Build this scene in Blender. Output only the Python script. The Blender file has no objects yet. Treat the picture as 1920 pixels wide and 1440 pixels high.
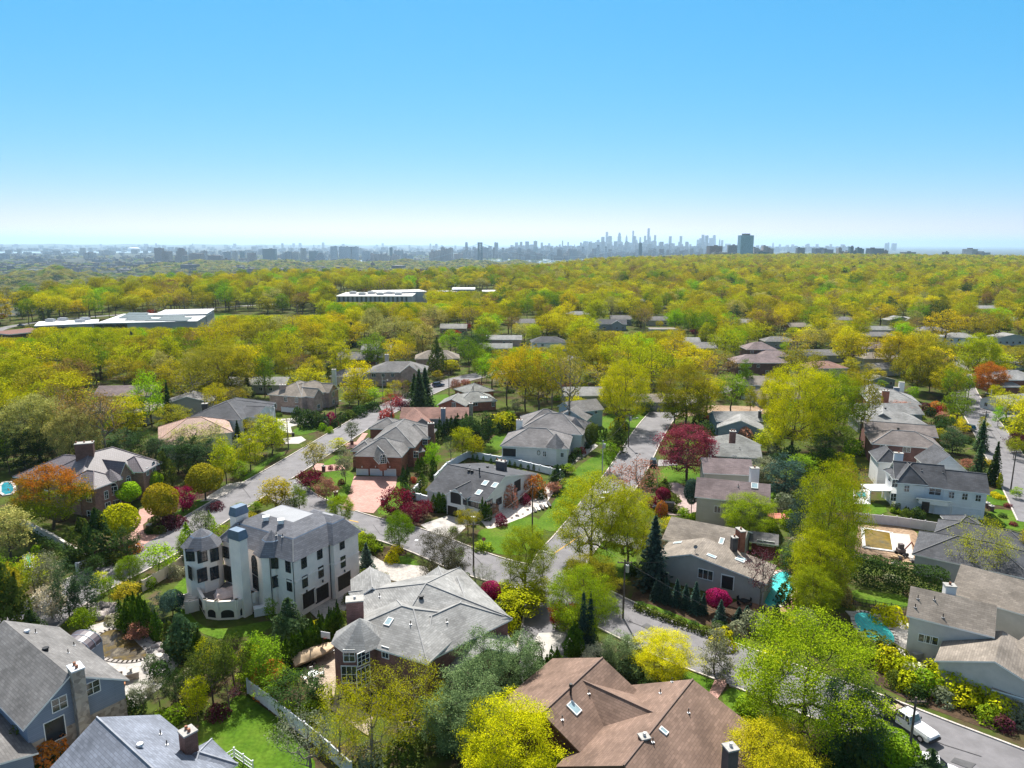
import bpy, math, random
import numpy as np
from mathutils import Vector, Matrix, noise
random.seed(7); RNG = np.random.default_rng(7)
SC = bpy.context.scene; COL = SC.collection
# ------------------------------------------------------------------ camera model (photo 1920 x 1440)
F = 1333.0; CH = 55.0; PITCH = math.atan((720-457)/F); ROLL = math.radians(0.18)
CR, SR = math.cos(ROLL), math.sin(ROLL); CP, SP = math.cos(PITCH), math.sin(PITCH)
def ray(px, py):
    x = (px-960)/F; y = -(py-720)/F
    x, y = x*CR-y*SR, x*SR+y*CR
    return Vector((x, CP+y*SP, -SP+y*CP))
EYE = Vector((0, 0, CH))
def at(px, py, z=0.0):
    d = ray(px, py); t = (z-CH)/d.z
    return Vector((d.x*t, d.y*t, z))
def at_far(px, py, depth):
    d = ray(px, py); return EYE + d*(depth/d.y)
def proj(p):
    dz = p[2]-CH; dep = p[1]*CP-dz*SP; up = p[1]*SP+dz*CP
    x, y = p[0]/dep, up/dep
    x, y = x*CR+y*SR, -x*SR+y*CR
    return 960+x*F, 720-y*F
def depth_of(p): return p[1]*CP-(p[2]-CH)*SP
def height_to(b, pyt):
    lo, hi = 0.0, 60.0
    for _ in range(40):
        m = (lo+hi)/2
        if proj((b[0], b[1], b[2]+m))[1] > pyt: lo = m
        else: hi = m
    return max(lo, .3)
def smooth(t): t = max(0.0, min(1.0, t)); return t*t*(3-2*t)
# ------------------------------------------------------------------ materials
MATS = {}
def nt(name):
    m = bpy.data.materials.new(name); m.use_nodes = True
    n = m.node_tree.nodes; n.clear()
    return m, n, m.node_tree.links
def N(n, typ, **kw):
    o = n.new(typ)
    for k, v in kw.items():
        if k.startswith('i_'): o.inputs[k[2:].replace('_', ' ')].default_value = v
        else: setattr(o, k, v)
    return o
def c4(c): return (c[0], c[1], c[2], 1)
def surf(name, col, rough=.8, var=.18, scale=.6, spec=.3, col2=None, metal=0, kind='plain', bump=0, a=(1, 1)):
    """kind: plain | brick | shingle | siding | tile | paver ; everything on world-metre UVs or object coordinates"""
    if name in MATS: return MATS[name]
    m, n, l = nt(name)
    out = N(n, 'ShaderNodeOutputMaterial'); b = N(n, 'ShaderNodeBsdfPrincipled')
    b.inputs['Roughness'].default_value = rough; b.inputs['Specular IOR Level'].default_value = spec; b.inputs['Metallic'].default_value = metal
    l.new(b.outputs[0], out.inputs[0])
    tc = N(n, 'ShaderNodeTexCoord')
    no = N(n, 'ShaderNodeTexNoise'); no.inputs['Scale'].default_value = scale; no.inputs['Detail'].default_value = 6; no.inputs['Roughness'].default_value = .65
    l.new(tc.outputs['Object'], no.inputs['Vector'])
    mx = N(n, 'ShaderNodeMix', data_type='RGBA')
    c2 = col2 or tuple(x*(1-var) for x in col); c1 = tuple(min(1, x*(1+var)) for x in col) if not col2 else col
    cr = N(n, 'ShaderNodeMapRange'); cr.inputs[1].default_value = .36; cr.inputs[2].default_value = .64
    l.new(no.outputs['Fac'], cr.inputs[0]); l.new(cr.outputs[0], mx.inputs[0])
    mx.inputs['A'].default_value = c4(c1); mx.inputs['B'].default_value = c4(c2)
    last = mx.outputs['Result']
    if kind in ('brick', 'shingle', 'siding', 'tile', 'paver'):
        br = N(n, 'ShaderNodeTexBrick')
        l.new(tc.outputs['UV'], br.inputs['Vector'])
        sp = {'brick': (.42, .16, .02, .62, 1.12), 'shingle': (.75, .30, .03, .72, 1.12), 'siding': (9., .22, .03, .80, 1.02), 'tile': (.42, .45, .06, .55, 1.1), 'paver': (.5, .4, .03, .75, 1.1)}[kind]
        br.inputs['Scale'].default_value = 1; br.inputs['Brick Width'].default_value = sp[0]*a[0]; br.inputs['Row Height'].default_value = sp[1]*a[1]
        br.inputs['Mortar Size'].default_value = sp[2]; br.inputs['Mortar Smooth'].default_value = .3; br.inputs['Bias'].default_value = 0
        br.inputs['Color1'].default_value = (sp[4],)*3+(1,); br.inputs['Color2'].default_value = (2-sp[4]-.06,)*3+(1,); br.inputs['Mortar'].default_value = (sp[3],)*3+(1,)
        mu = N(n, 'ShaderNodeMix', data_type='RGBA', blend_type='MULTIPLY'); mu.inputs[0].default_value = 1
        l.new(last, mu.inputs['A']); l.new(br.outputs['Color'], mu.inputs['B']); last = mu.outputs['Result']
    l.new(last, b.inputs['Base Color'])
    if bump:
        n2 = N(n, 'ShaderNodeTexNoise'); n2.inputs['Scale'].default_value = 6; l.new(tc.outputs['Object'], n2.inputs['Vector'])
        bp = N(n, 'ShaderNodeBump'); bp.inputs['Strength'].default_value = bump; bp.inputs['Distance'].default_value = .1
        l.new(n2.outputs['Fac'], bp.inputs['Height']); l.new(bp.outputs[0], b.inputs['Normal'])
    MATS[name] = m; return m
def leaf_mat(name, attr='OBJ', trans=.5, col2=None):
    """leaf shader: tint from the object's colour (or the instancer's), varied leaf by leaf by the mesh attribute rnd"""
    if name in MATS: return MATS[name]
    m, n, l = nt(name)
    out = N(n, 'ShaderNodeOutputMaterial'); di = N(n, 'ShaderNodeBsdfDiffuse'); tr = N(n, 'ShaderNodeBsdfTranslucent'); ms = N(n, 'ShaderNodeMixShader')
    ms.inputs[0].default_value = trans
    if attr == 'OBJ':
        oi = N(n, 'ShaderNodeObjectInfo'); src = oi.outputs['Color']
    else:
        at_ = N(n, 'ShaderNodeAttribute', attribute_type='INSTANCER', attribute_name='tint'); src = at_.outputs['Color']
    if col2:
        tc = N(n, 'ShaderNodeTexCoord'); sx = N(n, 'ShaderNodeSeparateXYZ'); l.new(tc.outputs['Generated'], sx.inputs[0])
        nz = N(n, 'ShaderNodeTexNoise'); nz.inputs['Scale'].default_value = 4; l.new(tc.outputs['Generated'], nz.inputs['Vector'])
        ad = N(n, 'ShaderNodeMath', operation='ADD'); l.new(sx.outputs['Z'], ad.inputs[0]); l.new(nz.outputs['Fac'], ad.inputs[1])
        mr = N(n, 'ShaderNodeMapRange'); mr.inputs[1].default_value = .8; mr.inputs[2].default_value = 1.25; l.new(ad.outputs[0], mr.inputs[0])
        mm = N(n, 'ShaderNodeMix', data_type='RGBA'); l.new(mr.outputs[0], mm.inputs[0]); mm.inputs['A'].default_value = c4(col2); l.new(src, mm.inputs['B']); src = mm.outputs['Result']
    ra = N(n, 'ShaderNodeAttribute', attribute_name='rnd')
    hs = N(n, 'ShaderNodeHueSaturation'); l.new(src, hs.inputs['Color'])
    v = N(n, 'ShaderNodeMapRange'); v.inputs[3].default_value = .55; v.inputs[4].default_value = 1.5; l.new(ra.outputs['Fac'], v.inputs[0]); l.new(v.outputs[0], hs.inputs['Value'])
    h = N(n, 'ShaderNodeMapRange'); h.inputs[3].default_value = .515; h.inputs[4].default_value = .482; l.new(ra.outputs['Fac'], h.inputs[0]); l.new(h.outputs[0], hs.inputs['Hue'])
    l.new(hs.outputs[0], di.inputs[0])
    tb = N(n, 'ShaderNodeHueSaturation'); tb.inputs['Value'].default_value = 1.25; tb.inputs['Saturation'].default_value = 1.1; l.new(hs.outputs[0], tb.inputs['Color']); l.new(tb.outputs[0], tr.inputs[0])
    l.new(di.outputs[0], ms.inputs[1]); l.new(tr.outputs[0], ms.inputs[2]); l.new(ms.outputs[0], out.inputs[0])
    MATS[name] = m; return m
def glass_mat(name='window_glass', col=(.02, .03, .04), rough=.08):
    if name in MATS: return MATS[name]
    return surf(name, col, rough, .3, .5, .9)
def stone_mix(name, cols, scale=1.2, rough=.85):
    if name in MATS: return MATS[name]
    m, n, l = nt(name)
    out = N(n, 'ShaderNodeOutputMaterial'); b = N(n, 'ShaderNodeBsdfPrincipled'); b.inputs['Roughness'].default_value = rough; l.new(b.outputs[0], out.inputs[0])
    tc = N(n, 'ShaderNodeTexCoord'); vo = N(n, 'ShaderNodeTexVoronoi'); vo.inputs['Scale'].default_value = scale; l.new(tc.outputs['Object'], vo.inputs['Vector'])
    cr = N(n, 'ShaderNodeValToRGB'); cr.color_ramp.elements[0].color = c4(cols[0]); cr.color_ramp.elements[1].color = c4(cols[-1])
    for i, c in enumerate(cols[1:-1]): e = cr.color_ramp.elements.new((i+1)/(len(cols)-1)); e.color = c4(c)
    sp = N(n, 'ShaderNodeSeparateColor'); l.new(vo.outputs['Color'], sp.inputs[0]); l.new(sp.outputs[0], cr.inputs[0]); l.new(cr.outputs[0], b.inputs['Base Color'])
    MATS[name] = m; return m
def ground_mat(name, cols, s1=.05, s2=1.5, rough=1.0):
    """several soil/grass tones mixed by two noises"""
    if name in MATS: return MATS[name]
    m, n, l = nt(name)
    out = N(n, 'ShaderNodeOutputMaterial'); b = N(n, 'ShaderNodeBsdfPrincipled'); b.inputs['Roughness'].default_value = rough; b.inputs['Specular IOR Level'].default_value = .1
    l.new(b.outputs[0], out.inputs[0])
    tc = N(n, 'ShaderNodeTexCoord')
    a = N(n, 'ShaderNodeTexNoise'); a.inputs['Scale'].default_value = s1; a.inputs['Detail'].default_value = 8; a.inputs['Roughness'].default_value = .7; l.new(tc.outputs['Object'], a.inputs['Vector'])
    c = N(n, 'ShaderNodeTexNoise'); c.inputs['Scale'].default_value = s2; c.inputs['Detail'].default_value = 4; l.new(tc.outputs['Object'], c.inputs['Vector'])
    cr = N(n, 'ShaderNodeValToRGB'); el = cr.color_ramp.elements; el[0].position = .34; el[0].color = c4(cols[0]); el[1].position = .66; el[1].color = c4(cols[-1])
    for i, q in enumerate(cols[1:-1]): e = el.new(.34+.32*(i+1)/(len(cols)-1)); e.color = c4(q)
    l.new(a.outputs['Fac'], cr.inputs[0])
    mr = N(n, 'ShaderNodeMapRange'); mr.inputs[1].default_value = .3; mr.inputs[2].default_value = .7; mr.inputs[3].default_value = .72; mr.inputs[4].default_value = 1.25; l.new(c.outputs['Fac'], mr.inputs[0])
    mu = N(n, 'ShaderNodeVectorMath', operation='SCALE'); l.new(cr.outputs[0], mu.inputs[0]); l.new(mr.outputs[0], mu.inputs['Scale']); l.new(mu.outputs[0], b.inputs['Base Color'])
    MATS[name] = m; return m
def asphalt_mat():
    return surf('asphalt', (.17, .165, .175), .85, .16, .35, .35, bump=.05)
# ------------------------------------------------------------------ mesh builder
class MB:
    def __init__(s): s.v = []; s.f = []; s.m = []
    def poly(s, pts, mi=0):
        b = len(s.v); s.v += [tuple(p) for p in pts]; s.f.append(tuple(range(b, b+len(pts)))); s.m.append(mi)
    def prism(s, pts, z0, z1, mi=0, top=None, cap=True):
        n = len(pts)
        ar = sum(pts[i][0]*pts[(i+1) % n][1]-pts[(i+1) % n][0]*pts[i][1] for i in range(n))
        if ar < 0: pts = pts[::-1]
        for i in range(n):
            p, q = pts[i], pts[(i+1) % n]
            s.poly([(p[0], p[1], z0), (q[0], q[1], z0), (q[0], q[1], z1), (p[0], p[1], z1)], mi)
        if cap:
            s.poly([(p[0], p[1], z1) for p in pts], mi if top is None else top)
            s.poly([(p[0], p[1], z0) for p in pts[::-1]], mi)
    def obox(s, c, ux, uy, uz, hx, hy, hz, mi=0):
        P = [c+ux*(hx*a)+uy*(hy*b)+uz*(hz*d) for d in (-1, 1) for b in (-1, 1) for a in (-1, 1)]
        for q in ((0, 2, 3, 1), (4, 5, 7, 6), (0, 1, 5, 4), (2, 6, 7, 3), (0, 4, 6, 2), (1, 3, 7, 5)): s.poly([P[i] for i in q], mi)
    def box(s, c, sx, sy, sz, rot=0, mi=0):
        u = Vector((math.cos(rot), math.sin(rot), 0)); v = Vector((-u.y, u.x, 0))
        s.obox(Vector(c), u, v, Vector((0, 0, 1)), sx/2, sy/2, sz/2, mi)
    def frustum(s, c, sx, sy, z0, z1, k, rot=0, mi=0):
        u = Vector((math.cos(rot), math.sin(rot), 0)); v = Vector((-u.y, u.x, 0)); c = Vector((c[0], c[1], 0))
        a = [c+u*(sx/2*i)+v*(sy/2*j) for i, j in ((-1, -1), (1, -1), (1, 1), (-1, 1))]; b = [c+(p-c)*k for p in a]
        a = [(p.x, p.y, z0) for p in a]; b = [(p.x, p.y, z1) for p in b]
        for i in range(4): s.poly([a[i], a[(i+1) % 4], b[(i+1) % 4], b[i]], mi)
        s.poly(b, mi); s.poly(a[::-1], mi)
    def tube(s, p, q, r0, r1, n=6, mi=0, cap=True):
        p, q = Vector(p), Vector(q); d = (q-p)
        if d.length < 1e-6: return
        d.normalize(); u = d.orthogonal().normalized(); w = d.cross(u)
        A = [p+(u*math.cos(6.2832*i/n)+w*math.sin(6.2832*i/n))*r0 for i in range(n)]; B = [q+(u*math.cos(6.2832*i/n)+w*math.sin(6.2832*i/n))*r1 for i in range(n)]
        for i in range(n): s.poly([A[i], A[(i+1) % n], B[(i+1) % n], B[i]], mi)
        if cap: s.poly(A[::-1], mi); s.poly(B, mi)
    def slab(s, tops, t=.18, mi=0, edge=1):
        """solid roof from its top faces: underside, fascia round the open edge"""
        cnt = {}
        key = lambda p: (round(p[0], 3), round(p[1], 3), round(p[2], 3))
        for pl in tops:
            s.poly(pl, mi); s.poly([Vector((p[0], p[1], p[2]-t)) for p in pl[::-1]], edge)
            for i in range(len(pl)):
                a, b = pl[i], pl[(i+1) % len(pl)]; k = frozenset((key(a), key(b))); cnt.setdefault(k, []).append((a, b))
        for k, e in cnt.items():
            if len(e) == 1:
                a, b = e[0]; s.poly([(a[0], a[1], a[2]-t), (b[0], b[1], b[2]-t), b, a], edge)
    def build(s, name, mats, parent=None, origin=None, smooth_=False):
        if not s.f: return None
        o = origin if origin is not None else (parent.location if parent is not None and parent.get('org') is None else Vector(parent['org']) if parent is not None else Vector((0, 0, 0)))
        V = np.array(s.v, dtype=np.float64)
        me = bpy.data.meshes.new(name)
        me.from_pydata((V-np.array(o)[None, :]).tolist(), [], s.f)
        if not isinstance(mats, (list, tuple)): mats = [mats]
        for m in mats: me.materials.append(m)
        me.polygons.foreach_set('material_index', [min(i, len(mats)-1) for i in s.m])
        uv = me.uv_layers.new(name='UVMap'); out = np.zeros((len(me.loops), 2), dtype=np.float32); k = 0
        for f in s.f:
            a = V[f[0]]; nrm = np.zeros(3)
            for i in range(1, len(f)-1): nrm += np.cross(V[f[i]]-a, V[f[i+1]]-a)
            ln = np.linalg.norm(nrm); nrm = nrm/ln if ln > 1e-12 else np.array([0, 0, 1.])
            u = np.array([-nrm[1], nrm[0], 0.]); lu = np.linalg.norm(u); u = u/lu if lu > .02 else np.array([1., 0, 0]); w = np.cross(nrm, u)
            for i in f: out[k, 0] = V[i] @ u; out[k, 1] = V[i] @ w; k += 1
        uv.data.foreach_set('uv', out.ravel())
        ob = bpy.data.objects.new(name, me); COL.objects.link(ob)
        if parent is not None: ob.parent = parent; ob['org'] = tuple(o)
        else: ob.location = o
        if smooth_: me.polygons.foreach_set('use_smooth', [True]*len(me.polygons))
        return ob
def tag(o, label=None, cat=None, group=None, kind=None):
    if label: o['label'] = label
    if cat: o['category'] = cat
    if group: o['group'] = group
    if kind: o['kind'] = kind
    return o
def root(name, loc, label=None, cat=None, group=None, rz=0):
    o = bpy.data.objects.new(name, None); COL.objects.link(o); o.location = loc; o.rotation_euler = (0, 0, rz); o.empty_display_size = .5
    return tag(o, label, cat, group)
def np_mesh(name, V, Q, mats, rnd=None, mi=None):
    me = bpy.data.meshes.new(name); k = Q.shape[1]
    me.vertices.add(len(V)); me.vertices.foreach_set('co', V.astype(np.float32).ravel())
    me.loops.add(Q.size); me.loops.foreach_set('vertex_index', Q.astype(np.int32).ravel())
    me.polygons.add(len(Q)); me.polygons.foreach_set('loop_start', np.arange(0, Q.size, k, dtype=np.int32))
    me.update(calc_edges=True)
    for m in mats: me.materials.append(m)
    if rnd is not None:
        a = me.attributes.new('rnd', 'FLOAT', 'FACE'); a.data.foreach_set('value', rnd.astype(np.float32))
    return me
# ------------------------------------------------------------------ trees: prototypes
BARK = surf('bark', (.11, .085, .065), .95, .3, 1.5, .1, bump=.3)
BARK2 = surf('bark_grey', (.2, .175, .15), .95, .3, 1.5, .1)
LEAF = leaf_mat('leaves', trans=.20); LEAFD = leaf_mat('needles', trans=.22); LEAFO = leaf_mat('turning_leaves', col2=(.17, .24, .015))
MLEAF = leaf_mat('wood_leaves', 'INST', .20)
def quads(C, size, up=.35, rng=RNG, asp=1.0, nrm=None):
    """one randomly turned leaf clump (a quad) per centre"""
    n = len(C)
    d = rng.normal(size=(n, 3)) if nrm is None else nrm + rng.normal(size=(n, 3))*.55
    d[:, 2] += up*np.sign(d[:, 2]+.3); d /= np.linalg.norm(d, axis=1)[:, None]+1e-9
    t = rng.normal(size=(n, 3)); u = np.cross(d, t); u /= np.linalg.norm(u, axis=1)[:, None]+1e-9; w = np.cross(d, u)
    s = (size*(.6+.8*rng.random(n)))[:, None]/2
    u, w = u*s*asp, w*s
    j = lambda: 1+.5*(rng.random((n, 1))-.5)
    V = np.stack([C-u*j(), C-w*j()*.8, C+u*j(), C+w*j()*.8], 1).reshape(-1, 3)
    return V, np.arange(4*n).reshape(-1, 4)
def skeleton(tips, H, th, rng, r0, bend=.25):
    """branching skeleton reaching every tip; returns list of (p, q, rp, rq)"""
    P = [np.array([0, 0, 0.])]; par = [-1]
    k = 6; top = H*.72; wob = rng.normal(size=(k+1, 2))*.012*H; wob[0] = 0
    for i in range(1, k+1): P.append(np.array([wob[i, 0], wob[i, 1], top*i/k])); par.append(len(P)-2)
    lo = next(i for i in range(k+1) if P[i][2] >= th*.8)
    order = np.argsort(np.linalg.norm(tips[:, :2], axis=1)+.3*np.abs(tips[:, 2]-th))
    leafn = []
    for ti in order:
        t = tips[ti]; A = np.array(P)
        dz = t[2]-A[:, 2]; dh = np.linalg.norm(A[:, :2]-t[:2], axis=1)
        cost = np.sqrt(dh**2+dz**2)+np.where(dz < dh*.35, 3.0+(dh*.35-dz)*1.5, 0)
        cost[:lo] += 50; b = int(np.argmin(cost)); ns = max(2, int(np.linalg.norm(t-P[b])/1.4)); p0 = P[b].copy(); last = b
        for s in range(1, ns+1):
            f = s/ns; q = p0*(1-f)+t*f; q[2] += bend*np.linalg.norm(t-p0)*(f*(1-f)) ; q += rng.normal(size=3)*.10*(0 if s == ns else 1)
            P.append(q); par.append(last); last = len(P)-1
        leafn.append(last)
    cnt = np.zeros(len(P))
    for i in leafn:
        j = i
        while j >= 0: cnt[j] += 1; j = par[j]
    rad = np.maximum(.018, r0*np.sqrt(np.maximum(cnt, .4)/len(tips))*(.9))
    return [(P[par[i]], P[i], rad[par[i]] if cnt[par[i]] < cnt[i]*3 else min(rad[par[i]], rad[i]*1.5), rad[i]) for i in range(1, len(P)) if cnt[i] > 0]
def tubes(segs, sides=5):
    V = []; Q = []; b = 0
    for p, q, r0, r1 in segs:
        d = q-p; L = np.linalg.norm(d)
        if L < 1e-5: continue
        d = d/L; u = np.cross(d, [0.3, .9, .2]); u /= np.linalg.norm(u); w = np.cross(d, u); k = sides if r0 > .05 else 3
        for c, r in ((p, r0), (q, r1)):
            for i in range(k): a = 6.2832*i/k; V.append(c+(u*math.cos(a)+w*math.sin(a))*r)
        for i in range(k): Q.append((b+i, b+(i+1) % k, b+k+(i+1) % k, b+k+i))
        b += 2*k
    return np.array(V), np.array(Q)
PROTO = {}
def proto(kind, V, Q, rnd, segs, H, R, leaf=None, bark=None, sides=5):
    cm = np_mesh('crown', V, Q, [leaf or LEAF], rnd); tm = None
    if segs:
        tv, tq = tubes(segs, sides); tm = np_mesh('trunk', tv, tq, [bark or BARK])
    PROTO.setdefault(kind, []).append((cm, tm, H, R))
def clusters(tips, per, rc, size, rng, flat=.55, up=.65):
    n = len(tips); k = rng.poisson(per, n)+4
    idx = np.repeat(np.arange(n), k)
    C = tips[idx]+rng.normal(size=(len(idx), 3))*np.array([rc, rc, rc*flat])
    V, Q = quads(C, np.full(len(C), size), up, rng)
    tone = rng.random(n)
    return V, Q, np.clip(tone[idx]*.55+rng.random(len(idx))*.45, 0, 1)
def envelope(n, H, R, th, shape, rng):
    out = []
    while len(out) < n:
        x, y, t = rng.uniform(-1, 1), rng.uniform(-1, 1), rng.random()
        r = math.hypot(x, y)
        if shape == 'dome': lim = math.sqrt(max(0, 1-(max(0, t-.35)/.65)**2))*(.55+.45*min(1, t/.35)); shell = .55
        elif shape == 'vase': lim = (.25+.75*min(1, t*1.5))*math.sqrt(max(0, 1-(max(0, t-.6)/.4)**2)); shell = .5
        elif shape == 'oval': lim = math.sqrt(max(0, 1-(2*t-.85)**2/1.35)) if t < .95 else .2; lim *= .95; shell = .35
        elif shape == 'cone': lim = (1-t)*.95+.08; shell = .3
        else: lim = math.sqrt(max(0, 1-(2*t-1)**2)); shell = .72
        lump = 1+.22*noise.noise(Vector((x*2.1, y*2.1, t*2.5))+Vector((R, H, n*.37)))*2
        if r > lim*lump: continue
        if r < lim*shell and t < .78 and rng.random() < .8: continue
        out.append((x*R, y*R, th+t*(H-th)))
    return np.array(out)
def deciduous(kind, seed, H, R, th, shape, ntips, per, rc, size, r0=.34, bend=.25, leaf=None, bark=None):
    rng = np.random.default_rng(seed)
    tips = envelope(ntips, H-rc*.5, R-rc*.6, th, shape, rng)
    segs = skeleton(tips, H, th, rng, r0, bend)
    V, Q, r = clusters(tips, per, rc, size, rng)
    proto(kind, V, Q, r, segs, H, R, leaf, bark)
def conifer(kind, seed, H, R, nb, nq, size, droop, leaf=LEAFD, th=.4, power=1.0, bark=BARK):
    rng = np.random.default_rng(seed); C = []; Nn = []; segs = [(np.array([0, 0, H*i/6.]), np.array([0, 0, H*(i+1)/6.]), .2*(1-i/6.2), .2*(1-(i+1)/6.2)) for i in range(6)]
    for i in range(nb):
        t = (i+.5)/nb; z = th+(H-th)*(1-(1-t)**.85)*.985; f = max(.04, (1-(z-th)/(H-th)))**power
        L = R*f*(.75+.4*rng.random()); a = i*2.399+rng.random()*.6
        d = np.array([math.cos(a), math.sin(a), 0])
        if i % 3 == 0 and L > .5: segs.append((np.array([0, 0, z]), d*L*.8+[0, 0, z-droop*L*.5], .04, .015))
        m = max(3, int(nq*(.35+.65*f)))
        for j in range(m):
            s = (j+.6)/m; w = .3*L*(1-s*.6)
            sd = np.array([-d[1], d[0], 0])*rng.normal()*w*.5
            C.append(d*L*s+sd+[0, 0, z-droop*L*s*s+rng.normal()*.08*H/10]); Nn.append(np.array([d[0]*.4, d[1]*.4, .9]))
    C = np.array(C); V, Q = quads(C, np.full(len(C), size), .2, rng, 1.5, np.array(Nn))
    proto(kind, V, Q, rng.random(len(C)), segs, H, R, leaf, bark)
def dense(kind, seed, H, R, n, size, shape, th=0, leaf=LEAF, trunk=0, lump=.16, sq=1.0):
    """clipped or tight foliage: leaves over a lumpy surface and some inside"""
    rng = np.random.default_rng(seed); d = rng.normal(size=(n, 3)); d /= np.linalg.norm(d, axis=1)[:, None]
    rad = np.where(rng.random(n) < .72, .92+.1*rng.random(n), rng.random(n)**.5)
    hh = (H-th)
    if shape == 'ball':
        C = d*rad[:, None]*np.array([R, R, hh/2]); C[:, 2] += th+hh/2
    elif shape == 'mound':
        d[:, 2] = np.abs(d[:, 2]); C = d*rad[:, None]*np.array([R, R, hh]); C[:, 2] += th
    else:  # column / flame
        t = rng.random(n)**.9; a = rng.random(n)*6.2832; prof = np.sin(np.clip(t*.97+.12, 0, 1)*math.pi)**.55*np.where(t > .5, 1-(t-.5)*.75, 1)
        C = np.stack([np.cos(a)*prof*R*rad, np.sin(a)*prof*R*rad, th+t*hh], 1)
        d = np.stack([np.cos(a), np.sin(a), np.full(n, .5)], 1)
    nz = np.array([noise.noise(Vector(c)*(1.6/max(R, .5))+Vector((seed, 0, 0))) for c in C])
    ctr = np.array([0, 0, th+hh*.45]); C = ctr+(C-ctr)*(1+lump*2*nz)[:, None]; C[:, 2] = np.maximum(C[:, 2], .03)
    V, Q = quads(C, np.full(n, size), .1, rng, 1.1, d*1.2)
    segs = [(np.array([0, 0, 0.]), np.array([0, 0, th+hh*.5]), .05+.02*H, .05)] if trunk else []
    if trunk:
        for i in range(5): a = i*1.26; segs.append((np.array([0, 0, th*.9]), np.array([math.cos(a)*R*.6, math.sin(a)*R*.6, th+hh*.55]), .05, .02))
    proto(kind, V, Q, np.clip(rng.random(n)*.6+.2+nz*.5, 0, 1), segs, H, R, leaf)
for i, s in enumerate((11, 12, 13)): deciduous('oak', s, 17, 7.2, 6.0, 'dome', 150, 30, .75, .36)
for s in (21, 22, 23): deciduous('maple', s, 14, 4.6, 3.0, 'oval', 130, 34, .62, .32, .24)
for s in (31, 32): deciduous('sparse', s, 17, 6.2, 5.0, 'vase', 150, 11, .6, .30, .32, .15, None, BARK2)
for s in (41, 42): deciduous('great', s, 18, 8.5, 3.5, 'dome', 330, 60, .72, .30, .42)
for s in (47, 48, 49): deciduous('hero', s, 17, 8.0, 3.0, ('dome', 'oval')[s % 2], 420, 105, .58, .17, .36)
for s in (59, 60): deciduous('softpine', s, 14, 4.2, .8, 'oval', 240, 95, .42, .15, .22, -.1, LEAFD)
for s in (43, 44): deciduous('airy', s, 15, 6.5, 2.5, 'oval', 260, 34, .48, .16, .26, .2, None, BARK2)
for s in (45,): deciduous('willow', s, 13, 4.0, 2.0, 'cone', 150, 34, .42, .22, .2, -.1)
for s in (51, 52): conifer('spruce', s, 12, 3.0, 260, 14, .44, .28, power=.85)
for s in (56, 57, 58): deciduous('wood', s, 19, 7.0, 9.0, 'dome', 150, 30, .8, .38, .30, .2)
for s in (53, 54, 55): deciduous('pine', s, 14, 4.2, 1.2, 'oval', 150, 34, .5, .30, .22, -.05, LEAFD)
for s in (61, 62): dense('column', s, 5, .85, 1300, .21, 'col', .05, LEAFD)
for s in (63, 64): dense('juniper', s, 8, 2.2, 2600, .36, 'col', .1, LEAFD, lump=.3)
for s in (71, 72): dense('round', s, 7, 3.1, 5200, .27, 'ball', 1.7, LEAF, 1, .1)
for s in (73, 74): deciduous('low', s, 3.6, 2.6, .8, 'dome', 70, 40, .34, .2, .12, .1)
for s in (75, 76): deciduous('young', s, 6.5, 2.2, 1.5, 'oval', 60, 28, .38, .22, .1)
for s in (81, 82, 83): dense('bush', s, 1.5, 1.15, 900, .17, 'mound', 0, LEAF, 0, .28)
for s in (91,): deciduous('twiggy', s, 8, 5.0, 2.0, 'dome', 120, 4, .4, .16, .2, .3, None, BARK2)
KINDNAME = {'hero': ('shade_tree', 'tree'), 'softpine': ('pine_tree', 'conifer'), 'wood': ('forest_tree', 'tree'), 'oak': ('oak_tree', 'tree'), 'maple': ('maple_tree', 'tree'), 'sparse': ('bare_limbed_tree', 'tree'), 'great': ('shade_tree', 'tree'), 'airy': ('airy_tree', 'tree'), 'willow': ('weeping_tree', 'tree'),
  'spruce': ('spruce_tree', 'conifer'), 'pine': ('pine_tree', 'conifer'), 'column': ('arborvitae', 'evergreen'), 'juniper': ('juniper_tree', 'evergreen'), 'round': ('round_tree', 'tree'), 'low': ('ornamental_maple', 'tree'),
  'young': ('young_tree', 'tree'), 'bush': ('garden_shrub', 'shrub'), 'twiggy': ('twiggy_tree', 'tree')}
PAL = {'sp': (.16, .235, .095), 'fl': (.27, .345, .012), 'yg': (.385, .405, .010), 'lg': (.26, .44, .016), 'gr': (.17, .27, .014), 'ye': (.53, .50, .008), 'ol': (.30, .275, .018), 'go': (.46, .395, .012), 'dg': (.045, .085, .022), 'pn': (.07, .125, .05), 'bl': (.055, .095, .075),
  'pu': (.17, .022, .04), 'mg': (.27, .016, .07), 'be': (.25, .055, .075), 'dp': (.10, .03, .04), 'or': (.44, .17, .03), 'pk': (.42, .20, .13), 'wh': (.62, .60, .42), 'br': (.27, .185, .055), 'ma': (.10, .095, .05), 'cr': (.40, .38, .11), 'rd': (.34, .05, .035), 'hd': (.09, .12, .02), 'em': (.06, .12, .012), 'gy': (.20, .22, .13)}
WORDS = {'sp': 'feathery pale green', 'fl': 'fresh lime', 'yg': 'yellow-green', 'lg': 'lime-green', 'gr': 'fresh green', 'ye': 'bright yellow', 'ol': 'olive', 'go': 'golden', 'dg': 'dark green', 'pn': 'soft green', 'bl': 'blue-green', 'pu': 'purple-red', 'be': 'rose-red', 'mg': 'magenta', 'dp': 'dark purple',
  'or': 'orange', 'pk': 'pinkish', 'wh': 'white-blossomed', 'br': 'brownish', 'ma': 'dark glossy', 'cr': 'pale cream-green', 'rd': 'red', 'hd': 'olive-green', 'em': 'deep green', 'gy': 'grey-green'}
PLANTS = []   # (root, xyz, radius, height, kind, colour key)
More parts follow.
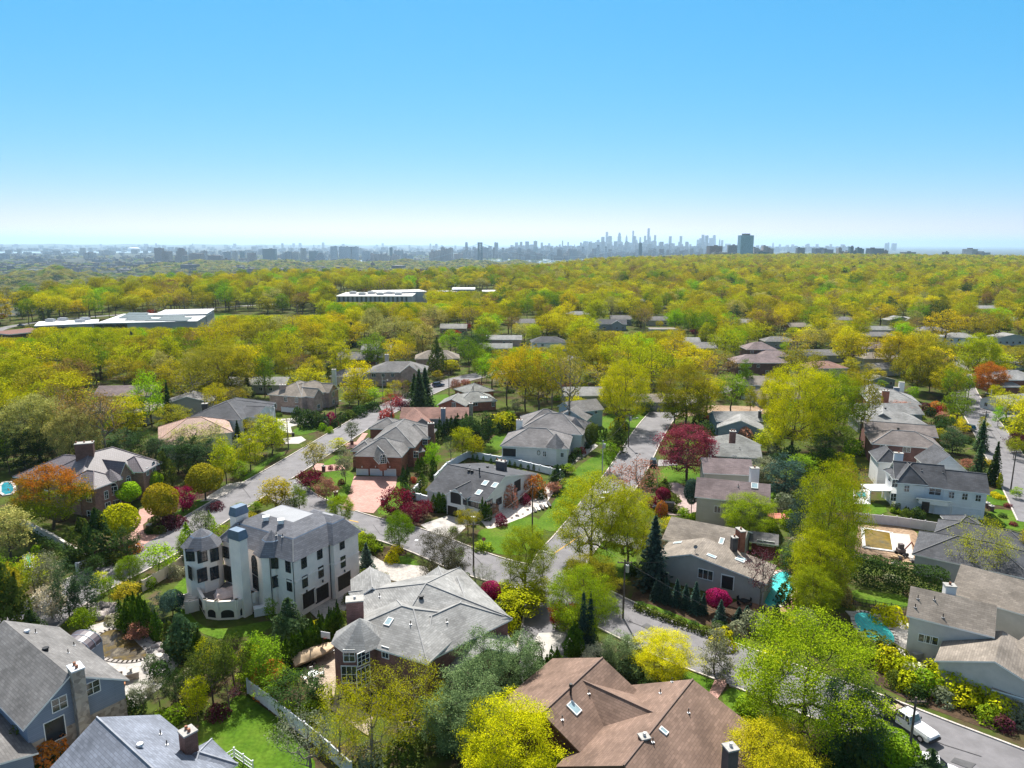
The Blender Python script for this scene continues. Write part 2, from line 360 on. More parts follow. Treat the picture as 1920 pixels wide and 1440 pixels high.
def plant(kind, x, y, H, R, ck, z=0, leaf=None, jit=.10):
    v = random.randrange(len(PROTO[kind])); cm, tm, H0, R0 = PROTO[kind][v]
    nm, cat = KINDNAME[kind]
    o = root(nm, (x, y, z), None, cat, None, random.random()*6.28); o.scale = (R/R0, R/R0, H/H0)
    c = PAL[ck]; k = 1+jit*(random.random()*2-1)*1.5; g = 1+jit*(random.random()*2-1)
    c = (min(1, c[0]*k*g), min(1, c[1]*k), c[2]*k)
    if kind == 'bush' or tm is None:
        bpy.data.objects.remove(o); o = bpy.data.objects.new(nm, cm); COL.objects.link(o); o.location = (x, y, z); o.rotation_euler = (0, 0, random.random()*6.28); o.scale = (R/R0, R/R0, H/H0)
        tag(o, None, cat); o.color = c4(c)
    else:
        a = bpy.data.objects.new('crown', cm); COL.objects.link(a); a.parent = o; a.color = c4(c)
        t = bpy.data.objects.new('trunk', tm); COL.objects.link(t); t.parent = o
        if leaf is not None: a.material_slots[0].link = 'OBJECT'; a.material_slots[0].material = leaf
    PLANTS.append([o, Vector((x, y, z)), R, H, kind, ck]); return o
def T(kind, px, pyb, pyt, w, ck, leaf=None, z=0):
    b = at(px, pyb, z); H = height_to(b, pyt); R = w/2*depth_of((b.x, b.y, H*.6))/F
    return plant(kind, b.x, b.y, H, R, ck, z, leaf)
# ------------------------------------------------------------------ buildings
WHITE = surf('white_paint', (.74, .75, .76), .6, .05, .8)
TRIM = surf('trim_white', (.78, .78, .76), .5, .04, 1)
GLASS = glass_mat(); DARKFR = surf('dark_frame', (.025, .024, .026), .5, .2, 2)
SKYG = surf('skylight_glass', (.30, .42, .46), .12, .15, .8, .8)
METAL = surf('galvanised', (.45, .46, .48), .4, .15, 2, .5, metal=.5)
BLACK = surf('black_metal', (.02, .02, .022), .5, .2, 2)
FLUE = surf('clay_flue', (.28, .13, .08), .8, .2, 3)
CAPM = surf('cap_stone', (.36, .35, .33), .8, .15, 2)
COPPER = surf('copper_edge', (.40, .24, .16), .5, .15, 1)
def shingle(nm, c, v=.24): return surf('shingle_'+nm, c, .9, v, .25, .2, kind='shingle')
def brickm(nm, c): return surf('brick_'+nm, c, .85, .2, .6, .2, kind='brick')
def siding(nm, c): return surf('siding_'+nm, c, .7, .06, .4, .25, kind='siding')
def stucco(nm, c): return surf('stucco_'+nm, c, .9, .08, .5, .2, bump=.05)
UP = Vector((0, 0, 1)); HOUSES = []; LAND = []
class House:
    def __init__(s, name, label, cat, ref, wall, roof, lmark=None, trim=None, cap=None, wall2=None, group=None, edge=None):
        s.r = root(name, (ref.x, ref.y, 0), label, cat, group); s.W = MB(); s.R = MB(); s.C = MB(); s.walls = []; s.planes = []; s.foot = []
        s.wm, s.rm, s.trim, s.wm2 = wall, roof, trim or TRIM, wall2; s.cap = cap; s.edge = edge or trim or TRIM; s.ctr = Vector((ref.x, ref.y, 4)); s.wins = 0
        if lmark: LAND.append((lmark, s.ctr))
        HOUSES.append(s)
    # -- wing: rectangle O,u,L x v,D from z0 to ze
    def wing(s, O, u, L, v, D, ze, roof='gable_u', rise=2.2, oh=.45, z0=-.3, ratio=.5, band=0, og=None, t=.2, nowall=False, inset=None):
        O = Vector((O.x, O.y, 0)); og = oh if og is None else og
        P = lambda a, b, z: Vector((O.x+u.x*a+v.x*b, O.y+u.y*a+v.y*b, z))
        corners = [(0, 0), (L, 0), (L, D), (0, D)]
        s.foot.append([P(a, b, 0) for a, b in corners]); zt = ze
        rr = ratio*D
        for i in range(4):
            (a, b), (a2, b2) = corners[i], corners[(i+1) % 4]
            p, q = P(a, b, z0), P(a2, b2, z0); d = (q-p).normalized(); n = Vector((d.y, -d.x, 0))
            if (P(L/2, D/2, z0)-p).dot(n) > 0: n = -n
            s.walls.append((p, d, (q-p).length, z0, ze+(rise if (roof == 'gable_u' and i % 2 == 1) or (roof == 'gable_v' and i % 2 == 0) else 0), n))
            if not nowall:
                if band: s.W.poly([p, q, P(a2, b2, band), P(a, b, band)], 1); s.W.poly([P(a, b, band), P(a2, b2, band), P(a2, b2, ze), P(a, b, ze)], 0)
                else: s.W.poly([p, q, P(a2, b2, ze), P(a, b, ze)], 0)
        tops = []; zr = ze+rise; ridges = []
        if roof == 'gable_u':
            s1, s2 = rise/rr, rise/(D-rr)
            tops = [[P(-og, -oh, ze-oh*s1), P(L+og, -oh, ze-oh*s1), P(L+og, rr, zr), P(-og, rr, zr)], [P(-og, rr, zr), P(L+og, rr, zr), P(L+og, D+oh, ze-oh*s2), P(-og, D+oh, ze-oh*s2)]]
            if not nowall:
                for a in (0, L): s.W.poly([P(a, 0, ze), P(a, D, ze), P(a, rr, zr-.06)], 0)
            ridges = [(P(-og, rr, zr), P(L+og, rr, zr))]
        elif roof == 'gable_v':
            k = ratio*L; s1, s2 = rise/k, rise/(L-k)
            tops = [[P(-oh, -og, ze-oh*s1), P(k, -og, zr), P(k, D+og, zr), P(-oh, D+og, ze-oh*s1)], [P(k, -og, zr), P(L+oh, -og, ze-oh*s2), P(L+oh, D+og, ze-oh*s2), P(k, D+og, zr)]]
            if not nowall:
                for b in (0, D): s.W.poly([P(0, b, ze), P(L, b, ze), P(k, b, zr-.06)], 0)
            ridges = [(P(k, -og, zr), P(k, D+og, zr))]
        elif roof in ('hip', 'pyramid'):
            A, B, C_, D_ = P(-oh, -oh, ze), P(L+oh, -oh, ze), P(L+oh, D+oh, ze), P(-oh, D+oh, ze)
            if abs(L-D) < .6 or roof == 'pyramid':
                X = P(L/2, D/2, zr); tops = [[A, B, X], [B, C_, X], [C_, D_, X], [D_, A, X]]; ridges = [(A, X), (B, X), (C_, X), (D_, X)]
            elif L > D:
                i = (D/2 if inset is None else inset); X, Y = P(i, D/2, zr), P(L-i, D/2, zr)
                tops = [[A, B, Y, X], [B, C_, Y], [C_, D_, X, Y], [D_, A, X]]; ridges = [(A, X), (D_, X), (B, Y), (C_, Y), (X, Y)]
            else:
                i = (L/2 if inset is None else inset); X, Y = P(L/2, i, zr), P(L/2, D-i, zr)
                tops = [[A, B, X], [B, C_, Y, X], [C_, D_, Y], [D_, A, X, Y]]; ridges = [(A, X), (B, X), (C_, Y), (D_, Y), (X, Y)]
        elif roof == 'shed_v':
            tops = [[P(-og, -oh, ze-oh*rise/D), P(L+og, -oh, ze-oh*rise/D), P(L+og, D+oh, zr+oh*rise/D), P(-og, D+oh, zr+oh*rise/D)]]
            if not nowall:
                for a in (0, L): s.W.poly([P(a, 0, ze), P(a, D, ze), P(a, D, zr-.05)], 0)
                s.W.poly([P(0, D, ze), P(L, D, ze), P(L, D, zr-.05), P(0, D, zr-.05)], 0)
        elif roof == 'flat':
            tops = [[P(-oh, -oh, zr), P(L+oh, -oh, zr), P(L+oh, D+oh, zr), P(-oh, D+oh, zr)]]; t = rise+.05
        fixed = []
        for pl in tops:
            n = (pl[1]-pl[0]).cross(pl[2]-pl[0])
            fixed.append(pl if n.z > 0 else pl[::-1])
        if roof != 'none': s.R.slab(fixed, t, 0, 1)
        s.planes += fixed
        if s.cap:
            for p, q in ridges: s.C.tube(p+UP*.02, q+UP*.02, .11, .11, 4)
        return P
    def W3(s, A, B, C, z, D=None, **k):
        """wing from eave corners: A,B = front edge (photo pixels, at height z), C = a back corner giving the depth"""
        a, b = at(*A, z), at(*B, z); u = (b-a); u.z = 0; L = u.length; u.normalize(); v = Vector((-u.y, u.x, 0))
        if D is None: c = at(*C, z); D = max((c-a).dot(v), (c-a).dot(-v)) ; v = v if (c-a).dot(v) > 0 else -v
        elif D < 0: v = -v; D = -D
        return s.wing(a, u, L, v, abs(D), z, **k)
    def WR(s, p1, p2, zr, half, ze, ext=0, **k):
        """gable wing from its ridge ends in the photo"""
        a, b = at(*p1, zr), at(*p2, zr); u = (b-a); u.z = 0; L = u.length+ext; u.normalize(); v = Vector((-u.y, u.x, 0))
        h1, h2 = half if isinstance(half, tuple) else (half, half)
        return s.wing(a-v*h1, u, L, v, h1+h2, ze, roof='gable_u', rise=zr-ze, ratio=h1/(h1+h2), **k)
    def WRE(s, p1, p2, zr, eL, eR, ze, **k):
        a, b = at(*p1, zr), at(*p2, zr); u = (b-a); u.z = 0; u.normalize(); v = Vector((-u.y, u.x, 0)); d = []
        for e in (eL, eR):
            if isinstance(e, (int, float)): d.append(e)
            else: d.append(abs((at(*e, ze)-a).dot(v)))
        return s.WR(p1, p2, zr, (d[1], d[0]) if k.pop('flip', 0) else (d[0], d[1]), ze, **k)
    def hit(s, px, py):
        d = ray(px, py); best = None
        for p, dd, L, z0, z1, n in s.walls:
            dn = d.dot(n)
            if dn >= -1e-6: continue
            t = (p-EYE).dot(n)/dn; X = EYE+d*t; a = (X-p).dot(dd)
            if -.6 < a < L+.6 and z0-.8 < X.z < z1+.8 and (best is None or t < best[0]): best = (t, X, n, dd)
        return best
    def roofhit(s, px, py):
        d = ray(px, py); best = None
        for pl in s.planes:
            n = (pl[1]-pl[0]).cross(pl[2]-pl[0]).normalized(); dn = d.dot(n)
            if abs(dn) < 1e-6: continue
            t = (pl[0]-EYE).dot(n)/dn; X = EYE+d*t
            ok = all(((pl[(i+1) % len(pl)]-pl[i]).cross(X-pl[i])).dot(n) > -.05 for i in range(len(pl)))
            if ok and t > 0 and (best is None or t < best[0]): best = (t, X, n if n.z > 0 else -n)
        return best
    def frame(s, X, n, dd, w, h, nx=2, ny=1, fm=None, arch=False, name='window', bw=.09, gm=None):
        m = MB(); g = MB(); up = UP if abs(n.z) < .9 else Vector((0, 1, 0)); up = n.cross(dd).normalized(); up = up if up.z > 0 else -up
        def bar(a, b, ha, hb, o=.05, hn=.05): m.obox(X+dd*a+up*b+n*o, dd, up, n, ha, hb, hn)
        bar(-w/2, 0, bw/2, h/2+bw/2); bar(w/2, 0, bw/2, h/2+bw/2); bar(0, -h/2, w/2, bw/2, .065, .065); bar(0, h/2, w/2-bw/2, bw/2, .05)
        for i in range(1, nx): bar(-w/2+w*i/nx, 0, .03, h/2-bw/2, .045, .04)
        for i in range(1, ny): bar(0, -h/2+h*i/ny, w/2-bw/2, .028, .043, .038)
        if arch:
            for i in range(8):
                a0, a1 = math.pi*i/8, math.pi*(i+1)/8; p = X+up*(h/2)+n*.05
                m.tube(p+dd*(math.cos(a0)*w/2)+up*(math.sin(a0)*w/2), p+dd*(math.cos(a1)*w/2)+up*(math.sin(a1)*w/2), bw/2, bw/2, 4)
            g.poly([X+up*(h/2)+n*.032+dd*(math.cos(math.pi*i/8)*w/2)+up*(math.sin(math.pi*i/8)*w/2) for i in range(9)])
        g.obox(X+n*.02, dd, up, n, w/2-bw*.3, h/2-bw*.3, .018)
        f = m.build(name, fm or s.trim, s.r); g.build('pane', gm or GLASS, f); s.wins += 1; return f
    def win(s, px, py, w, h, nx=2, ny=1, **k):
        b = s.hit(px, py)
        if b is None: return
        return s.frame(b[1]+b[2]*.01, b[2], b[3], w, h, nx, ny, **k)
    def panel(s, px, py, w, h, m, name='garage_door', rows=4, cols=1, th=.06, fr=None):
        b = s.hit(px, py)
        if b is None: return
        g = MB(); X, n, dd = b[1], b[2], b[3]
        g.obox(X+n*th/2, dd, UP, n, w/2, h/2, th/2)
        for r in range(rows):
            for c in range(cols): g.obox(X+n*(th+.012)+dd*(-w/2+w*(c+.5)/cols)+UP*(-h/2+h*(r+.5)/rows), dd, UP, n, w/cols/2-.05, h/rows/2-.04, .012)
        if fr:
            for a in (-1, 1): g.obox(X+n*.06+dd*(a*(w/2+.07)), dd, UP, n, .07, h/2, .06, 1)
            g.obox(X+n*.06+UP*(h/2+.08), dd, UP, n, w/2+.14, .08, .06, 1)
        return g.build(name, [m, fr or m], s.r)
    def skylight(s, px, py, w=.9, h=1.3, gm=None):
        b = s.roofhit(px, py)
        if b is None: return
        n = b[2]; dd = Vector((-n.y, n.x, 0)); dd = dd.normalized() if dd.length > .01 else Vector((1, 0, 0)); up = n.cross(dd)
        m = MB(); g = MB(); X = b[1]
        for a in (-1, 1): m.obox(X+dd*(a*w/2)+n*.06, dd, up, n, .06, h/2+.06, .08); m.obox(X+up*(a*h/2)+n*.06, dd, up, n, w/2-.06, .06, .08)
        g.obox(X+n*.09, dd, up, n, w/2-.06, h/2-.06, .02)
        f = m.build('skylight', TRIM, s.r); g.build('pane', gm or SKYG, f)
    def vent(s, px, py, kind='pipe'):
        b = s.roofhit(px, py)
        if b is None: return
        m = MB(); X = b[1]
        if kind == 'pipe': m.tube(X, X+UP*.55, .06, .06, 8); m.box(X+UP*.03, .3, .3, .06, .4, 1); m.build('vent_pipe', [BLACK, METAL], s.r)
        elif kind == 'round': m.tube(X, X+UP*.25, .2, .2, 10); m.tube(X+UP*.25, X+UP*.42, .38, .30, 12); m.build('roof_vent', [METAL], s.r)
        elif kind == 'box': m.box(X+UP*.25, .8, .8, .5, .3); m.box(X+UP*.58, 1., 1., .14, .3); m.build('roof_vent', [TRIM], s.r)
        elif kind == 'tall': m.tube(X-UP*.1, X+UP*1.0, .13, .13, 8); m.tube(X+UP*1.0, X+UP*1.3, .22, .18, 8); m.build('flue_pipe', [BLACK], s.r)
        elif kind == 'dark': m.tube(X-UP*.05, X+UP*.3, .28, .28, 12); m.tube(X+UP*.3, X+UP*.42, .38, .34, 12); m.build('roof_vent', [BLACK], s.r)
    def chimney(s, px, pyt, zt, w, d, mat, z0=0, rot=None, pots=2, cap=None, capcol=None):
        X = at(px, pyt, zt); r = rot if rot is not None else math.atan2(s.walls[0][1].y, s.walls[0][1].x)
        m = MB(); m.box((X.x, X.y, (z0+zt)/2), w, d, zt-z0, r); c = m.build('chimney', mat, s.r)
        k = MB(); k.box((X.x, X.y, zt+.08), w+.14, d+.14, .16, r); k.build('chimney_cap', cap or CAPM, c)
        for i in range(pots):
            q = MB(); o = (i-(pots-1)/2)*w*.45; p = Vector((X.x+math.cos(r)*o, X.y+math.sin(r)*o, zt+.16)); q.tube(p, p+UP*.35, .17, .15, 8); q.build('flue', FLUE if capcol is None else capcol, c)
        s.foot.append([Vector((X.x+a*w/2, X.y+b*d/2, 0)) for a, b in ((-1, -1), (1, -1), (1, 1), (-1, 1))])
    def autowin(s, step=3.4, w=1.1, h=1.35, floors=(1.5,), skip=None, nx=2, fm=None, maxn=14, seed=1):
        rr = random.Random(seed)
        for p, dd, L, z0, z1, n in s.walls:
            mid = p+dd*(L/2)
            if (EYE-mid).dot(n) < 8: continue
            k = int(L/step)
            for i in range(k):
                for fz in floors:
                    if s.wins >= maxn or rr.random() < .15 or fz+h/2 > (z1 if 'x' == skip else z1): continue
                    X = p+dd*(L*(i+.5)/k); X = Vector((X.x, X.y, fz))
                    if any(inside(q, X+n*.3) for q in s.foot): continue
                    s.frame(X+n*.01, n, dd, w*(1+.3*(rr.random() < .3)), h, nx, 1, fm=fm)
    def done(s):
        w = s.W.build('wall', [s.wm, s.wm2 or s.wm], s.r); r = s.R.build('roof', [s.rm, s.edge], s.r)
        if s.cap and s.C.f: s.C.build('ridge_cap', s.cap, r)
        return s
def inside(poly, p):
    c = False; n = len(poly)
    for i in range(n):
        a, b = poly[i], poly[(i+1) % n]
        if (a[1] > p[1]) != (b[1] > p[1]) and p[0] < (b[0]-a[0])*(p[1]-a[1])/(b[1]-a[1]+1e-12)+a[0]: c = not c
    return c
# ------------------------------------------------------------------ ground: one sheet to the horizon
EDGE = [(-60, 540), (-38, 560), (-35.6, 600), (-29.5, 770), (-18.9, 960), (-6.8, 980), (1.7, 1230), (10, 2150), (18, 2900), (25, 3300), (36, 3200), (60, 3000)]
def edge_r(th):
    for (a, ra), (b, rb) in zip(EDGE, EDGE[1:]):
        if a <= th <= b: return ra+(rb-ra)*smooth((th-a)/(b-a))
    return 620 if th < 0 else 3000
def gz(x, y):
    r = math.hypot(x, y); th = math.degrees(math.atan2(x, y))
    if y < 0 and abs(th) > 100: return 0.0
    re = edge_r(max(-60, min(60, th)))
    z = -95*smooth((r-re-25)/650)
    if r > re:
        def bump(r0, w, t0, t1, a): return a*math.exp(-((r-r0)/w)**2)*smooth((th-t0)/4)*smooth((t1-th)/4)
        w = 1+.18*math.sin(th*1.3)+.12*math.sin(th*2.9+1)
        z += bump(2600, 380, -75, -27, 50*w)+bump(4200, 520, -29, 4, 37*w)
        z += bump(30000, 5000, -60, -2, 80*w)
    return z
def build_ground():
    th = np.concatenate([np.linspace(-180, -50, 14)[:-1], np.linspace(-50, 50, 160), np.linspace(50, 180, 14)[1:]])
    rr = np.concatenate([np.linspace(0, 500, 12)[1:], 500*(90000/500)**np.linspace(0, 1, 110)[1:]])
    V = [(0, 0, 0)]; Fc = []; n = len(th)
    for r in rr:
        for t in th: x, y = r*math.sin(math.radians(t)), r*math.cos(math.radians(t)); V.append((x, y, gz(x, y)))
    for j in range(n-1): Fc.append((0, 1+j+1, 1+j)[::1])
    for i in range(len(rr)-1):
        for j in range(n-1): a = 1+i*n+j; Fc.append((a, a+1, a+n+1, a+n))
    me = bpy.data.meshes.new('ground'); me.from_pydata(V, [], [f[::-1] for f in Fc]); me.update()
    m, nn, l = nt('ground_cover'); out = N(nn, 'ShaderNodeOutputMaterial'); b = N(nn, 'ShaderNodeBsdfPrincipled'); b.inputs['Roughness'].default_value = 1; b.inputs['Specular IOR Level'].default_value = .05; l.new(b.outputs[0], out.inputs[0])
    tc = N(nn, 'ShaderNodeTexCoord')
    def ramp(scale, cols, lo=.36, hi=.64, det=8):
        a = N(nn, 'ShaderNodeTexNoise'); a.inputs['Scale'].default_value = scale; a.inputs['Detail'].default_value = det; a.inputs['Roughness'].default_value = .68; l.new(tc.outputs['Object'], a.inputs['Vector'])
        cr = N(nn, 'ShaderNodeValToRGB'); el = cr.color_ramp.elements; el[0].position = lo; el[0].color = c4(cols[0]); el[1].position = hi; el[1].color = c4(cols[-1])
        for i, q in enumerate(cols[1:-1]): e = el.new(lo+(hi-lo)*(i+1)/(len(cols)-1)); e.color = c4(q)
        l.new(a.outputs['Fac'], cr.inputs[0]); return cr.outputs[0]
    near = ramp(.12, [(.045, .032, .02), (.085, .068, .035), (.055, .075, .016), (.075, .105, .02), (.11, .085, .05)])
    far = ramp(.004, [(.03, .045, .025), (.07, .075, .07), (.045, .06, .03), (.10, .09, .085), (.03, .05, .025)], det=12)
    sp = N(nn, 'ShaderNodeSeparateXYZ'); l.new(tc.outputs['Object'], sp.inputs[0])
    mr = N(nn, 'ShaderNodeMapRange'); mr.inputs[1].default_value = -50; mr.inputs[2].default_value = -88; l.new(sp.outputs['Z'], mr.inputs[0])
    mx = N(nn, 'ShaderNodeMix', data_type='RGBA'); l.new(mr.outputs[0], mx.inputs[0]); l.new(near, mx.inputs['A']); l.new(far, mx.inputs['B']); l.new(mx.outputs['Result'], b.inputs['Base Color'])
    me.materials.append(m); o = bpy.data.objects.new('ground', me); COL.objects.link(o); tag(o, kind='structure'); me.polygons.foreach_set('use_smooth', [True]*len(me.polygons))
build_ground()
PATCH = []    # (kind, polygon in world metres)
LAWN = ground_mat('lawn_grass', [(.045, .10, .008), (.065, .135, .010), (.085, .155, .014), (.11, .155, .022)], .12, 2.2)
ASPH = asphalt_mat()
CONC = surf('concrete', (.45, .43, .40), .9, .12, .5, .2); BLUEST = surf('bluestone', (.42, .40, .38), .85, .16, .5, .2, kind='paver', a=(2.2, 2))
PINKP = surf('pink_paver', (.46, .27, .23), .85, .1, .35, .2, kind='paver'); TANP = surf('tan_paver', (.40, .32, .25), .85, .12, .5, .2, kind='paver'); GREYP = stone_mix('cobble_drive', [(.34, .31, .28), (.44, .41, .37), (.28, .26, .25)], 3)
SOIL = ground_mat('mulch', [(.04, .028, .02), (.075, .05, .032), (.10, .065, .04)], .5, 3)
DIRT = ground_mat('bare_earth', [(.22, .15, .10), (.30, .21, .14), (.36, .27, .2)], .25, 2)
POOLW = surf('pool_cover', (.015, .43, .42), .5, .12, .25, .4); POOLB = surf('pool_water', (.03, .25, .32), .06, .2, .4, .6)
CURB = surf('curb_stone', (.52, .47, .43), .9, .15, .8, .2); DCURB = surf('brick_curb', (.42, .25, .18), .9, .15, .8)
YEL = surf('yellow_paint', (.60, .34, .03), .7, .15, 1); WPAINT = surf('white_line', (.75, .75, .72), .7, .1, 1)
LEVEL = {'soil': .02, 'lawn': .04, 'dirt': .03, 'road': .07, 'drive': .09, 'patio': .10, 'mark': .085}
def smooth_poly(P, it=2):
    for _ in range(it):
        Q = []
        for i in range(len(P)):
            a, b = P[i], P[(i+1) % len(P)]; Q += [a*.75+b*.25, a*.25+b*.75]
        P = Q
    return P
def patch(kind, name, pts, mat, rnd=0, z=None, th=0, px=True):
    z = LEVEL[kind] if z is None else z
    P = [at(*p, z) for p in pts] if px else [Vector((p[0], p[1], z)) for p in pts]
    if rnd: P = smooth_poly(P, rnd)
    z += .0021*(len(PATCH) % 7)
    m = MB(); m.prism([(p.x, p.y) for p in P], -.05 if not th else z-th, z); o = m.build(name, mat); tag(o, kind='structure'); PATCH.append((kind, P)); return o
def catmull(P, k=8):
    P = [P[0]*2-P[1]]+P+[P[-1]*2-P[-2]]; out = []
    for i in range(1, len(P)-2):
        for j in range(k):
            t = j/k; a, b, c, d = P[i-1:i+3]
            out.append(.5*((2*b)+(c-a)*t+(2*a-5*b+4*c-d)*t*t+(3*b-a-3*c+d)*t**3))
    out.append(P[-2]); return out
ROADS = []
def offset(pl, d):
    out = []
    for i, p in enumerate(pl):
        t = (pl[min(i+1, len(pl)-1)]-pl[max(i-1, 0)]); t.z = 0; t.normalize(); out.append(p+Vector((-t.y, t.x, 0))*d)
    return out
RN = 0
def road(name, pts, w, curbs=(1, 1), z=None, mat=None):
    global RN
    RN += 1; z = LEVEL['road']+.003*RN
    pl = catmull([at(*p, 0) for p in pts]); L, R = offset(pl, w/2), offset(pl, -w/2); m = MB()
    for i in range(len(pl)-1): m.poly([(R[i].x, R[i].y, z), (R[i+1].x, R[i+1].y, z), (L[i+1].x, L[i+1].y, z), (L[i].x, L[i].y, z)])
    tag(m.build(name, mat or ASPH), kind='structure'); ROADS.append((pl, w)); PATCH.append(('road', L+R[::-1])); return pl
def near_road(p, pad=0, skip=None):
    for pl, w in ROADS:
        if skip is not None and pl is skip: continue
        for q in pl:
            if (q.x-p.x)**2+(q.y-p.y)**2 < (w/2+pad)**2: return True
    return False
def curb(pl, w, side, lo=0, hi=1, mat=None, gaps=()):
    """a raised kerb along one side of a road, left open where another road or a driveway meets it"""
    n = len(pl); e = offset(pl, side*(w/2+.12)); m = MB()
    for i in range(int(lo*(n-1)), int(hi*(n-1))):
        mid = (e[i]+e[i+1])/2
        if near_road(mid, -.3, pl) or any(k == 'drive' and inside(P, mid) for k, P in PATCH): continue
        d = (e[i+1]-e[i]); L = d.length; d.normalize(); m.obox(Vector((mid.x, mid.y, .1)), d, Vector((-d.y, d.x, 0)), UP, L/2+.01, .13, .12)
    if m.f: tag(m.build('kerb', mat or CURB), kind='structure')
def strip(name, pts, w, mat, z):
    pl = [at(*p, 0) for p in pts]; L, R = offset(pl, w/2), offset(pl, -w/2); m = MB()
    for i in range(len(pl)-1): m.poly([(R[i].x, R[i].y, z), (R[i+1].x, R[i+1].y, z), (L[i+1].x, L[i+1].y, z), (L[i].x, L[i].y, z)])
    tag(m.build(name, mat), kind='structure')
r1 = road('street', [(40, 1180), (130, 1115), (215, 1072), (300, 1027), (400, 965), (475, 918), (545, 876), (600, 842), (658, 806), (705, 778), (760, 752), (830, 722), (890, 706), (945, 697), (1010, 684), (1080, 668)], 9.4)
r2 = road('cross_street', [(520, 905), (560, 938), (620, 965), (680, 985), (740, 1000), (800, 1020), (860, 1045), (920, 1066), (985, 1082), (1050, 1090)], 8.6)
r3 = road('middle_street', [(1015, 1290), (1030, 1230), (1040, 1160), (1043, 1100), (1052, 1050), (1080, 1015), (1110, 975), (1140, 930), (1168, 895), (1195, 850), (1215, 815), (1235, 787), (1260, 762), (1310, 742), (1370, 725)], 9.0)
r4 = road('lower_street', [(1045, 1092), (1110, 1130), (1180, 1165), (1285, 1212), (1380, 1247), (1520, 1300), (1640, 1345), (1760, 1394), (1900, 1450), (2020, 1500)], 9.6)
r5 = road('upper_street', [(1960, 985), (1915, 905), (1883, 855), (1858, 812), (1838, 782), (1822, 760), (1808, 738), (1800, 716), (1795, 695), (1780, 668)], 9.0)
r6 = road('side_street', [(1838, 782), (1870, 776), (1905, 775), (1960, 778)], 9.0)
r7 = road('school_road', [(-60, 652), (0, 618), (60, 606), (150, 596), (230, 590), (320, 583), (420, 576), (520, 570)], 7.0)
# driveways, patios, lawns, beds (photo pixels on the ground)
patch('drive', 'driveway', [(664, 893), (745, 893), (742, 912), (722, 938), (700, 962), (668, 958), (640, 955), (652, 930)], PINKP)
patch('drive', 'driveway', [(840, 966), (880, 976), (872, 990), (850, 1010), (812, 1000), (788, 984)], BLUEST)
patch('drive', 'driveway', [(655, 1030), (690, 1037), (722, 1055), (800, 1062), (808, 1080), (770, 1095), (720, 1085), (690, 1105), (640, 1150), (600, 1165), (575, 1140), (640, 1100), (662, 1085)], GREYP)
patch('drive', 'driveway', [(262, 955), (282, 950), (290, 966), (268, 984), (270, 1000), (300, 1003), (272, 1020), (240, 1012), (252, 985)], PINKP)
patch('drive', 'driveway', [(375, 940), (398, 925), (425, 908), (440, 905), (462, 902), (425, 926), (400, 938)], GREYP)
patch('drive', 'driveway', [(520, 786), (560, 783), (612, 788), (625, 792), (600, 800), (575, 793), (545, 800), (548, 812), (530, 812), (522, 800)], CONC)
patch('drive', 'driveway', [(530, 822), (565, 818), (574, 825), (560, 832), (535, 832)], CONC)
patch('drive', 'driveway', [(1242, 905), (1270, 905), (1305, 925), (1312, 950), (1300, 965), (1265, 966), (1235, 962), (1280, 940)], surf('rose_paver', (.40, .31, .29), .85, .12, .5, .2, kind='paver'))
patch('drive', 'driveway', [(1110, 985), (1160, 1003), (1205, 1012), (1200, 1030), (1150, 1017), (1095, 1008)], surf('drive_grey', (.28, .27, .27), .9, .12, .5))
patch('drive', 'driveway', [(1010, 1187), (1050, 1185), (1062, 1190), (1040, 1230), (1032, 1245), (1000, 1260), (985, 1230)], CONC)
patch('drive', 'driveway', [(1235, 862), (1268, 862), (1270, 872), (1232, 874)], surf('drive_grey', (.28, .27, .27)))
patch('drive', 'driveway', [(1340, 1275), (1361, 1272), (1362, 1285), (1345, 1310), (1330, 1298)], PINKP)
patch('patio', 'patio', [(560, 1265), (605, 1220), (640, 1215), (655, 1300), (640, 1310), (700, 1345), (690, 1380), (620, 1330)], TANP)
patch('patio', 'patio', [(165, 1175), (215, 1160), (235, 1185), (300, 1215), (335, 1245), (300, 1290), (245, 1330), (205, 1345), (180, 1280), (165, 1210)], BLUEST)
patch('patio', 'patio', [(1585, 1145), (1640, 1150), (1700, 1165), (1712, 1180), (1705, 1245), (1740, 1260), (1700, 1262), (1650, 1215)], CONC)
patch('patio', 'patio', [(1395, 1120), (1440, 1070), (1500, 1065), (1490, 1145), (1450, 1150), (1400, 1145), (1365, 1135)], surf('brick_patio', (.36, .20, .14), .85, .15, .5, .2, kind='paver'))
patch('patio', 'patio', [(1600, 918), (1632, 918), (1632, 945), (1600, 944)], WHITE)
patch('dirt', 'building_site', [(1610, 982), (1700, 985), (1720, 1000), (1722, 1070), (1690, 1062), (1640, 1050), (1600, 1046)], DIRT)
patch('dirt', 'building_pad', [(1668, 999), (1705, 1002), (1714, 1045), (1690, 1040), (1672, 1025)], CONC, z=.06)
patch('dirt', 'bare_lot', [(1240, 770), (1330, 760), (1440, 762), (1440, 776), (1340, 772), (1260, 786)], DIRT)
patch('dirt', 'garden_path', [(1060, 868), (1085, 848), (1115, 832), (1122, 836), (1100, 852), (1085, 862), (1072, 872)], CONC)
patch('dirt', 'white_bed', [(900, 975), (915, 965), (975, 940), (1010, 930), (1030, 905), (1055, 895), (1050, 905), (1020, 950), (985, 968), (940, 990), (915, 992)], surf('white_gravel', (.55, .50, .46), .9, .25, 2, .2))
patch('dirt', 'garden_path', [(590, 868), (640, 872), (650, 880), (610, 884), (585, 880)], PINKP)
patch('dirt', 'garden_path', [(645, 832), (668, 828), (680, 812), (690, 812), (672, 838), (650, 842)], PINKP)
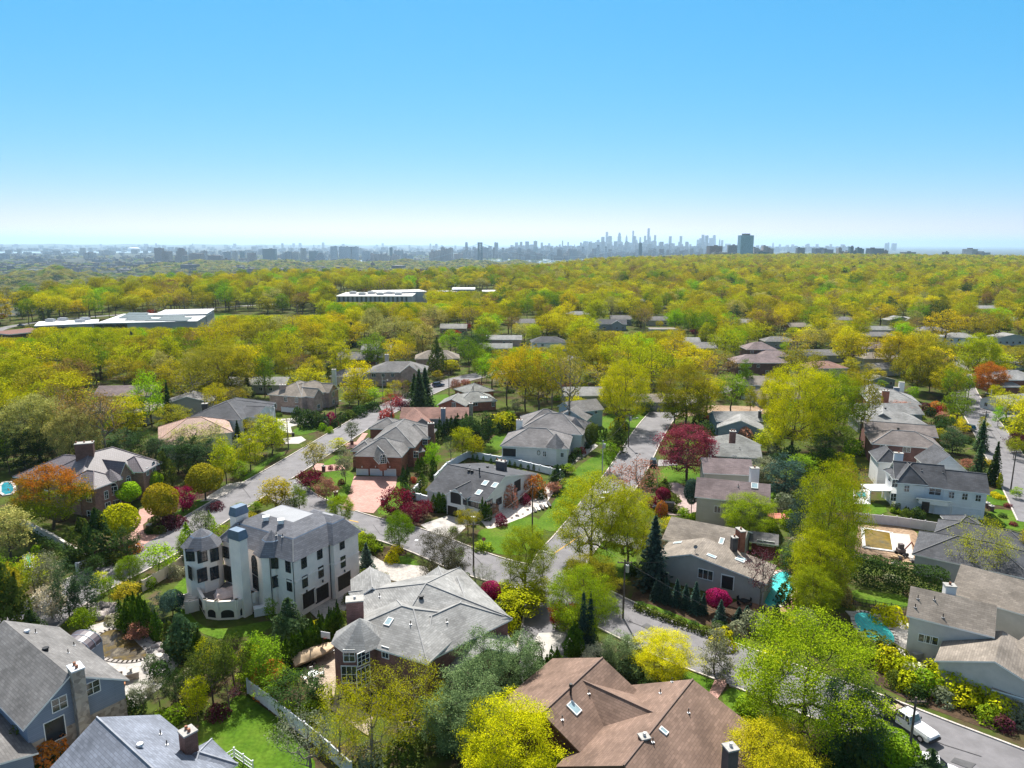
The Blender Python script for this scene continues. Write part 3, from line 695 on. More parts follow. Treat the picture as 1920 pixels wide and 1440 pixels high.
LW = [[(318, 1110), (350, 1078), (365, 1075), (362, 1100), (350, 1140), (372, 1170), (405, 1180), (470, 1170), (505, 1163), (514, 1172), (485, 1190), (445, 1196), (395, 1198), (340, 1160)],
 [(375, 1355), (400, 1330), (450, 1300), (470, 1310), (520, 1345), (565, 1395), (600, 1440), (560, 1475), (430, 1490), (360, 1400)],
 [(556, 935), (575, 905), (600, 888), (650, 880), (668, 893), (655, 925), (640, 950), (600, 948)],
 [(602, 872), (625, 855), (645, 845), (640, 862), (622, 872)], [(745, 900), (770, 905), (765, 935), (735, 968), (702, 962), (722, 940)],
 [(893, 1008), (900, 992), (930, 990), (985, 968), (1010, 970), (1022, 995), (1010, 1020), (985, 1040), (945, 1042), (905, 1030)],
 [(1000, 985), (1040, 940), (1060, 900), (1095, 865), (1130, 848), (1165, 850), (1178, 855), (1145, 905), (1108, 955), (1075, 985), (1040, 1000)],
 [(900, 848), (930, 812), (955, 812), (950, 835), (925, 850)], [(1228, 905), (1240, 875), (1290, 872), (1318, 880), (1312, 910), (1270, 905)],
 [(1083, 1075), (1095, 1030), (1118, 1012), (1165, 1022), (1195, 1032), (1190, 1080), (1130, 1100), (1090, 1090)],
 [(1188, 1125), (1235, 1138), (1300, 1165), (1350, 1185), (1400, 1200), (1395, 1213), (1290, 1172), (1190, 1132)],
 [(1275, 1300), (1285, 1250), (1300, 1256), (1345, 1272), (1340, 1290), (1320, 1310)], [(1348, 1312), (1370, 1285), (1400, 1295), (1420, 1350), (1400, 1380)],
 [(1596, 1102), (1650, 1110), (1705, 1118), (1712, 1140), (1650, 1135), (1598, 1128)], [(1850, 925), (1885, 910), (1925, 935), (1925, 955), (1880, 948), (1850, 945)], [(1850, 952), (1925, 960), (1925, 1000), (1870, 985)],
 [(1608, 943), (1660, 945), (1664, 965), (1610, 962)], [(1440, 920), (1480, 925), (1482, 945), (1440, 940)], [(722, 1050), (760, 1040), (790, 1056), (792, 1060), (760, 1062), (725, 1058)],
 [(552, 802), (580, 797), (606, 799), (596, 808), (568, 816), (548, 814)], [(330, 960), (360, 938), (400, 935), (414, 938), (385, 955), (345, 972), (325, 978)], [(255, 1030), (268, 1022), (300, 1005), (306, 998), (275, 990), (270, 1000)],
 [(440, 925), (470, 880), (520, 850), (540, 845), (505, 868), (465, 900)], [(1830, 785), (1850, 800), (1872, 835), (1900, 862), (1925, 880), (1925, 850), (1890, 820), (1866, 790)], [(1100, 800), (1140, 775), (1200, 765), (1225, 775), (1190, 830), (1120, 840)],
 [(1560, 860), (1600, 840), (1612, 900), (1600, 960), (1560, 960)], [(1832, 750), (1862, 765), (1870, 772), (1835, 762)], [(800, 742), (850, 738), (835, 762), (805, 770)], [(1250, 800), (1340, 790), (1345, 830), (1250, 850)], [(640, 775), (690, 755), (710, 750), (690, 766), (650, 790)],
 [(330, 592), (420, 586), (440, 590), (400, 600), (340, 600)], [(0, 622), (60, 612), (160, 603), (160, 610), (60, 624), (0, 640)], [(1380, 1080), (1440, 1050), (1480, 1050), (1470, 1068), (1420, 1075)]]
for P in LW: patch('lawn', 'lawn', P, LAWN, 1)
for P in [[(170, 1080), (255, 1030), (300, 1003), (330, 975), (320, 960), (240, 1000), (150, 1050)], [(310, 962), (390, 938), (415, 928), (405, 915), (350, 930), (310, 945)], [(718, 1040), (745, 1020), (765, 1030), (760, 1042), (725, 1055)], [(575, 905), (600, 890), (612, 905), (590, 918)], [(745, 925), (800, 925), (800, 985), (770, 990), (740, 970)],
          [(1180, 1130), (1400, 1200), (1480, 1200), (1460, 1150), (1250, 1110), (1190, 1105)], [(1640, 1290), (1925, 1395), (1925, 1330), (1700, 1260), (1640, 1260)]]: patch('soil', 'planting_bed', P, SOIL, 1)
for pl, w in ((r1, 9.4), (r2, 8.6), (r3, 9.0), (r4, 9.6), (r5, 9.0)):
    curb(pl, w, 1); curb(pl, w, -1)
for o in ((.14), (-.14)):
    a, b = at(1037+o*18, 1040), at(1090+o*18, 1004)
    d = (b-a).normalized(); nn = Vector((-d.y, d.x, 0))*o
    m = MB(); P = [a+nn-d.cross(UP)*.05, a+nn+d.cross(UP)*.05, b+nn+d.cross(UP)*.05, b+nn-d.cross(UP)*.05]; m.poly([(p.x, p.y, .112) for p in P]); tag(m.build('road_marking', YEL), kind='structure')
strip('road_marking', [(1006, 1031), (1022, 1035), (1038, 1039)], .35, WPAINT, .113)
strip('road_marking', [(590, 962), (612, 970)], .3, YEL, .112); strip('road_marking', [(655, 976), (672, 980)], .3, YEL, .112)
CRACK = surf('tar_seam', (.035, .034, .036), .6, .2, 1)
for i, P in enumerate((((600, 838), (632, 822), (668, 800)), ((470, 935), (455, 915), (470, 905)), ((700, 985), (712, 1002), (735, 1012)), ((1180, 1166), (1230, 1186), (1290, 1208)), ((1150, 935), (1172, 895), (1200, 850)), ((1700, 1368), (1770, 1398), (1840, 1420)), ((1250, 1185), (1235, 1205), (1215, 1196)), ((1868, 825), (1852, 800), (1838, 782)), ((860, 1052), (880, 1035), (905, 1060)))): strip('tar_seam', P, .09, CRACK, .125+i*.001)
PATCHA = surf('asphalt_patch', (.10, .10, .105), .9, .15, .8)
for i, P in enumerate((((1212, 1168), (1228, 1176), (1218, 1182), (1202, 1174)), ((1145, 915), (1160, 915), (1155, 928), (1139, 928)), ((1790, 1420), (1830, 1432), (1820, 1442), (1782, 1428)), ((585, 850), (602, 842), (610, 848), (594, 857)), ((745, 1018), (768, 1026), (760, 1032), (738, 1023)))): patch('mark', 'road_patch', P, PATCHA, z=.118+i*.001)
for c in ((781, 1014), (555, 905), (1830, 800)):
    p = at(*c); m = MB(); m.prism([(p.x+.35*math.cos(i*.524), p.y+.35*math.sin(i*.524)) for i in range(12)], 0, .125); tag(m.build('manhole_cover', METAL), 'round iron manhole cover in the asphalt near '+{781: 'the leafy street tree', 555: 'the pink ornamental tree', 1830: 'the side street'}[c[0]], 'manhole cover')
# ------------------------------------------------------------------ houses
LB = lambda *a: None
SH_D = shingle('dark', (.085, .088, .098)); SH_G = shingle('grey', (.175, .17, .168)); SH_LG = shingle('light_grey', (.27, .27, .265)); SH_BL = shingle('slate_blue', (.18, .20, .245)); SH_BR = shingle('brown', (.20, .135, .105)); SH_MB = shingle('mauve', (.21, .165, .165)); SH_T = shingle('taupe', (.235, .205, .175)); SH_RD = shingle('terracotta', (.25, .145, .12)); SH_OL = shingle('sage_grey', (.22, .225, .215))
CAP_L = surf('ridge_pale', (.27, .27, .27), .8, .1, 1); CAP_D = surf('ridge_dark', (.13, .13, .135), .8, .1, 1); CAP_B = surf('ridge_brown', (.19, .13, .105), .8, .1, 1)
BR_P = brickm('plum', (.24, .125, .11)); BR_R = brickm('red', (.33, .13, .085)); BR_PK = brickm('pink', (.46, .32, .27)); BR_D = brickm('brown', (.20, .11, .09))
SIDE_B = siding('blue', (.22, .26, .33)); SIDE_W = siding('white', (.78, .765, .74)); SIDE_LB = siding('pale_blue', (.45, .53, .56)); SIDE_G = siding('grey', (.30, .31, .33)); SIDE_BE = siding('beige', (.46, .43, .37)); WOOD_D = siding('dark_wood', (.12, .05, .035))
STU_G = stucco('grey', (.40, .41, .44)); STU_S = surf('limestone', (.86, .765, .68), .9, .07, .5, .2, bump=.04); STU_W = stucco('white', (.70, .70, .69)); STU_T = stucco('taupe', (.42, .38, .34))
STONE = stone_mix('field_stone', [(.30, .25, .20), (.42, .36, .30), (.22, .18, .15), (.36, .31, .27)], 2.2); BLUEM = surf('blue_metal', (.12, .17, .24), .4, .15, 1, .5, metal=.3)
GDOOR = surf('garage_white', (.66, .68, .70), .5, .05, 1); DDOOR = surf('door_dark', (.03, .025, .022), .5, .2, 1)
# ---- stone mansion with a mansard roof
z = 9.3; ref = at(520, 1030, z)
A = House('stone_mansion', 'pale limestone mansion with a dark mansard roof, corner turret and terrace', 'house', ref, STU_S, shingle('mansard', (.165, .17, .19), .14), 'the limestone mansion', edge=COPPER, cap=None)
nA, nB, nC = at(550, 1052, z), at(661, 997, z), at(403, 1016, z)
uA = (nB-nA); uA.z = 0; LA = uA.length; uA.normalize(); vA = Vector((-uA.y, uA.x, 0)); vA = vA if (nC-nA).dot(vA) > 0 else -vA; DA = (nC-nA).dot(vA)
PA = A.wing(nA, uA, LA, vA, DA, z, roof='none', z0=-2.2)
def mansard(H, P, L, D, ze, i1=1.7, h1=2.5, i2=4.2, h2=3.7, flat=None):
    def ring(i, zz): return [P(i, i, zz), P(L-i, i, zz), P(L-i, D-i, zz), P(i, D-i, zz)]
    a, b, c = ring(-.45, ze), ring(i1, ze+h1), ring(i2, ze+h2); e = ring(i1-.12, ze+h1-.12)
    for r0, r1 in ((a, e), (b, c)):
        for k in range(4): q = [r0[k], r0[(k+1) % 4], r1[(k+1) % 4], r1[k]]; H.R.poly(q, 0); H.planes.append(q)
    for k in range(4): H.R.poly([e[k], e[(k+1) % 4], b[(k+1) % 4], b[k]], 2); H.R.poly([a[k], a[(k+1) % 4], P(*[(0, 0), (L, 0), (L, D), (0, D)][(k+1) % 4], ze-.05), P(*[(0, 0), (L, 0), (L, D), (0, D)][k], ze-.05)], 1)
    H.R.poly(c, 3); H.planes.append(c); return c
top = mansard(A, PA, LA, DA, z)
bay0 = PA(LA*.58, -.9, 0); A.wing(bay0, uA, LA*.42+.25, vA, DA*.5, z, roof='none', z0=-2.2)
Pb = lambda a, b, zz: Vector((bay0.x+uA.x*a+vA.x*b, bay0.y+uA.y*a+vA.y*b, zz))
mansard(A, Pb, LA*.42+.25, DA*.5, z+.06, 1.5, 2.55, 2.55, 3.3)
# round-fronted stair bay and the octagonal turret on the lawn side
def octo(H, c, R, ze, hroof, z0=-.3, n=8, k=.55, split=.62, mi=0):
    P = lambda r, zz, i: Vector((c.x+r*math.cos(6.2832*(i+.5)/n), c.y+r*math.sin(6.2832*(i+.5)/n), zz))
    for i in range(n):
        p, q = P(R, z0, i), P(R, z0, i+1); H.W.poly([p, q, P(R, ze, i+1), P(R, ze, i)], mi)
        d = (q-p).normalized(); nn = Vector((d.y, -d.x, 0)); nn = nn if (p-c).dot(nn) > 0 else -nn; H.walls.append((p, d, (q-p).length, z0, ze, nn))
        if split: 
            q1 = [P(R+.4, ze, i), P(R+.4, ze, i+1), P(R*k+.15, ze+hroof*split-.1, i+1), P(R*k+.15, ze+hroof*split-.1, i)]; q2 = [P(R*k, ze+hroof*split, i), P(R*k, ze+hroof*split, i+1), Vector((c.x, c.y, ze+hroof))]
            H.R.poly(q1, 0); H.R.poly(q2, 0); H.R.poly([q1[3], q1[2], q2[1], q2[0]], 2); H.planes += [q1, q2]
        else: q2 = [P(R+.4, ze, i), P(R+.4, ze, i+1), Vector((c.x, c.y, ze+hroof))]; H.R.poly(q2, 0); H.planes.append(q2)
    H.R.poly([P(R+.4, ze-.02, i) for i in range(n)][::-1], 1); H.foot.append([P(R, 0, i) for i in range(n)])
tc_ = at(379, 1017, z); octo(A, Vector((tc_.x, tc_.y, 0)), 2.75, z-.2, 2.6, -.3)
sc_ = PA(1.2, DA*.36, 0); octo(A, Vector((sc_.x, sc_.y, 0)), 2.5, z-.1, 3.3, -.3)
for px, py, L, D in ((533, 957, 5, 6), (592, 962, 5.2, 6)):
    c = at(px, py, z+3.2); o = Vector((c.x, c.y, 0))-uA*L/2-vA*D/2; A.wing(o, uA, L, vA, D, z+2.2, roof='hip', rise=1.5, z0=4)
A.done()
for o in A.r.children:
    if o.name.startswith('roof'): o.data.materials.clear(); [o.data.materials.append(m) for m in (A.rm, COPPER, BLUEM, surf('flat_roof', (.30, .31, .33), .8, .08, .4))]
# roof faces carry 4 material slots: set them again from the builder
ro = [o for o in A.r.children if o.name.startswith('roof')][0]; ro.data.polygons.foreach_set('material_index', A.R.m)
for i in range(4):
    hips = MB(); hips.tube(PA(*[(-.4, -.4), (LA+.4, -.4), (LA+.4, DA+.4), (-.4, DA+.4)][i], z+.08), PA(*[(1.6, 1.6), (LA-1.6, 1.6), (LA-1.6, DA-1.6), (1.6, DA-1.6)][i], z+2.45), .1, .1, 4); hips.build('ridge_cap', CAP_L, ro)
for p, dd, L, z0, z1, n in A.walls[:8]:
    if (EYE-p).dot(n) > 5:
        m = MB(); m.obox(p+dd*(L/2)+n*.05+UP*(5.9-z0), dd, n, UP, L/2-.02, .06, .14); m.build('string_course', STU_S, A.r)
W = A.win; DF = DARKFR
for px, py, w, h in ((356.5, 1040, 1.25, 2.0), (379, 1042, 1.4, 2.0), (402, 1040, 1.25, 2.0), (357, 1074, 1.25, 2.0), (379, 1078, 1.4, 2.1), (402, 1074, 1.25, 2.0), (423, 1035, 1.5, 1.8)): W(px, py, w, h, 3, 3, fm=DF)
W(478, 1064, 1.7, 2.2, 3, 4, fm=DF, arch=True); W(480, 1092, 1.7, 2.1, 3, 3, fm=DF)
for px, py in ((515, 1055), (540.5, 1062), (516.5, 1090), (543, 1097), (569.5, 1054), (599, 1037), (641, 1019), (571.5, 1090), (601.5, 1072), (643, 1053)): W(px, py, .95, 1.75, 2, 3, fm=DF)
A.panel(427, 1075, 2.0, 2.7, DDOOR, 'door', 4, 2)
for px, py, w in ((579, 1122, 2.6), (603, 1112, 2.9), (645, 1089, 2.9)): A.panel(px, py, w, 2.5, DDOOR, 'garage_door', 5, 4, fr=STU_S)
for px, py in ((574, 1108), (604, 1089), (645, 1070)):
    b = A.hit(px, py)
    if b: m = MB(); m.box(b[1]+b[2]*.18, .16, .16, .4); m.tube(b[1]+b[2]*.02, b[1]+b[2]*.18+UP*.25, .04, .04, 5); m.build('wall_lamp', BLACK, A.r)
A.chimney(446, 1009, z+2.9, 2.3, 1.4, STU_S, rot=math.atan2(vA.y, vA.x), pots=0, cap=BLUEM); cx = at(446, 1009, z+2.9); k = MB(); k.frustum((cx.x, cx.y), 2.6, 1.7, z+3.06, z+4.3, .8, math.atan2(vA.y, vA.x)); k.build('chimney_cap', BLUEM, A.r)
cq = PA(LA*.22, DA-.9, z+3.4); cx = cq; cpx = proj(cq); A.chimney(cpx[0], cpx[1], z+3.4, 2.4, 1.4, STU_S, z0=5, rot=math.atan2(uA.y, uA.x), pots=0, cap=BLUEM); k = MB(); k.frustum((cx.x, cx.y), 2.6, 1.7, z+3.56, z+4.8, .8, math.atan2(uA.y, uA.x)); k.build('chimney_cap', BLUEM, A.r)
for p in ((499, 975), (527, 981)): A.vent(*p, 'box')
for p in ((438, 984), (449, 986), (518, 1004), (530, 1007)): A.vent(*p)
for px, py, yb in ((506, 1043, 1120), (548, 1054, 1130), (618, 1020, 1115)):
    b = A.hit(px, py+4)
    if b: m = MB(); X = b[1]+b[2]*.1; m.tube((X.x, X.y, -.5), (X.x, X.y, z-.2), .06, .06, 6); m.build('downspout', BLACK, A.r)
# terrace
tz = 2.1; tp = [at(*p, 0) for p in ((371, 1130), (387, 1160), (409, 1163), (446, 1161), (476, 1147), (493, 1138))]
inn = [PA(.1, DA*.27, 0), PA(.2, DA*.98, 0)]; tp.append(inn[0]); pol = [(p.x, p.y) for p in tp]+[(p.x, p.y) for p in inn[1:]]
m = MB(); m.prism(pol, -.3, tz, 0, 1); m.build('terrace', [STU_S, surf('terrace_floor', (.17, .16, .16), .9, .15, .5, kind='paver')], A.r)
m = MB(); sq = MB()
for i in range(len(tp)-1):
    a, b = tp[i], tp[i+1]; d = (b-a); L = d.length; d.normalize(); nn = Vector((-d.y, d.x, 0)); c = (a+b)/2
    m.obox(Vector((c.x, c.y, tz+.42)), d, nn, UP, L/2-.2, .12, .40); m.obox(Vector((c.x, c.y, tz+.88)), d, nn, UP, L/2-.2, .2, .06)
    for q in (a, b): m.box((q.x, q.y, tz+.3), .55, .55, 1.7, math.atan2(d.y, d.x))
    out = nn if (c-(tp[0]+tp[-1])/2).dot(nn) > 0 else -nn
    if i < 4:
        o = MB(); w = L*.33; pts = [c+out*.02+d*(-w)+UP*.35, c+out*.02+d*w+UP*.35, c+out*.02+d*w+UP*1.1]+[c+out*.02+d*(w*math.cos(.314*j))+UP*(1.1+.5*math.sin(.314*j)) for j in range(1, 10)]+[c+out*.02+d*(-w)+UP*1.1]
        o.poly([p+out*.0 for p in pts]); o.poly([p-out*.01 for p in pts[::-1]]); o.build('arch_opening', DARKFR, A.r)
m.build('parapet', STU_S, A.r)
m = MB(); s0 = at(371, 1118, tz); 
for i in range(9):
    p = at(344+i*3.0, 1141-i*1.2, 0); m.box((p.x, p.y, .12+i*.115), .5, 1.9, .24+i*.23, math.atan2(uA.y, uA.x)+.3)
m.build('terrace_steps', STU_S, A.r)
for q in ((338, 1137), (352, 1150)):
    m = MB(); a, b = at(*q), at(q[0]+22, q[1]-6); d = (b-a).normalized(); m.obox(Vector(((a.x+b.x)/2, (a.y+b.y)/2, .9)), d, Vector((-d.y, d.x, 0)), UP, (b-a).length/2, .12, .9); m.box((a.x, a.y, .9), .5, .5, 2.2); m.build('stair_wall', STU_S, A.r)
# ---- plum-brick house, grey hip roof (middle)
z = 5.9; B = House('brick_house', 'plum brick house with a broad grey hip roof and faceted bay beside the tan patio', 'house', at(760, 1160, z), BR_P, SH_LG, 'the plum brick house', cap=CAP_L)
B.W3((637, 1190), (800, 1240), (700, 1108), z, roof='hip', rise=2.6)
B.W3((725, 1215), (948, 1156), (672, 1098), z-.15, D=16, roof='hip', rise=3.1)
B.W3((798, 1237), (952, 1160), None, z-.4, D=9, roof='hip', rise=2.2)
B.W3((826, 1213), (848, 1255), None, 3.2, D=9, roof='gable_u', rise=2.2)
c = at(676, 1196, z); octo(B, Vector((c.x, c.y, 0)), 3.3, z+.05, 2.7, split=0)
for px, py, L, rz in ((836, 1102, 5, 0), (880, 1124, 4, 0), (700, 1103, 5, 0)):
    c = at(px, py, z+.8); B.wing(Vector((c.x-2.5, c.y-1, 0)), Vector((1, .25, 0)).normalized(), L, Vector((-.25, 1, 0)).normalized(), 6, z-.2, roof='gable_v', rise=1.5, z0=1)
B.done()
B.chimney(665, 1124, z+2.9, 2.2, 1.6, BR_P, rot=.2, pots=1, capcol=METAL)
B.win(655, 1229, 1.4, 1.6, 2, 2); B.win(681, 1233, 1.7, 1.7, 3, 3); B.win(655, 1264, 1.9, 2.3, 3, 2); B.win(681, 1268, 1.9, 2.5, 3, 3); B.win(723, 1223, 1.0, 1.5, 2, 2)
B.skylight(729, 1166, .8, 1.1); B.vent(790, 1122, 'dark'); B.vent(712, 1119); B.vent(770, 1171); B.vent(838, 1167)
# ---- brown shingle house, H plan
C = House('brown_house', 'dark wood house under a sprawling H-shaped brown shingle roof', 'house', at(1180, 1350, 4), WOOD_D, SH_BR, 'the brown shingled house', cap=CAP_B, trim=surf('brown_trim', (.16, .09, .06), .6, .1, 1))
C.WRE((1126, 1236), (1021, 1333), 6.6, 6.6, (970, 1322), 4.0, flip=0)
C.WRE((1296, 1277), (1217, 1376), 7.2, (1417, 1365), (1176, 1271), 3.7, ext=5)
pc1, pc2 = at(1090, 1275, 6.3), at(1240, 1343, 6.3); C.WRE((1090, 1275), (1240, 1343), 6.35, (1120, 1368), 5.0, 3.8, og=0)
C.done()
for px, py in ((1070, 1302), (1104, 1301), (1260, 1279), (1238, 1300), (1291, 1337), (1224, 1392), (1054, 1350)): C.vent(px, py, 'pipe' if px != 1070 else 'tall')
C.skylight(1076, 1328, 1.0, 1.4); C.skylight(1244, 1371, .5, .8)
C.chimney(1208, 1382, 7.2, .9, .9, WOOD_D, rot=.3, pots=1, capcol=METAL); C.chimney(1370, 1402, 7.6, 1.1, 1.1, surf('charcoal_stucco', (.09, .08, .08)), rot=.3, pots=1, capcol=METAL)
p_, d_, L_c, z0_, z1_, n_ = C.walls[8]
for fr, w, h, zc in ((.10, 1.3, 2.2, 1.7), (.22, 1.7, 2.4, 1.8), (.36, 1.7, 2.4, 1.8), (.50, 1.7, 2.4, 1.8), (.66, 1.6, 1.3, 2.5), (.80, 1.5, 2.2, 1.8)): X = p_+d_*(L_c*fr); C.frame(Vector((X.x, X.y, zc))+n_*.01, n_, d_, w, h, 2, 1)
# ---- blue gabled house with stone chimney
D_ = House('blue_gable_house', 'slate-blue gabled house with a tall fieldstone chimney beside the pond', 'house', at(90, 1270, 5), SIDE_B, SH_G, 'the blue gabled house', wall2=STONE, edge=TRIM)
D_.WRE((9, 1165), (128, 1264), 8.6, (37, 1345), (217, 1260), 5.2, band=2.6)
D_.W3((0, 1330), (60, 1410), None, 2.9, D=-6, roof='shed_v', rise=1.4)
D_.done()
D_.chimney(142, 1252, 9.3, 1.7, 1.2, STONE, rot=-.75, pots=2, cap=surf('flashing', (.55, .58, .62), .4, .1, 1))
D_.win(111, 1319, 1.5, 1.5, 2, 2); D_.win(173.5, 1289, 1.5, 1.5, 2, 2); D_.win(103, 1368, 2.0, 2.6, 1, 1)
for p, k in (((51, 1187), 'round'), ((86, 1220), 'dark'), ((139, 1211), 'pipe'), ((67, 1187), 'pipe'), ((128, 1225), 'pipe')): D_.vent(*p, k)
# barrel-roofed sunroom
m = MB(); a0, a1 = at(95, 1203, 6.6), at(150, 1190, 4.6); d = Vector((a1.x-a0.x, a1.y-a0.y, 0)); L = d.length; d.normalize(); nn = Vector((-d.y, d.x, 0)); a0.z = 0
for i in range(10):
    t0, t1 = math.pi*i/10, math.pi*(i+1)/10; f = lambda t, s: a0+d*s+nn*(2.2*math.cos(t))+UP*(3.2+1.5*math.sin(t))
    m.poly([f(t0, 0), f(t0, L+1), f(t1, L+1), f(t1, 0)]); m.poly([f(t1, L+1), f(t0, L+1), a0+d*(L+1)+UP*3.2], 1)
    for j in range(6): m.tube(f(t0, (L+1)*j/5), f(t1, (L+1)*j/5), .06, .06, 4, 1)
for s in (-1, 1): p = a0+nn*(2.15*s); m.obox(p+d*((L+1)/2)+UP*1.55, d, nn, UP, (L+1)/2, .08, 1.65, 1)
m.build('sunroom', [surf('bronze_glazing', (.09, .07, .085), .45, .15, .6, .6), SIDE_B], D_.r)
# ---- slate-blue roof at the bottom edge
E_ = House('slate_roof_house', 'house with a big blue-grey shingle gable roof and square brick chimney', 'house', at(240, 1400, 5), SIDE_W, SH_BL, 'the slate-blue roof', cap=surf('ridge_slate', (.27, .29, .33)))
E_.WRE((185, 1348), (282, 1437), 7.4, (85, 1436), (400, 1429), 4.4, ext=6)
p = at(392, 1395, 4.2); E_.wing(Vector((p.x-3.0, p.y-2.5, 0)), Vector((.75, -.66, 0)), 4.6, Vector((.66, .75, 0)), 4.2, 3.8, roof='hip', rise=1.4)
E_.done(); E_.chimney(352, 1372, 7.2, 1.3, 1.3, BR_D, rot=-.7, pots=2)
E_.vent(263, 1401, 'round'); E_.vent(313, 1397); E_.vent(301, 1377)
# ---- pink-brick mansion at the left
z = 6.3; P_ = House('pink_brick_mansion', 'rose brick mansion with plum tile roofs behind the orange-tipped tree', 'house', at(150, 900, z), brickm('rose', (.34, .20, .16)), surf('tile_plum', (.15, .13, .145), .55, .14, .4, .5, kind='tile'), 'the rose brick mansion', cap=surf('ridge_tile', (.2, .17, .18)))
P_.W3((147, 912), (300, 868), (24, 891), z, D=13, roof='hip', rise=4.4)
P_.W3((30, 893), (150, 905), None, z-.6, D=13, roof='hip', rise=3.4)
P_.W3((176, 916), (224, 898), None, z-.1, D=8, roof='hip', rise=2.4)
P_.W3((222, 892), (246, 883), None, z+.4, D=8, roof='gable_v', rise=2.5)
P_.W3((268, 884), (298, 867), None, z+.1, D=7, roof='hip', rise=2.4)
c = at(208, 898, z); octo(P_, Vector((c.x, c.y, 0)), 2.0, z+.03, 2.2, split=0)
P_.done(); P_.chimney(158, 831, z+6.6, 3.4, 1.8, BR_D, rot=.35, pots=3)
for px, py, w, h, a in ((167, 933, 1.3, 1.8, 1), (199, 928, .9, 1.7, 0), (213, 920, 1.5, 1.8, 1), (216, 945, 2.2, 1.7, 0), (170, 965, 1.6, 1.6, 0), (276, 884, .9, 1.7, 0), (288, 877, 1.2, 1.8, 1), (202, 948, 1.2, 1.5, 0), (130, 985, 1.3, 1.5, 0), (241, 905, 1.1, 2, 1)): P_.win(px, py, w, h, 2, 2, arch=bool(a))
m = MB(); q = at(180, 960, 3.1)
for w_ in P_.walls[:4]:
    p, dd, L, z0, z1, n = w_
    if (EYE-p).dot(n) > 0: m.obox(p+dd*L/2+n*.04+UP*(3.3-z0*1), dd, n, UP, L/2, .05, .12)
m.build('belt_course', TRIM, P_.r)
# ---- black hip-roof white house
z = 5.6; G = House('charcoal_roof_house', 'white house with a low charcoal hip roof and columned front', 'house', at(440, 770, z), STU_W, SH_D, 'the charcoal-roofed white house', cap=CAP_D)
G.W3((357, 782), (452, 786), (407, 755), z, D=None, roof='hip', rise=3.0); G.W3((452, 786), (514, 755), (357, 782), z+.05, D=16, roof='hip', rise=3.2)
G.W3((478, 781), (512, 763), None, z+.2, D=5, roof='gable_v', rise=1.6)
G.done(); G.chimney(384, 757, 7, 1.6, 1.4, surf('charcoal_stucco', (.06, .06, .065)), rot=.2, pots=1)
G.autowin(3.4, 1.1, 1.6, (1.6, 4.2), fm=DARKFR, seed=3, maxn=12)
for i in range(4):
    b = G.hit(487+i*8, 775-i*4)
    if b: m = MB(); X = b[1]+b[2]*.5; m.tube((X.x, X.y, 0), (X.x, X.y, z), .25, .22, 10); m.box((X.x, X.y, .15), .7, .7, .3); m.build('column', TRIM, G.r)
# ---- pink brick hip house on the street
z = 5.4; I_ = House('pink_brick_house', 'two-storey pink brick house with a taupe hip roof, magenta maple in front', 'house', at(575, 740, z), BR_PK, SH_T, 'the pink brick house', cap=CAP_L)
I_.W3((505, 739), (566, 744), (634, 729), z, D=15, roof='hip', rise=3.4); I_.W3((566, 744), (634, 729), (505, 739), z+.05, D=11, roof='hip', rise=3.2)
I_.W3((588, 742), (604, 737), None, z+.3, D=6, roof='gable_v', rise=2.0); I_.W3((616, 734), (632, 728), None, z+.2, D=6, roof='gable_v', rise=2.2)
I_.done(); I_.chimney(530, 722, 8.2, 2, 1.4, BR_PK, rot=.1, pots=2); I_.autowin(4, 1.1, 1.5, (1.5, 4.1), seed=2, maxn=12)
# ---- tiled-roof house under the trees
z = 5.0; H_ = House('tiled_roof_house', 'house with a salmon clay tile roof half hidden by pale trees', 'house', at(355, 810, z), STU_W, surf('clay_tile', (.43, .285, .23), .7, .15, .5, .3, kind='tile'), 'the salmon tile roof', cap=surf('ridge_clay', (.52, .33, .25)))
H_.W3((300, 824), (434, 810), None, z, D=14, roof='hip', rise=3.4); H_.W3((300, 836), (360, 830), None, z-1, D=8, roof='hip', rise=2.2); H_.done(); H_.autowin(4, 1.2, 1.4, (3.2,), seed=4)
# ---- red brick garage house
z = 4.95; K = House('red_brick_house', 'red brick house with three white garage doors and grey hip roofs', 'house', at(715, 830, z), BR_R, SH_G, 'the three-door brick garage', cap=CAP_L)
kr = at(751, 856, z); ku, kv = Vector((.9955, -.095, 0)), Vector((.095, .9955, 0))
K.wing(kr-ku*11, ku, 11, kv, 10, z, roof='hip', rise=3.1)
K.wing(kr-ku*10.2+kv*7.5, ku, 11.6, kv, 20, z+.3, roof='hip', rise=3.5); K.wing(kr-ku*13.6+kv*5.5, ku, 5, kv, 8, z-.6, roof='hip', rise=1.8)
k2 = at(803, 822, z+.1); K.wing(k2-ku*9, ku, 9, kv, 9, z+.1, roof='hip', rise=2.6); k3 = at(694, 803, z-.3); K.wing(k3, ku, 8, kv, 8, z-.3, roof='hip', rise=2.2)
K.W3((713, 861), (725, 859.5), None, z+.5, D=5, roof='gable_v', rise=1.7, z0=2.6); K.W3((769, 848), (793, 844), None, 2.8, D=3, roof='shed_v', rise=.9)
K.done(); K.chimney(808, 794, 8.6, 1.6, 1.2, BR_D, rot=.15, pots=2)
for px in (679.5, 705.5, 731.5): K.panel(px, 888, 2.7, 2.1, GDOOR, 'garage_door', 4, 4, fr=TRIM)
K.win(718.5, 863, 1.5, 1.5, 3, 3, arch=True); K.win(797, 828, 1.2, 1.6, 2, 2); K.win(780, 852, 1.2, 1.6, 2, 2)
for px in (679, 705, 731):
    b = K.hit(px, 875)
    if b: m = MB(); m.box(b[1]+b[2]*.12, .2, .2, .35); m.build('wall_lamp', TRIM, K.r)
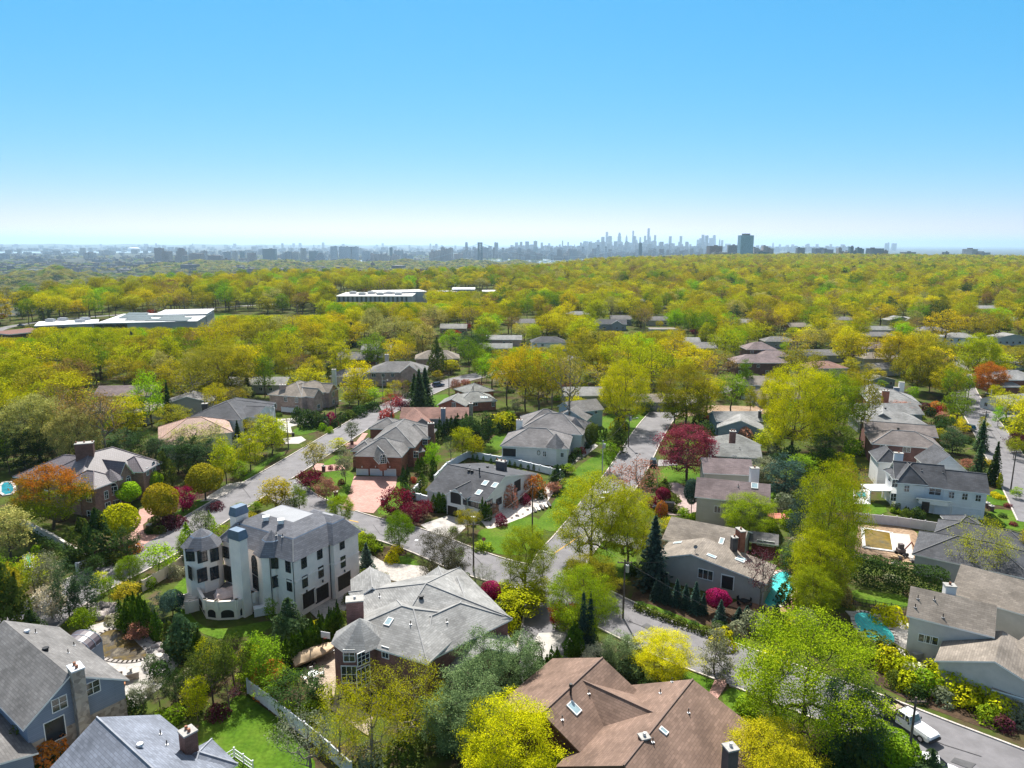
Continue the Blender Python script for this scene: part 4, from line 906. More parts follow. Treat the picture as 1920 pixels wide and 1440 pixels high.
# ---- terracotta-roofed ranch
z = 3.2; L_ = House('ranch_house', 'long grey ranch house with a terracotta shingle roof and blue-grey chimney', 'house', at(815, 775, z), SIDE_G, SH_RD, 'the terracotta-roofed ranch')
L_.W3((752, 783), (876, 783), None, z, D=9, roof='gable_u', rise=2.2); L_.W3((770, 800), (812, 797), None, z, D=14, roof='gable_v', rise=2.4)
L_.done(); L_.chimney(831, 766, 7.2, 1.3, 1.3, SIDE_B, rot=0, pots=1); L_.chimney(883, 757, 6.4, 1.2, 1.2, STONE, rot=0, pots=1); L_.win(860, 790, 1.8, 1.5, 3, 1); L_.win(790, 801, 1.2, 1.2)
# ---- brick ranch with grey roof
M_ = House('brick_ranch', 'low red brick ranch house with a long grey hip roof and skylights', 'house', at(880, 745, z), BR_R, SH_OL, 'the grey-roofed brick ranch', cap=CAP_L)
M_.W3((822, 758), (872, 760), None, 3.3, D=9, roof='gable_v', rise=2.0); M_.W3((860, 755), (930, 751), None, 3.2, D=10, roof='hip', rise=2.4); M_.W3((880, 738), (925, 732), None, 3.2, D=10, roof='hip', rise=2.4)
M_.done(); M_.win(851, 760, 1.2, 2); M_.win(891, 757, 1.6, 1.4); M_.win(925, 758, 1.0, 1.5); M_.skylight(903, 745, .7, 1); M_.skylight(908, 745, .7, 1); M_.skylight(912, 745, .7, 1); M_.vent(887, 731, 'tall')
# ---- modern white house
z = 3.9; N_ = House('modern_house', 'modern white house with a sweeping dark gable roof and three skylights', 'house', at(900, 900, z), siding('panel_white', (.74, .72, .69)), SH_D, 'the modern white house', cap=CAP_D)
a, b, c, d = at(801, 917, 3.9), at(906, 941, 3.9), at(846, 871, 7.2), at(962, 896, 7.2)
u = Vector((b.x-a.x, b.y-a.y, 0)); L = u.length; u.normalize(); v = Vector((-u.y, u.x, 0)); h1 = ((c-a).dot(v)+(d-b).dot(v))/2; e = at(1020, 885, 4.6); h2 = (e-d).dot(v)
N_.wing(a, u, L, v, h1+h2, 3.9, roof='gable_u', rise=3.3, ratio=h1/(h1+h2), oh=.3)
g0 = at(843, 923, 4.4); N_.wing(Vector((g0.x, g0.y, 0))-v*1.0, u, 4.6, v, 5, 4.4, roof='gable_v', rise=1.6, oh=.25, z0=1.6)
N_.done()
N_.chimney(940, 865, 7.6, 2.2, 1.2, surf('charcoal_stucco', (.06, .06, .065)), rot=math.atan2(u.y, u.x), pots=3)
for p in ((910, 906), (928, 910), (898, 923.5)): N_.skylight(*p, 1.1, 1.4)
for p, k in (((899, 888), 'tall'), ((881, 876), 'pipe'), ((914, 877), 'dark'), ((879, 884), 'dark'), ((885, 885), 'dark'), ((928, 876), 'pipe'), ((945, 882), 'pipe')): N_.vent(*p, k)
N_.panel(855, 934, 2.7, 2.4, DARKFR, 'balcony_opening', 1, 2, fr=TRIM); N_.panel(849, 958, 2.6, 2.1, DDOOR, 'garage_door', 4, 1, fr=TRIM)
for p, w, h in (((885, 943), 1.6, 1.4), ((897, 947), 1.6, 1.4), ((872, 940), .8, 1.4)): N_.win(*p, w, h, 3, 1, fm=DARKFR)
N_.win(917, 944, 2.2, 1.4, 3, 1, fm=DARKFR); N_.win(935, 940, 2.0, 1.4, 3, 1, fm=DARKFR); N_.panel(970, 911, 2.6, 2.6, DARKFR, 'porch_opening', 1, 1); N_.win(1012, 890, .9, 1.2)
# ---- grey multi-hip house
z = 4.6; O_ = House('grey_hip_house', 'pale house under stacked grey hip roofs with a corner turret and screened porch', 'house', at(1010, 825, z), STU_G if 0 else siding('off_white', (.68, .66, .62)), shingle('warm_grey', (.20, .19, .19)), 'the grey multi-hip house', cap=CAP_L)
O_.W3((941, 835), (1064, 841), None, z, D=12, roof='hip', rise=3.4); O_.W3((975, 806), (1090, 815), None, z+.5, D=13, roof='hip', rise=3.8); O_.W3((980, 800), (1070, 800), None, z+.3, D=12, roof='hip', rise=3.6)
c = at(1042, 836, z); octo(O_, Vector((c.x, c.y, 0)), 2.8, z+.1, 3.2, split=0, n=6); c = at(1078, 805, z+.4); octo(O_, Vector((c.x, c.y, 0)), 2.4, z+.9, 3.0, split=0, n=6)
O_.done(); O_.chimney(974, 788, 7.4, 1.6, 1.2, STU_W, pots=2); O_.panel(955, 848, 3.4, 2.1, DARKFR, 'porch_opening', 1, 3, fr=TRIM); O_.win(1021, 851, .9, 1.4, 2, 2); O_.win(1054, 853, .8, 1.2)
b = O_.hit(1010, 849)
if b:
    m = MB()
    for i in range(16): t0, t1 = .3927*i, .3927*(i+1); f = lambda t: b[1]+b[2]*.05+b[3]*(.38*math.cos(t))+UP*(.55*math.sin(t)); m.tube(f(t0), f(t1), .08, .08, 5)
    m.build('wreath', surf('wreath_green', (.12, .14, .09)), O_.r)
# ---- pale blue gable house
z = 4.2; U_ = House('pale_blue_house', 'pale blue gabled house with a dark brown-brick wing by the lawn trees', 'house', at(1085, 775, z), SIDE_LB, SH_G, 'the pale blue house')
U_.W3((1040, 782), (1098, 787), None, z, D=12, roof='gable_v', rise=2.6); U_.W3((1075, 772), (1130, 766), None, z+1.3, D=9, roof='gable_u', rise=2.2); U_.done(); U_.win(1117, 772, 1, 1.2); U_.win(1062, 788, 1.2, 1.2)
# ---- houses right of the middle street
z = 3.6; V1 = House('blue_grey_cottage', 'blue-grey cottage with a pale gabled roof, nearest the bare lot', 'house', at(1390, 795, z), siding('blue_grey', (.26, .32, .36)), SH_LG, 'the blue-grey cottage')
V1.W3((1347, 800), (1430, 806), None, 3.8, D=8, roof='gable_v', rise=2.4); V1.W3((1345, 788), (1428, 788), None, 4.6, D=8, roof='gable_u', rise=1.8); V1.done(); V1.chimney(1425, 771, 7, .9, .9, surf('charcoal_stucco', (.06, .06, .065)), pots=1); V1.win(1375, 808, 1.3, 1.2)
V2 = House('sage_roof_house', 'grey two-storey house with a sage-grey roof and red brick chimney', 'house', at(1385, 845, z), SIDE_G, SH_OL, 'the sage-roofed grey house')
V2.W3((1335, 852), (1426, 857), None, 4.6, D=9, roof='gable_u', rise=1.8); V2.W3((1362, 838), (1424, 834), None, 4.0, D=9, roof='hip', rise=2.2); V2.done(); V2.chimney(1374, 809, 8, 1.5, 1.2, BR_D, pots=2); V2.win(1377, 857, 1, .9); V2.win(1398, 859, 1.2, .9); V2.vent(1387, 842)
V3 = House('mauve_roof_house', 'beige clapboard house with a wide mauve gable roof and glass-topped skylight', 'house', at(1370, 905, z), SIDE_BE, SH_MB, 'the mauve-roofed house', edge=TRIM)
V3.W3((1307, 928), (1440, 942), None, 6.4, D=8, roof='gable_u', rise=2.4); V3.W3((1322, 884), (1410, 888), None, 6.3, D=8, roof='gable_u', rise=2.0, z0=2); V3.W3((1398, 938), (1441, 944), None, 3.6, D=-3, roof='shed_v', rise=.8)
V3.done(); V3.chimney(1415, 878, 9.6, 1.7, 1.1, STU_W, rot=.05, pots=1); V3.skylight(1415, 911, 1.2, 1.3); V3.vent(1384, 912); V3.vent(1396, 896); V3.win(1345, 955, 1.2, 1.4); V3.win(1385, 962, 1.2, 1.4)
V4 = House('taupe_gable_house', 'taupe stucco house with skylights, satellite dish and red brick chimney by the pool', 'house', at(1330, 1040, z), STU_T, SH_T, 'the taupe skylight house')
V4.W3((1247, 1008), (1385, 1036), None, 3.4, D=10, roof='gable_u', rise=2.2); V4.WR((1320, 1010), (1297, 1037), 6.0, (5.8, 11.5), 4.0)
V4.done(); V4.chimney(1389, 994, 8.4, .9, 1.8, BR_R, rot=.2, pots=1); V4.chimney(1377, 1008, 7.4, .9, .9, surf('charcoal_stucco', (.06, .06, .065)), rot=.2, pots=1)
for p in ((1334, 1043), (1328, 1052), (1387, 1051), (1391, 1048), (1353, 1015), (1271, 1018)): V4.skylight(*p, .7, 1.4)
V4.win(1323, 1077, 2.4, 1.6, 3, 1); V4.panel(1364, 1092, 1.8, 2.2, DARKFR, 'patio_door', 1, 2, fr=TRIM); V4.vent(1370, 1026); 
b = V4.roofhit(1303, 1034)
if b: m = MB(); X = b[1]; m.tube(X, X+UP*.8, .04, .04, 5); [m.poly([X+UP*.9, X+UP*(.9+.35*math.sin(.785*i))+Vector((.35*math.cos(.785*i), -.2, 0)), X+UP*(.9+.35*math.sin(.785*(i+1)))+Vector((.35*math.cos(.785*(i+1)), -.2, 0))]) for i in range(8)]; m.build('satellite_dish', surf('dish_grey', (.25, .25, .26)), V4.r)
S_ = House('pool_shed', 'small dark red pool cabin with white-framed openings and grey roof', 'shed', at(1432, 1010), surf('barn_red', (.16, .045, .04)), SH_G, None)
S_.W3((1410, 1012), (1455, 1018), None, 2.6, D=4, roof='gable_u', rise=.9); S_.done(); [S_.win(x, y, 1.0, .9, 1, 1) for x, y in ((1425, 1017), (1435, 1018.5), (1446, 1020))]
# ---- houses along the upper street
R1 = House('white_farmhouse', 'large white house with dark grey gables, garage and pergola beside its pool', 'house', at(1750, 890, 6), SIDE_W, SH_D, 'the big white farmhouse', cap=CAP_D)
R1.W3((1682, 903), (1772, 912), None, 6.1, D=9, roof='gable_u', rise=3.2); R1.W3((1662, 882), (1690, 901), None, 6.4, D=9, roof='hip', rise=2.8); R1.W3((1770, 913), (1851, 922), None, 6.0, D=8, roof='gable_u', rise=2.6); R1.W3((1683, 904), (1735, 908), None, 6.2, D=7, roof='hip', rise=3.1)
R1.W3((1745, 876), (1810, 880), None, 6.2, D=9, roof='gable_v', rise=3.0); R1.W3((1648, 865), (1690, 868), None, 6.2, D=8, roof='hip', rise=2.4); R1.W3((1721, 934), (1775, 940), None, 3.2, D=-1.6, roof='shed_v', rise=.6, z0=2.6)
R1.done(); R1.chimney(1685, 850, 9.4, 1.8, 1.0, WHITE, pots=1)
for px, py, w, h in ((1700, 916, 1.0, 1.4), (1753, 922, 2.2, 1.4), (1784, 928, 1.0, 1.4), (1809, 931, 1.0, 1.4), (1834, 934, 1.0, 1.4)): R1.win(px, py, w, h, 2, 2)
for px, py in ((1669, 895), (1678, 906), (1668, 922), (1675, 932)): R1.win(px, py, 1.1, 1.7, 2, 2)
R1.panel(1766, 957, 2.8, 2.1, GDOOR, 'garage_door', 4, 4, fr=TRIM); R1.panel(1812, 962, 5.0, 2.1, GDOOR, 'garage_door', 4, 8, fr=TRIM); R1.panel(1735, 951, 1.4, 2.3, DDOOR, 'door', 2, 1)
R1.vent(1768, 886); R1.vent(1728, 883)
R2 = House('brown_brick_house', 'two-storey brown brick house with a weathered brown hip roof', 'house', at(1690, 830, 6), BR_P, shingle('weathered', (.19, .165, .155)), 'the brown brick house', cap=CAP_L, edge=TRIM)
R2.W3((1637, 831), (1765, 841), None, 5.8, D=10, roof='hip', rise=2.6); R2.W3((1625, 808), (1756, 818), None, 5.6, D=9, roof='gable_u', rise=1.8); R2.done(); R2.vent(1684, 805, 'dark'); [R2.win(x, y, 1.7, 1.3, 2, 1) for x, y in ((1657, 839), (1700, 843), (1744, 848))]
R3 = House('grey_ranch', 'grey low house with a pale multi-gabled roof beside a reddish shrub', 'house', at(1670, 785, 4), SIDE_G, SH_LG, 'the pale-roofed ranch')
R3.W3((1610, 790), (1735, 795), None, 3.4, D=10, roof='hip', rise=2.3); R3.W3((1612, 775), (1730, 775), None, 3.4, D=9, roof='gable_u', rise=2.3); R3.W3((1630, 785), (1680, 790), None, 3.5, D=10, roof='gable_v', rise=2.2); R3.done(); R3.vent(1660, 767, 'dark')
R4 = House('red_chimney_house', 'brick house with a silver-grey hip roof, three chimneys and small dormers', 'house', at(1680, 745, 5), BR_R, SH_LG, 'the three-chimney house', cap=CAP_L)
R4.W3((1628, 752), (1725, 758), None, 4.4, D=14, roof='hip', rise=3.2); R4.W3((1623, 742), (1690, 740), None, 4.2, D=12, roof='hip', rise=2.8); R4.done(); R4.chimney(1661, 733, 8.4, 2, 1.4, BR_R, pots=2); R4.chimney(1681, 727, 8, 1.7, 1.2, SIDE_B, pots=0); R4.chimney(1691, 717, 8, 1.7, 1.2, STU_W, pots=0)
for i in range(4):
    b = R4.roofhit(1718-i*4, 748-i*6)
    if b: X = b[1]; m = MB(); m.box(X+UP*.4, 1.1, 1.4, .9); m.frustum((X.x, X.y), 1.4, 1.7, X.z+.85, X.z+1.4, .2, 0, 1); m.build('dormer', [TRIM, SH_LG], R4.r)
X1 = House('charcoal_ranch', 'grey ranch under overlapping charcoal hip roofs behind the tall clipped hedge', 'house', at(1830, 1050, 4), STU_G, SH_D, 'the charcoal-roofed ranch', cap=CAP_D)
X1.W3((1716, 1038), (1935, 1085), (1712, 998), 3.6, D=11, roof='hip', rise=2.6); X1.W3((1757, 998), (1935, 1034), None, 3.4, D=7, roof='hip', rise=1.8); X1.W3((1790, 990), (1850, 995), None, 3.3, D=6, roof='hip', rise=1.5); X1.done(); X1.win(1722, 1030, 1.0, 1.6); X1.win(1717, 1015, 1.0, 1.6); X1.vent(1778, 992)
X2 = House('taupe_shingle_house', 'grey stucco house with split taupe roofs and white chimney beside the teal pool', 'house', at(1800, 1180, 5), stucco('pale', (.56, .53, .50)), SH_T, 'the grey stucco house', edge=TRIM)
X2.W3((1707, 1149), (1858, 1186), None, 6.6, D=7, roof='gable_u', rise=2.3); qa, qr, qd = at(1761, 1236, 4.0), at(1866, 1237, 6.2), at(1763, 1201, 4.0); qr.z = 4.0; qu = qr-qa; ql = qu.length; qu.normalize(); qv = Vector((-qu.y, qu.x, 0)); X2.wing(qa, qu, ql*2, qv, max(6, (qd-qa).dot(qv)+3), 4.0, roof='gable_v', rise=2.2); X2.W3((1790, 1110), (1930, 1150), None, 4.6, D=10, roof='gable_u', rise=2.6); X2.W3((1868, 1290), (1940, 1310), None, 2.6, D=4, roof='shed_v', rise=.7)
X2.W3((1868, 1240), (1960, 1290), None, 4.2, D=13, roof='gable_u', rise=2.4)
X2.done(); X2.chimney(1781, 1098, 9.6, 1.3, 1.1, STU_W, rot=-.2, pots=1)
for p in ((1721, 1123), (1752, 1125), (1716, 1139), (1768, 1158)): X2.vent(*p)
for i in range(3): X2.win(1729+i*11.3, 1196+i*2.5, .9, 1.1, 1, 1)
m = MB(); b = X2.hit(1721, 1226)
if b: m.box(b[1]+b[2]*.4, 1.4, .6, .7, .2); m.box(b[1]+b[2]*.4+b[3]*2, .9, .5, .7, .2); m.build('air_conditioner', METAL, X2.r)
# ---- houses glimpsed among the trees farther off
def far_house(px, py, L, D, rot, ze, roof, rise, wall, sh, nm, label, lm=None, ch=None, extra=None, seed=1, win=True):
    c = at(px, py, ze); u = Vector((math.cos(rot), math.sin(rot), 0)); v = Vector((-u.y, u.x, 0))
    h = House(nm, label, 'house', c, wall, sh, lm, cap=None); h.wing(c-u*L/2-v*.5, u, L, v, D, ze, roof=roof, rise=rise)
    if extra: l2, d2, off, z2, r2 = extra; h.wing(c-u*l2/2+u*off-v*2.5, u, l2, v, d2, z2, roof=r2, rise=rise*.85)
    h.done()
    if win: h.autowin(3.6, 1.2, 1.3, (1.6, ze-1.3) if ze > 4.5 else (1.7,), seed=seed, maxn=6)
    if ch: h.chimney(ch[0], ch[1], ze+rise+1.3, 1.5, 1.2, ch[2], pots=1)
    return h
FH = [(745, 697, 22, 13, .05, 5.6, 'hip', 3.2, BR_PK, SH_G, 'rosy_hip_house', 'wide rosy-beige house with a grey hip roof above two tall spruces', 'the rosy hip-roofed house', (725, 665, STU_T), (7, 8, 5, 6, 'gable_v')),
 (668, 705, 20, 11, .0, 3.4, 'hip', 2.4, STU_T, SH_G, 'porch_house', 'low taupe house with arched porch behind the golden street tree', 'the arched-porch house', (626, 693, STU_W), (6, 6, 5, 3.6, 'gable_v')),
 (820, 672, 19, 11, .1, 5.2, 'hip', 3.0, BR_PK, SH_T, 'corner_hip_house', 'taupe hip-roofed house half hidden by a dark juniper', None, None, (7, 7, 3, 5.4, 'hip')),
 (668, 672, 17, 9, .0, 4.5, 'gable_u', 2.4, BR_D, SH_G, 'dark_brick_house', 'dark brick house glimpsed under the bright trees', None, None, None), (705, 655, 14, 8, .0, 4.2, 'gable_u', 2.2, SIDE_W, SH_LG, 'white_gable_house', 'white gabled house showing between tall trunks', None, None, None),
 (352, 755, 14, 9, .2, 4.6, 'gable_v', 2.2, STU_T, SH_G, 'deck_house', 'beige house with a wooden deck under the big olive oak', 'the deck house', None, None), (230, 740, 18, 10, .1, 4, 'gable_u', 2.4, SIDE_G, SH_MB, 'wood_edge_house', 'grey-mauve roofed house behind brownish bare trees', None, None, None), (215, 770, 22, 10, -.1, 4, 'hip', 2.4, SIDE_G, SH_T, 'wide_taupe_house', 'wide taupe-roofed house screened by bare branches', None, None, None),
 (480, 720, 22, 9, .0, 3.5, 'gable_u', 2.0, SIDE_BE, SH_LG, 'screened_house', 'pale-roofed house screened by trunks behind the olive oak', None, None, None), (945, 636, 19, 9, .0, 3.6, 'gable_u', 1.8, BR_PK, SH_LG, 'flat_gable_house', 'long pale-roofed house beyond the blossom tree', None, None, None), (930, 652, 16, 9, .0, 3.4, 'gable_u', 1.8, SIDE_G, SH_OL, 'hedge_house', 'sage-roofed low house tucked under green maples', None, None, None),
 (1030, 642, 18, 10, .05, 4.6, 'hip', 2.6, STU_W, SH_D, 'many_dormer_house', 'dark-roofed house with a row of white windows among olive trees', None, None, None), (1145, 607, 20, 10, -.1, 4.2, 'gable_u', 2.4, SIDE_G, SH_D, 'dark_gable_house', 'grey house with a dark gable roof and columned porch', None, None, (7, 7, 4, 4.4, 'gable_v')), (1165, 598, 14, 9, 0, 4.4, 'gable_u', 2.2, SIDE_G, SH_G, 'upper_gable_house', 'grey-roofed house just beyond the columned porch house', None, None, None),
 (1235, 600, 14, 9, 0, 4, 'gable_u', 2.2, SIDE_BE, SH_G, 'peek_house', 'small grey roof peeking between yellow crowns', None, None, None), (1245, 618, 16, 8, 0, 3.4, 'flat', .4, STU_T, SH_T, 'flat_porch_house', 'flat taupe roof between two rounded yellow trees', None, None, None), (1320, 652, 13, 14, 0, 3.6, 'gable_u', 2, SIDE_G, SH_G, 'lane_house', 'grey-roofed house at the far end of the sunny lane', None, None, None),
 (1430, 680, 23, 12, .0, 5.6, 'hip', 2.8, BR_D, SH_MB, 'mauve_hip_house', 'two-storey brick house with a mauve hip roof and dark portico', 'the mauve hip-roofed house', None, None), (1428, 655, 14, 11, 0, 6, 'hip', 3, BR_D, SH_MB, 'tall_mauve_house', 'tall mauve-roofed house rising behind the portico house', None, None, None),
 (1440, 722, 20, 11, -.1, 3.8, 'hip', 2.6, SIDE_G, SH_T, 'hidden_hip_house', 'grey hip-roofed house half hidden by the great yellow tree', None, None, None), (1460, 745, 14, 8, 0, 3.4, 'gable_u', 2, SIDE_G, SH_MB, 'low_mauve_house', 'low mauve roof under the great yellow tree', None, None, None), (1552, 690, 17, 11, .1, 4.2, 'hip', 2.2, SIDE_BE, SH_RD, 'rose_hip_house', 'beige house with a rose-red hip roof', 'the rose-red hip roof', None, None),
 (1548, 665, 20, 9, 0, 3.6, 'gable_u', 2.0, SIDE_G, SH_G, 'trunk_house', 'grey ranch seen between trunks behind the rose-red roof', None, None, None), (1455, 668, 15, 9, 0, 3.8, 'hip', 2.2, SIDE_G, SH_MB, 'side_mauve_house', 'small mauve-roofed house beside dark conifers', None, None, None), (1650, 618, 22, 9, 0, 4.6, 'gable_u', 1.8, SIDE_G, SH_OL, 'long_grey_house', 'long grey two-storey house with slim windows', 'the long grey house', None, None), (1650, 630, 20, 9, .05, 4.2, 'hip', 2, BR_D, SH_G, 'grey_hip_neighbour', 'brick house with grey hip roof just before the long grey house', None, None, None),
 (1655, 653, 22, 11, .1, 4, 'hip', 2.4, SIDE_G, SH_MB, 'mauve_cluster_house', 'mauve-roofed house among thin leaning trunks', None, None, None), (1660, 672, 20, 10, .05, 3.8, 'hip', 2.2, SIDE_BE, SH_T, 'taupe_cluster_house', 'taupe hip-roofed house behind thin leaning trunks', None, None, None), (1663, 690, 14, 8, .3, 3.4, 'gable_u', 1.8, SIDE_G, SH_G, 'small_grey_house', 'small grey roof with skylight near the blue garage', None, None, None), (1653, 712, 11, 7, .15, 3.2, 'gable_v', 1.4, siding('blue_grey', (.26, .32, .36)), SH_LG, 'blue_garage', 'small blue-grey outbuilding with a flat pale gable', None, None, None),
 (1752, 620, 17, 10, .1, 3.6, 'hip', 2.2, SIDE_G, SH_G, 'grey_low_house', 'grey low house between golden tree and conifers', None, None, None), (1690, 600, 17, 9, .1, 4, 'gable_v', 2.4, SIDE_BE, SH_LG, 'twin_gable_house', 'pale twin-gabled house under a yellow crown', None, None, (7, 7, 5, 4, 'gable_v')), (1805, 633, 17, 11, .0, 5, 'hip', 2.2, STU_W, SH_LG, 'white_hip_house', 'white house with a pale hip roof beside a loose green tree', 'the white hip-roofed house', None, None), (1900, 633, 18, 9, 0, 4.4, 'gable_v', 2, SIDE_LB, SH_LG, 'blue_white_house', 'pale blue house with white gable at the wood edge', None, None, None),
 (1895, 600, 22, 9, 0, 3.6, 'gable_u', 2, SIDE_G, SH_LG, 'pale_long_house', 'long pale-roofed house beneath the eastern woods', None, None, None), (1890, 680, 19, 10, .2, 3.6, 'hip', 2.2, SIDE_G, SH_OL, 'sage_low_house', 'sage-roofed low house behind the orange-crowned street tree', None, None, None), (1912, 712, 17, 12, .0, 5.4, 'hip', 2.8, BR_R, SH_LG, 'red_corner_house', 'red brick corner house with silver-grey hip roof', 'the red corner house', None, (8, 7, -5, 3.2, 'hip')), (1912, 755, 14, 9, .3, 3.2, 'gable_u', 2, STU_W, SH_LG, 'white_corner_house', 'white-roofed low house across the side street', None, None, None),
 (1105, 740, 17, 9, .05, 4.4, 'gable_u', 2, siding('sage', (.32, .34, .30)), SH_LG, 'sage_house', 'sage green house with pale gable behind the golden tree', 'the sage green house', None, None), (1235, 752, 15, 8, 0, 3.2, 'gable_u', 1.8, SIDE_G, SH_T, 'street_end_house', 'taupe-roofed house where the middle street disappears', None, None, None), (1290, 640, 13, 8, 0, 3.4, 'gable_u', 1.8, SIDE_G, SH_LG, 'sun_house', 'pale roof catching the sun beside a bare tree', None, None, None), (1700, 575, 12, 8, 0, 3.8, 'gable_u', 2, STU_W, SH_LG, 'speck_house', 'tiny pale house amid the far yellow crowns', None, None, None),
 (1540, 540, 14, 8, 0, 4, 'gable_u', 2.4, STU_W, SH_LG, 'white_speck_house', 'white gabled speck of a house in the far woods', None, None, None), (1480, 548, 18, 9, 0, 4, 'gable_u', 2.4, SIDE_LB, SH_OL, 'blue_speck_house', 'blue-grey roof speck below the office blocks', None, None, None), (1690, 530, 20, 9, 0, 4, 'gable_u', 2.4, STU_W, SH_LG, 'pale_speck_house', 'pale roof showing in the woods below the low slab', None, None, None), (1340, 540, 22, 9, 0, 4, 'gable_u', 2.4, STU_W, SH_LG, 'clearing_house', 'white-walled house in a clearing of the far wood', None, None, None), (1462, 640, 16, 9, 0, 3.8, 'hip', 2.2, SIDE_G, SH_G, 'crown_gap_house', 'grey hip roof in the first crown gap beyond the tall mauve house', None, None, None), (1505, 612, 17, 9, .1, 3.8, 'gable_u', 2.0, BR_D, SH_T, 'taupe_gap_house', 'taupe gable roof deep among crowns beyond the trunk-screened ranch', None, None, None), (1392, 605, 16, 9, 0, 3.8, 'gable_u', 2.2, SIDE_W, SH_LG, 'pale_gap_house', 'pale gable roof far beyond the mauve portico house', None, None, None), (1585, 600, 18, 9, -.1, 3.6, 'hip', 2.0, SIDE_BE, SH_G, 'beige_gap_house', 'beige hip-roofed house beyond the rose-red roof and its ranch', None, None, None), (1262, 575, 16, 9, 0, 4, 'gable_u', 2.2, SIDE_G, SH_G, 'grey_gap_house', 'grey gable roof far beyond the flat taupe porch', None, None, None), (1195, 565, 15, 9, 0, 4, 'gable_u', 2.2, BR_D, SH_LG, 'silver_gap_house', 'silver-grey roof far beyond the columned porch house', None, None, None), (1085, 590, 18, 9, 0, 3.8, 'hip', 2.2, SIDE_G, SH_OL, 'sage_gap_house', 'sage hip roof beyond the many white dormer windows', None, None, None), (1745, 572, 18, 9, 0, 3.8, 'hip', 2.2, STU_W, SH_G, 'upper_gap_house', 'white-walled grey-roofed house far beyond the twin gables', None, None, None), (1848, 578, 20, 9, 0, 3.8, 'gable_u', 2.0, SIDE_G, SH_LG, 'east_gap_house', 'grey ranch at the fringe of the eastern woods', None, None, None), (1632, 582, 16, 9, 0, 3.8, 'gable_u', 2.2, BR_R, SH_T, 'brick_gap_house', 'red brick gable house beyond the long grey house', None, None, None), (985, 605, 16, 9, 0, 3.8, 'gable_u', 2.2, SIDE_W, SH_G, 'white_gap_house', 'white house with a grey gable beyond the long pale roof', None, None, None),
 (895, 560, 18, 10, 0, 4, 'gable_u', 2.2, BR_D, SH_LG, 'trunk_gap_house', 'pale roof seen through a gap of trunks', None, None, None), (850, 615, 16, 9, 0, 3.8, 'gable_u', 2.2, BR_PK, SH_LG, 'pink_tree_house', 'house behind the pink blossoming tree', None, None, None)]
for i, f in enumerate(FH): far_house(*f[:12], lm=f[12], ch=f[13], extra=f[14], seed=i)
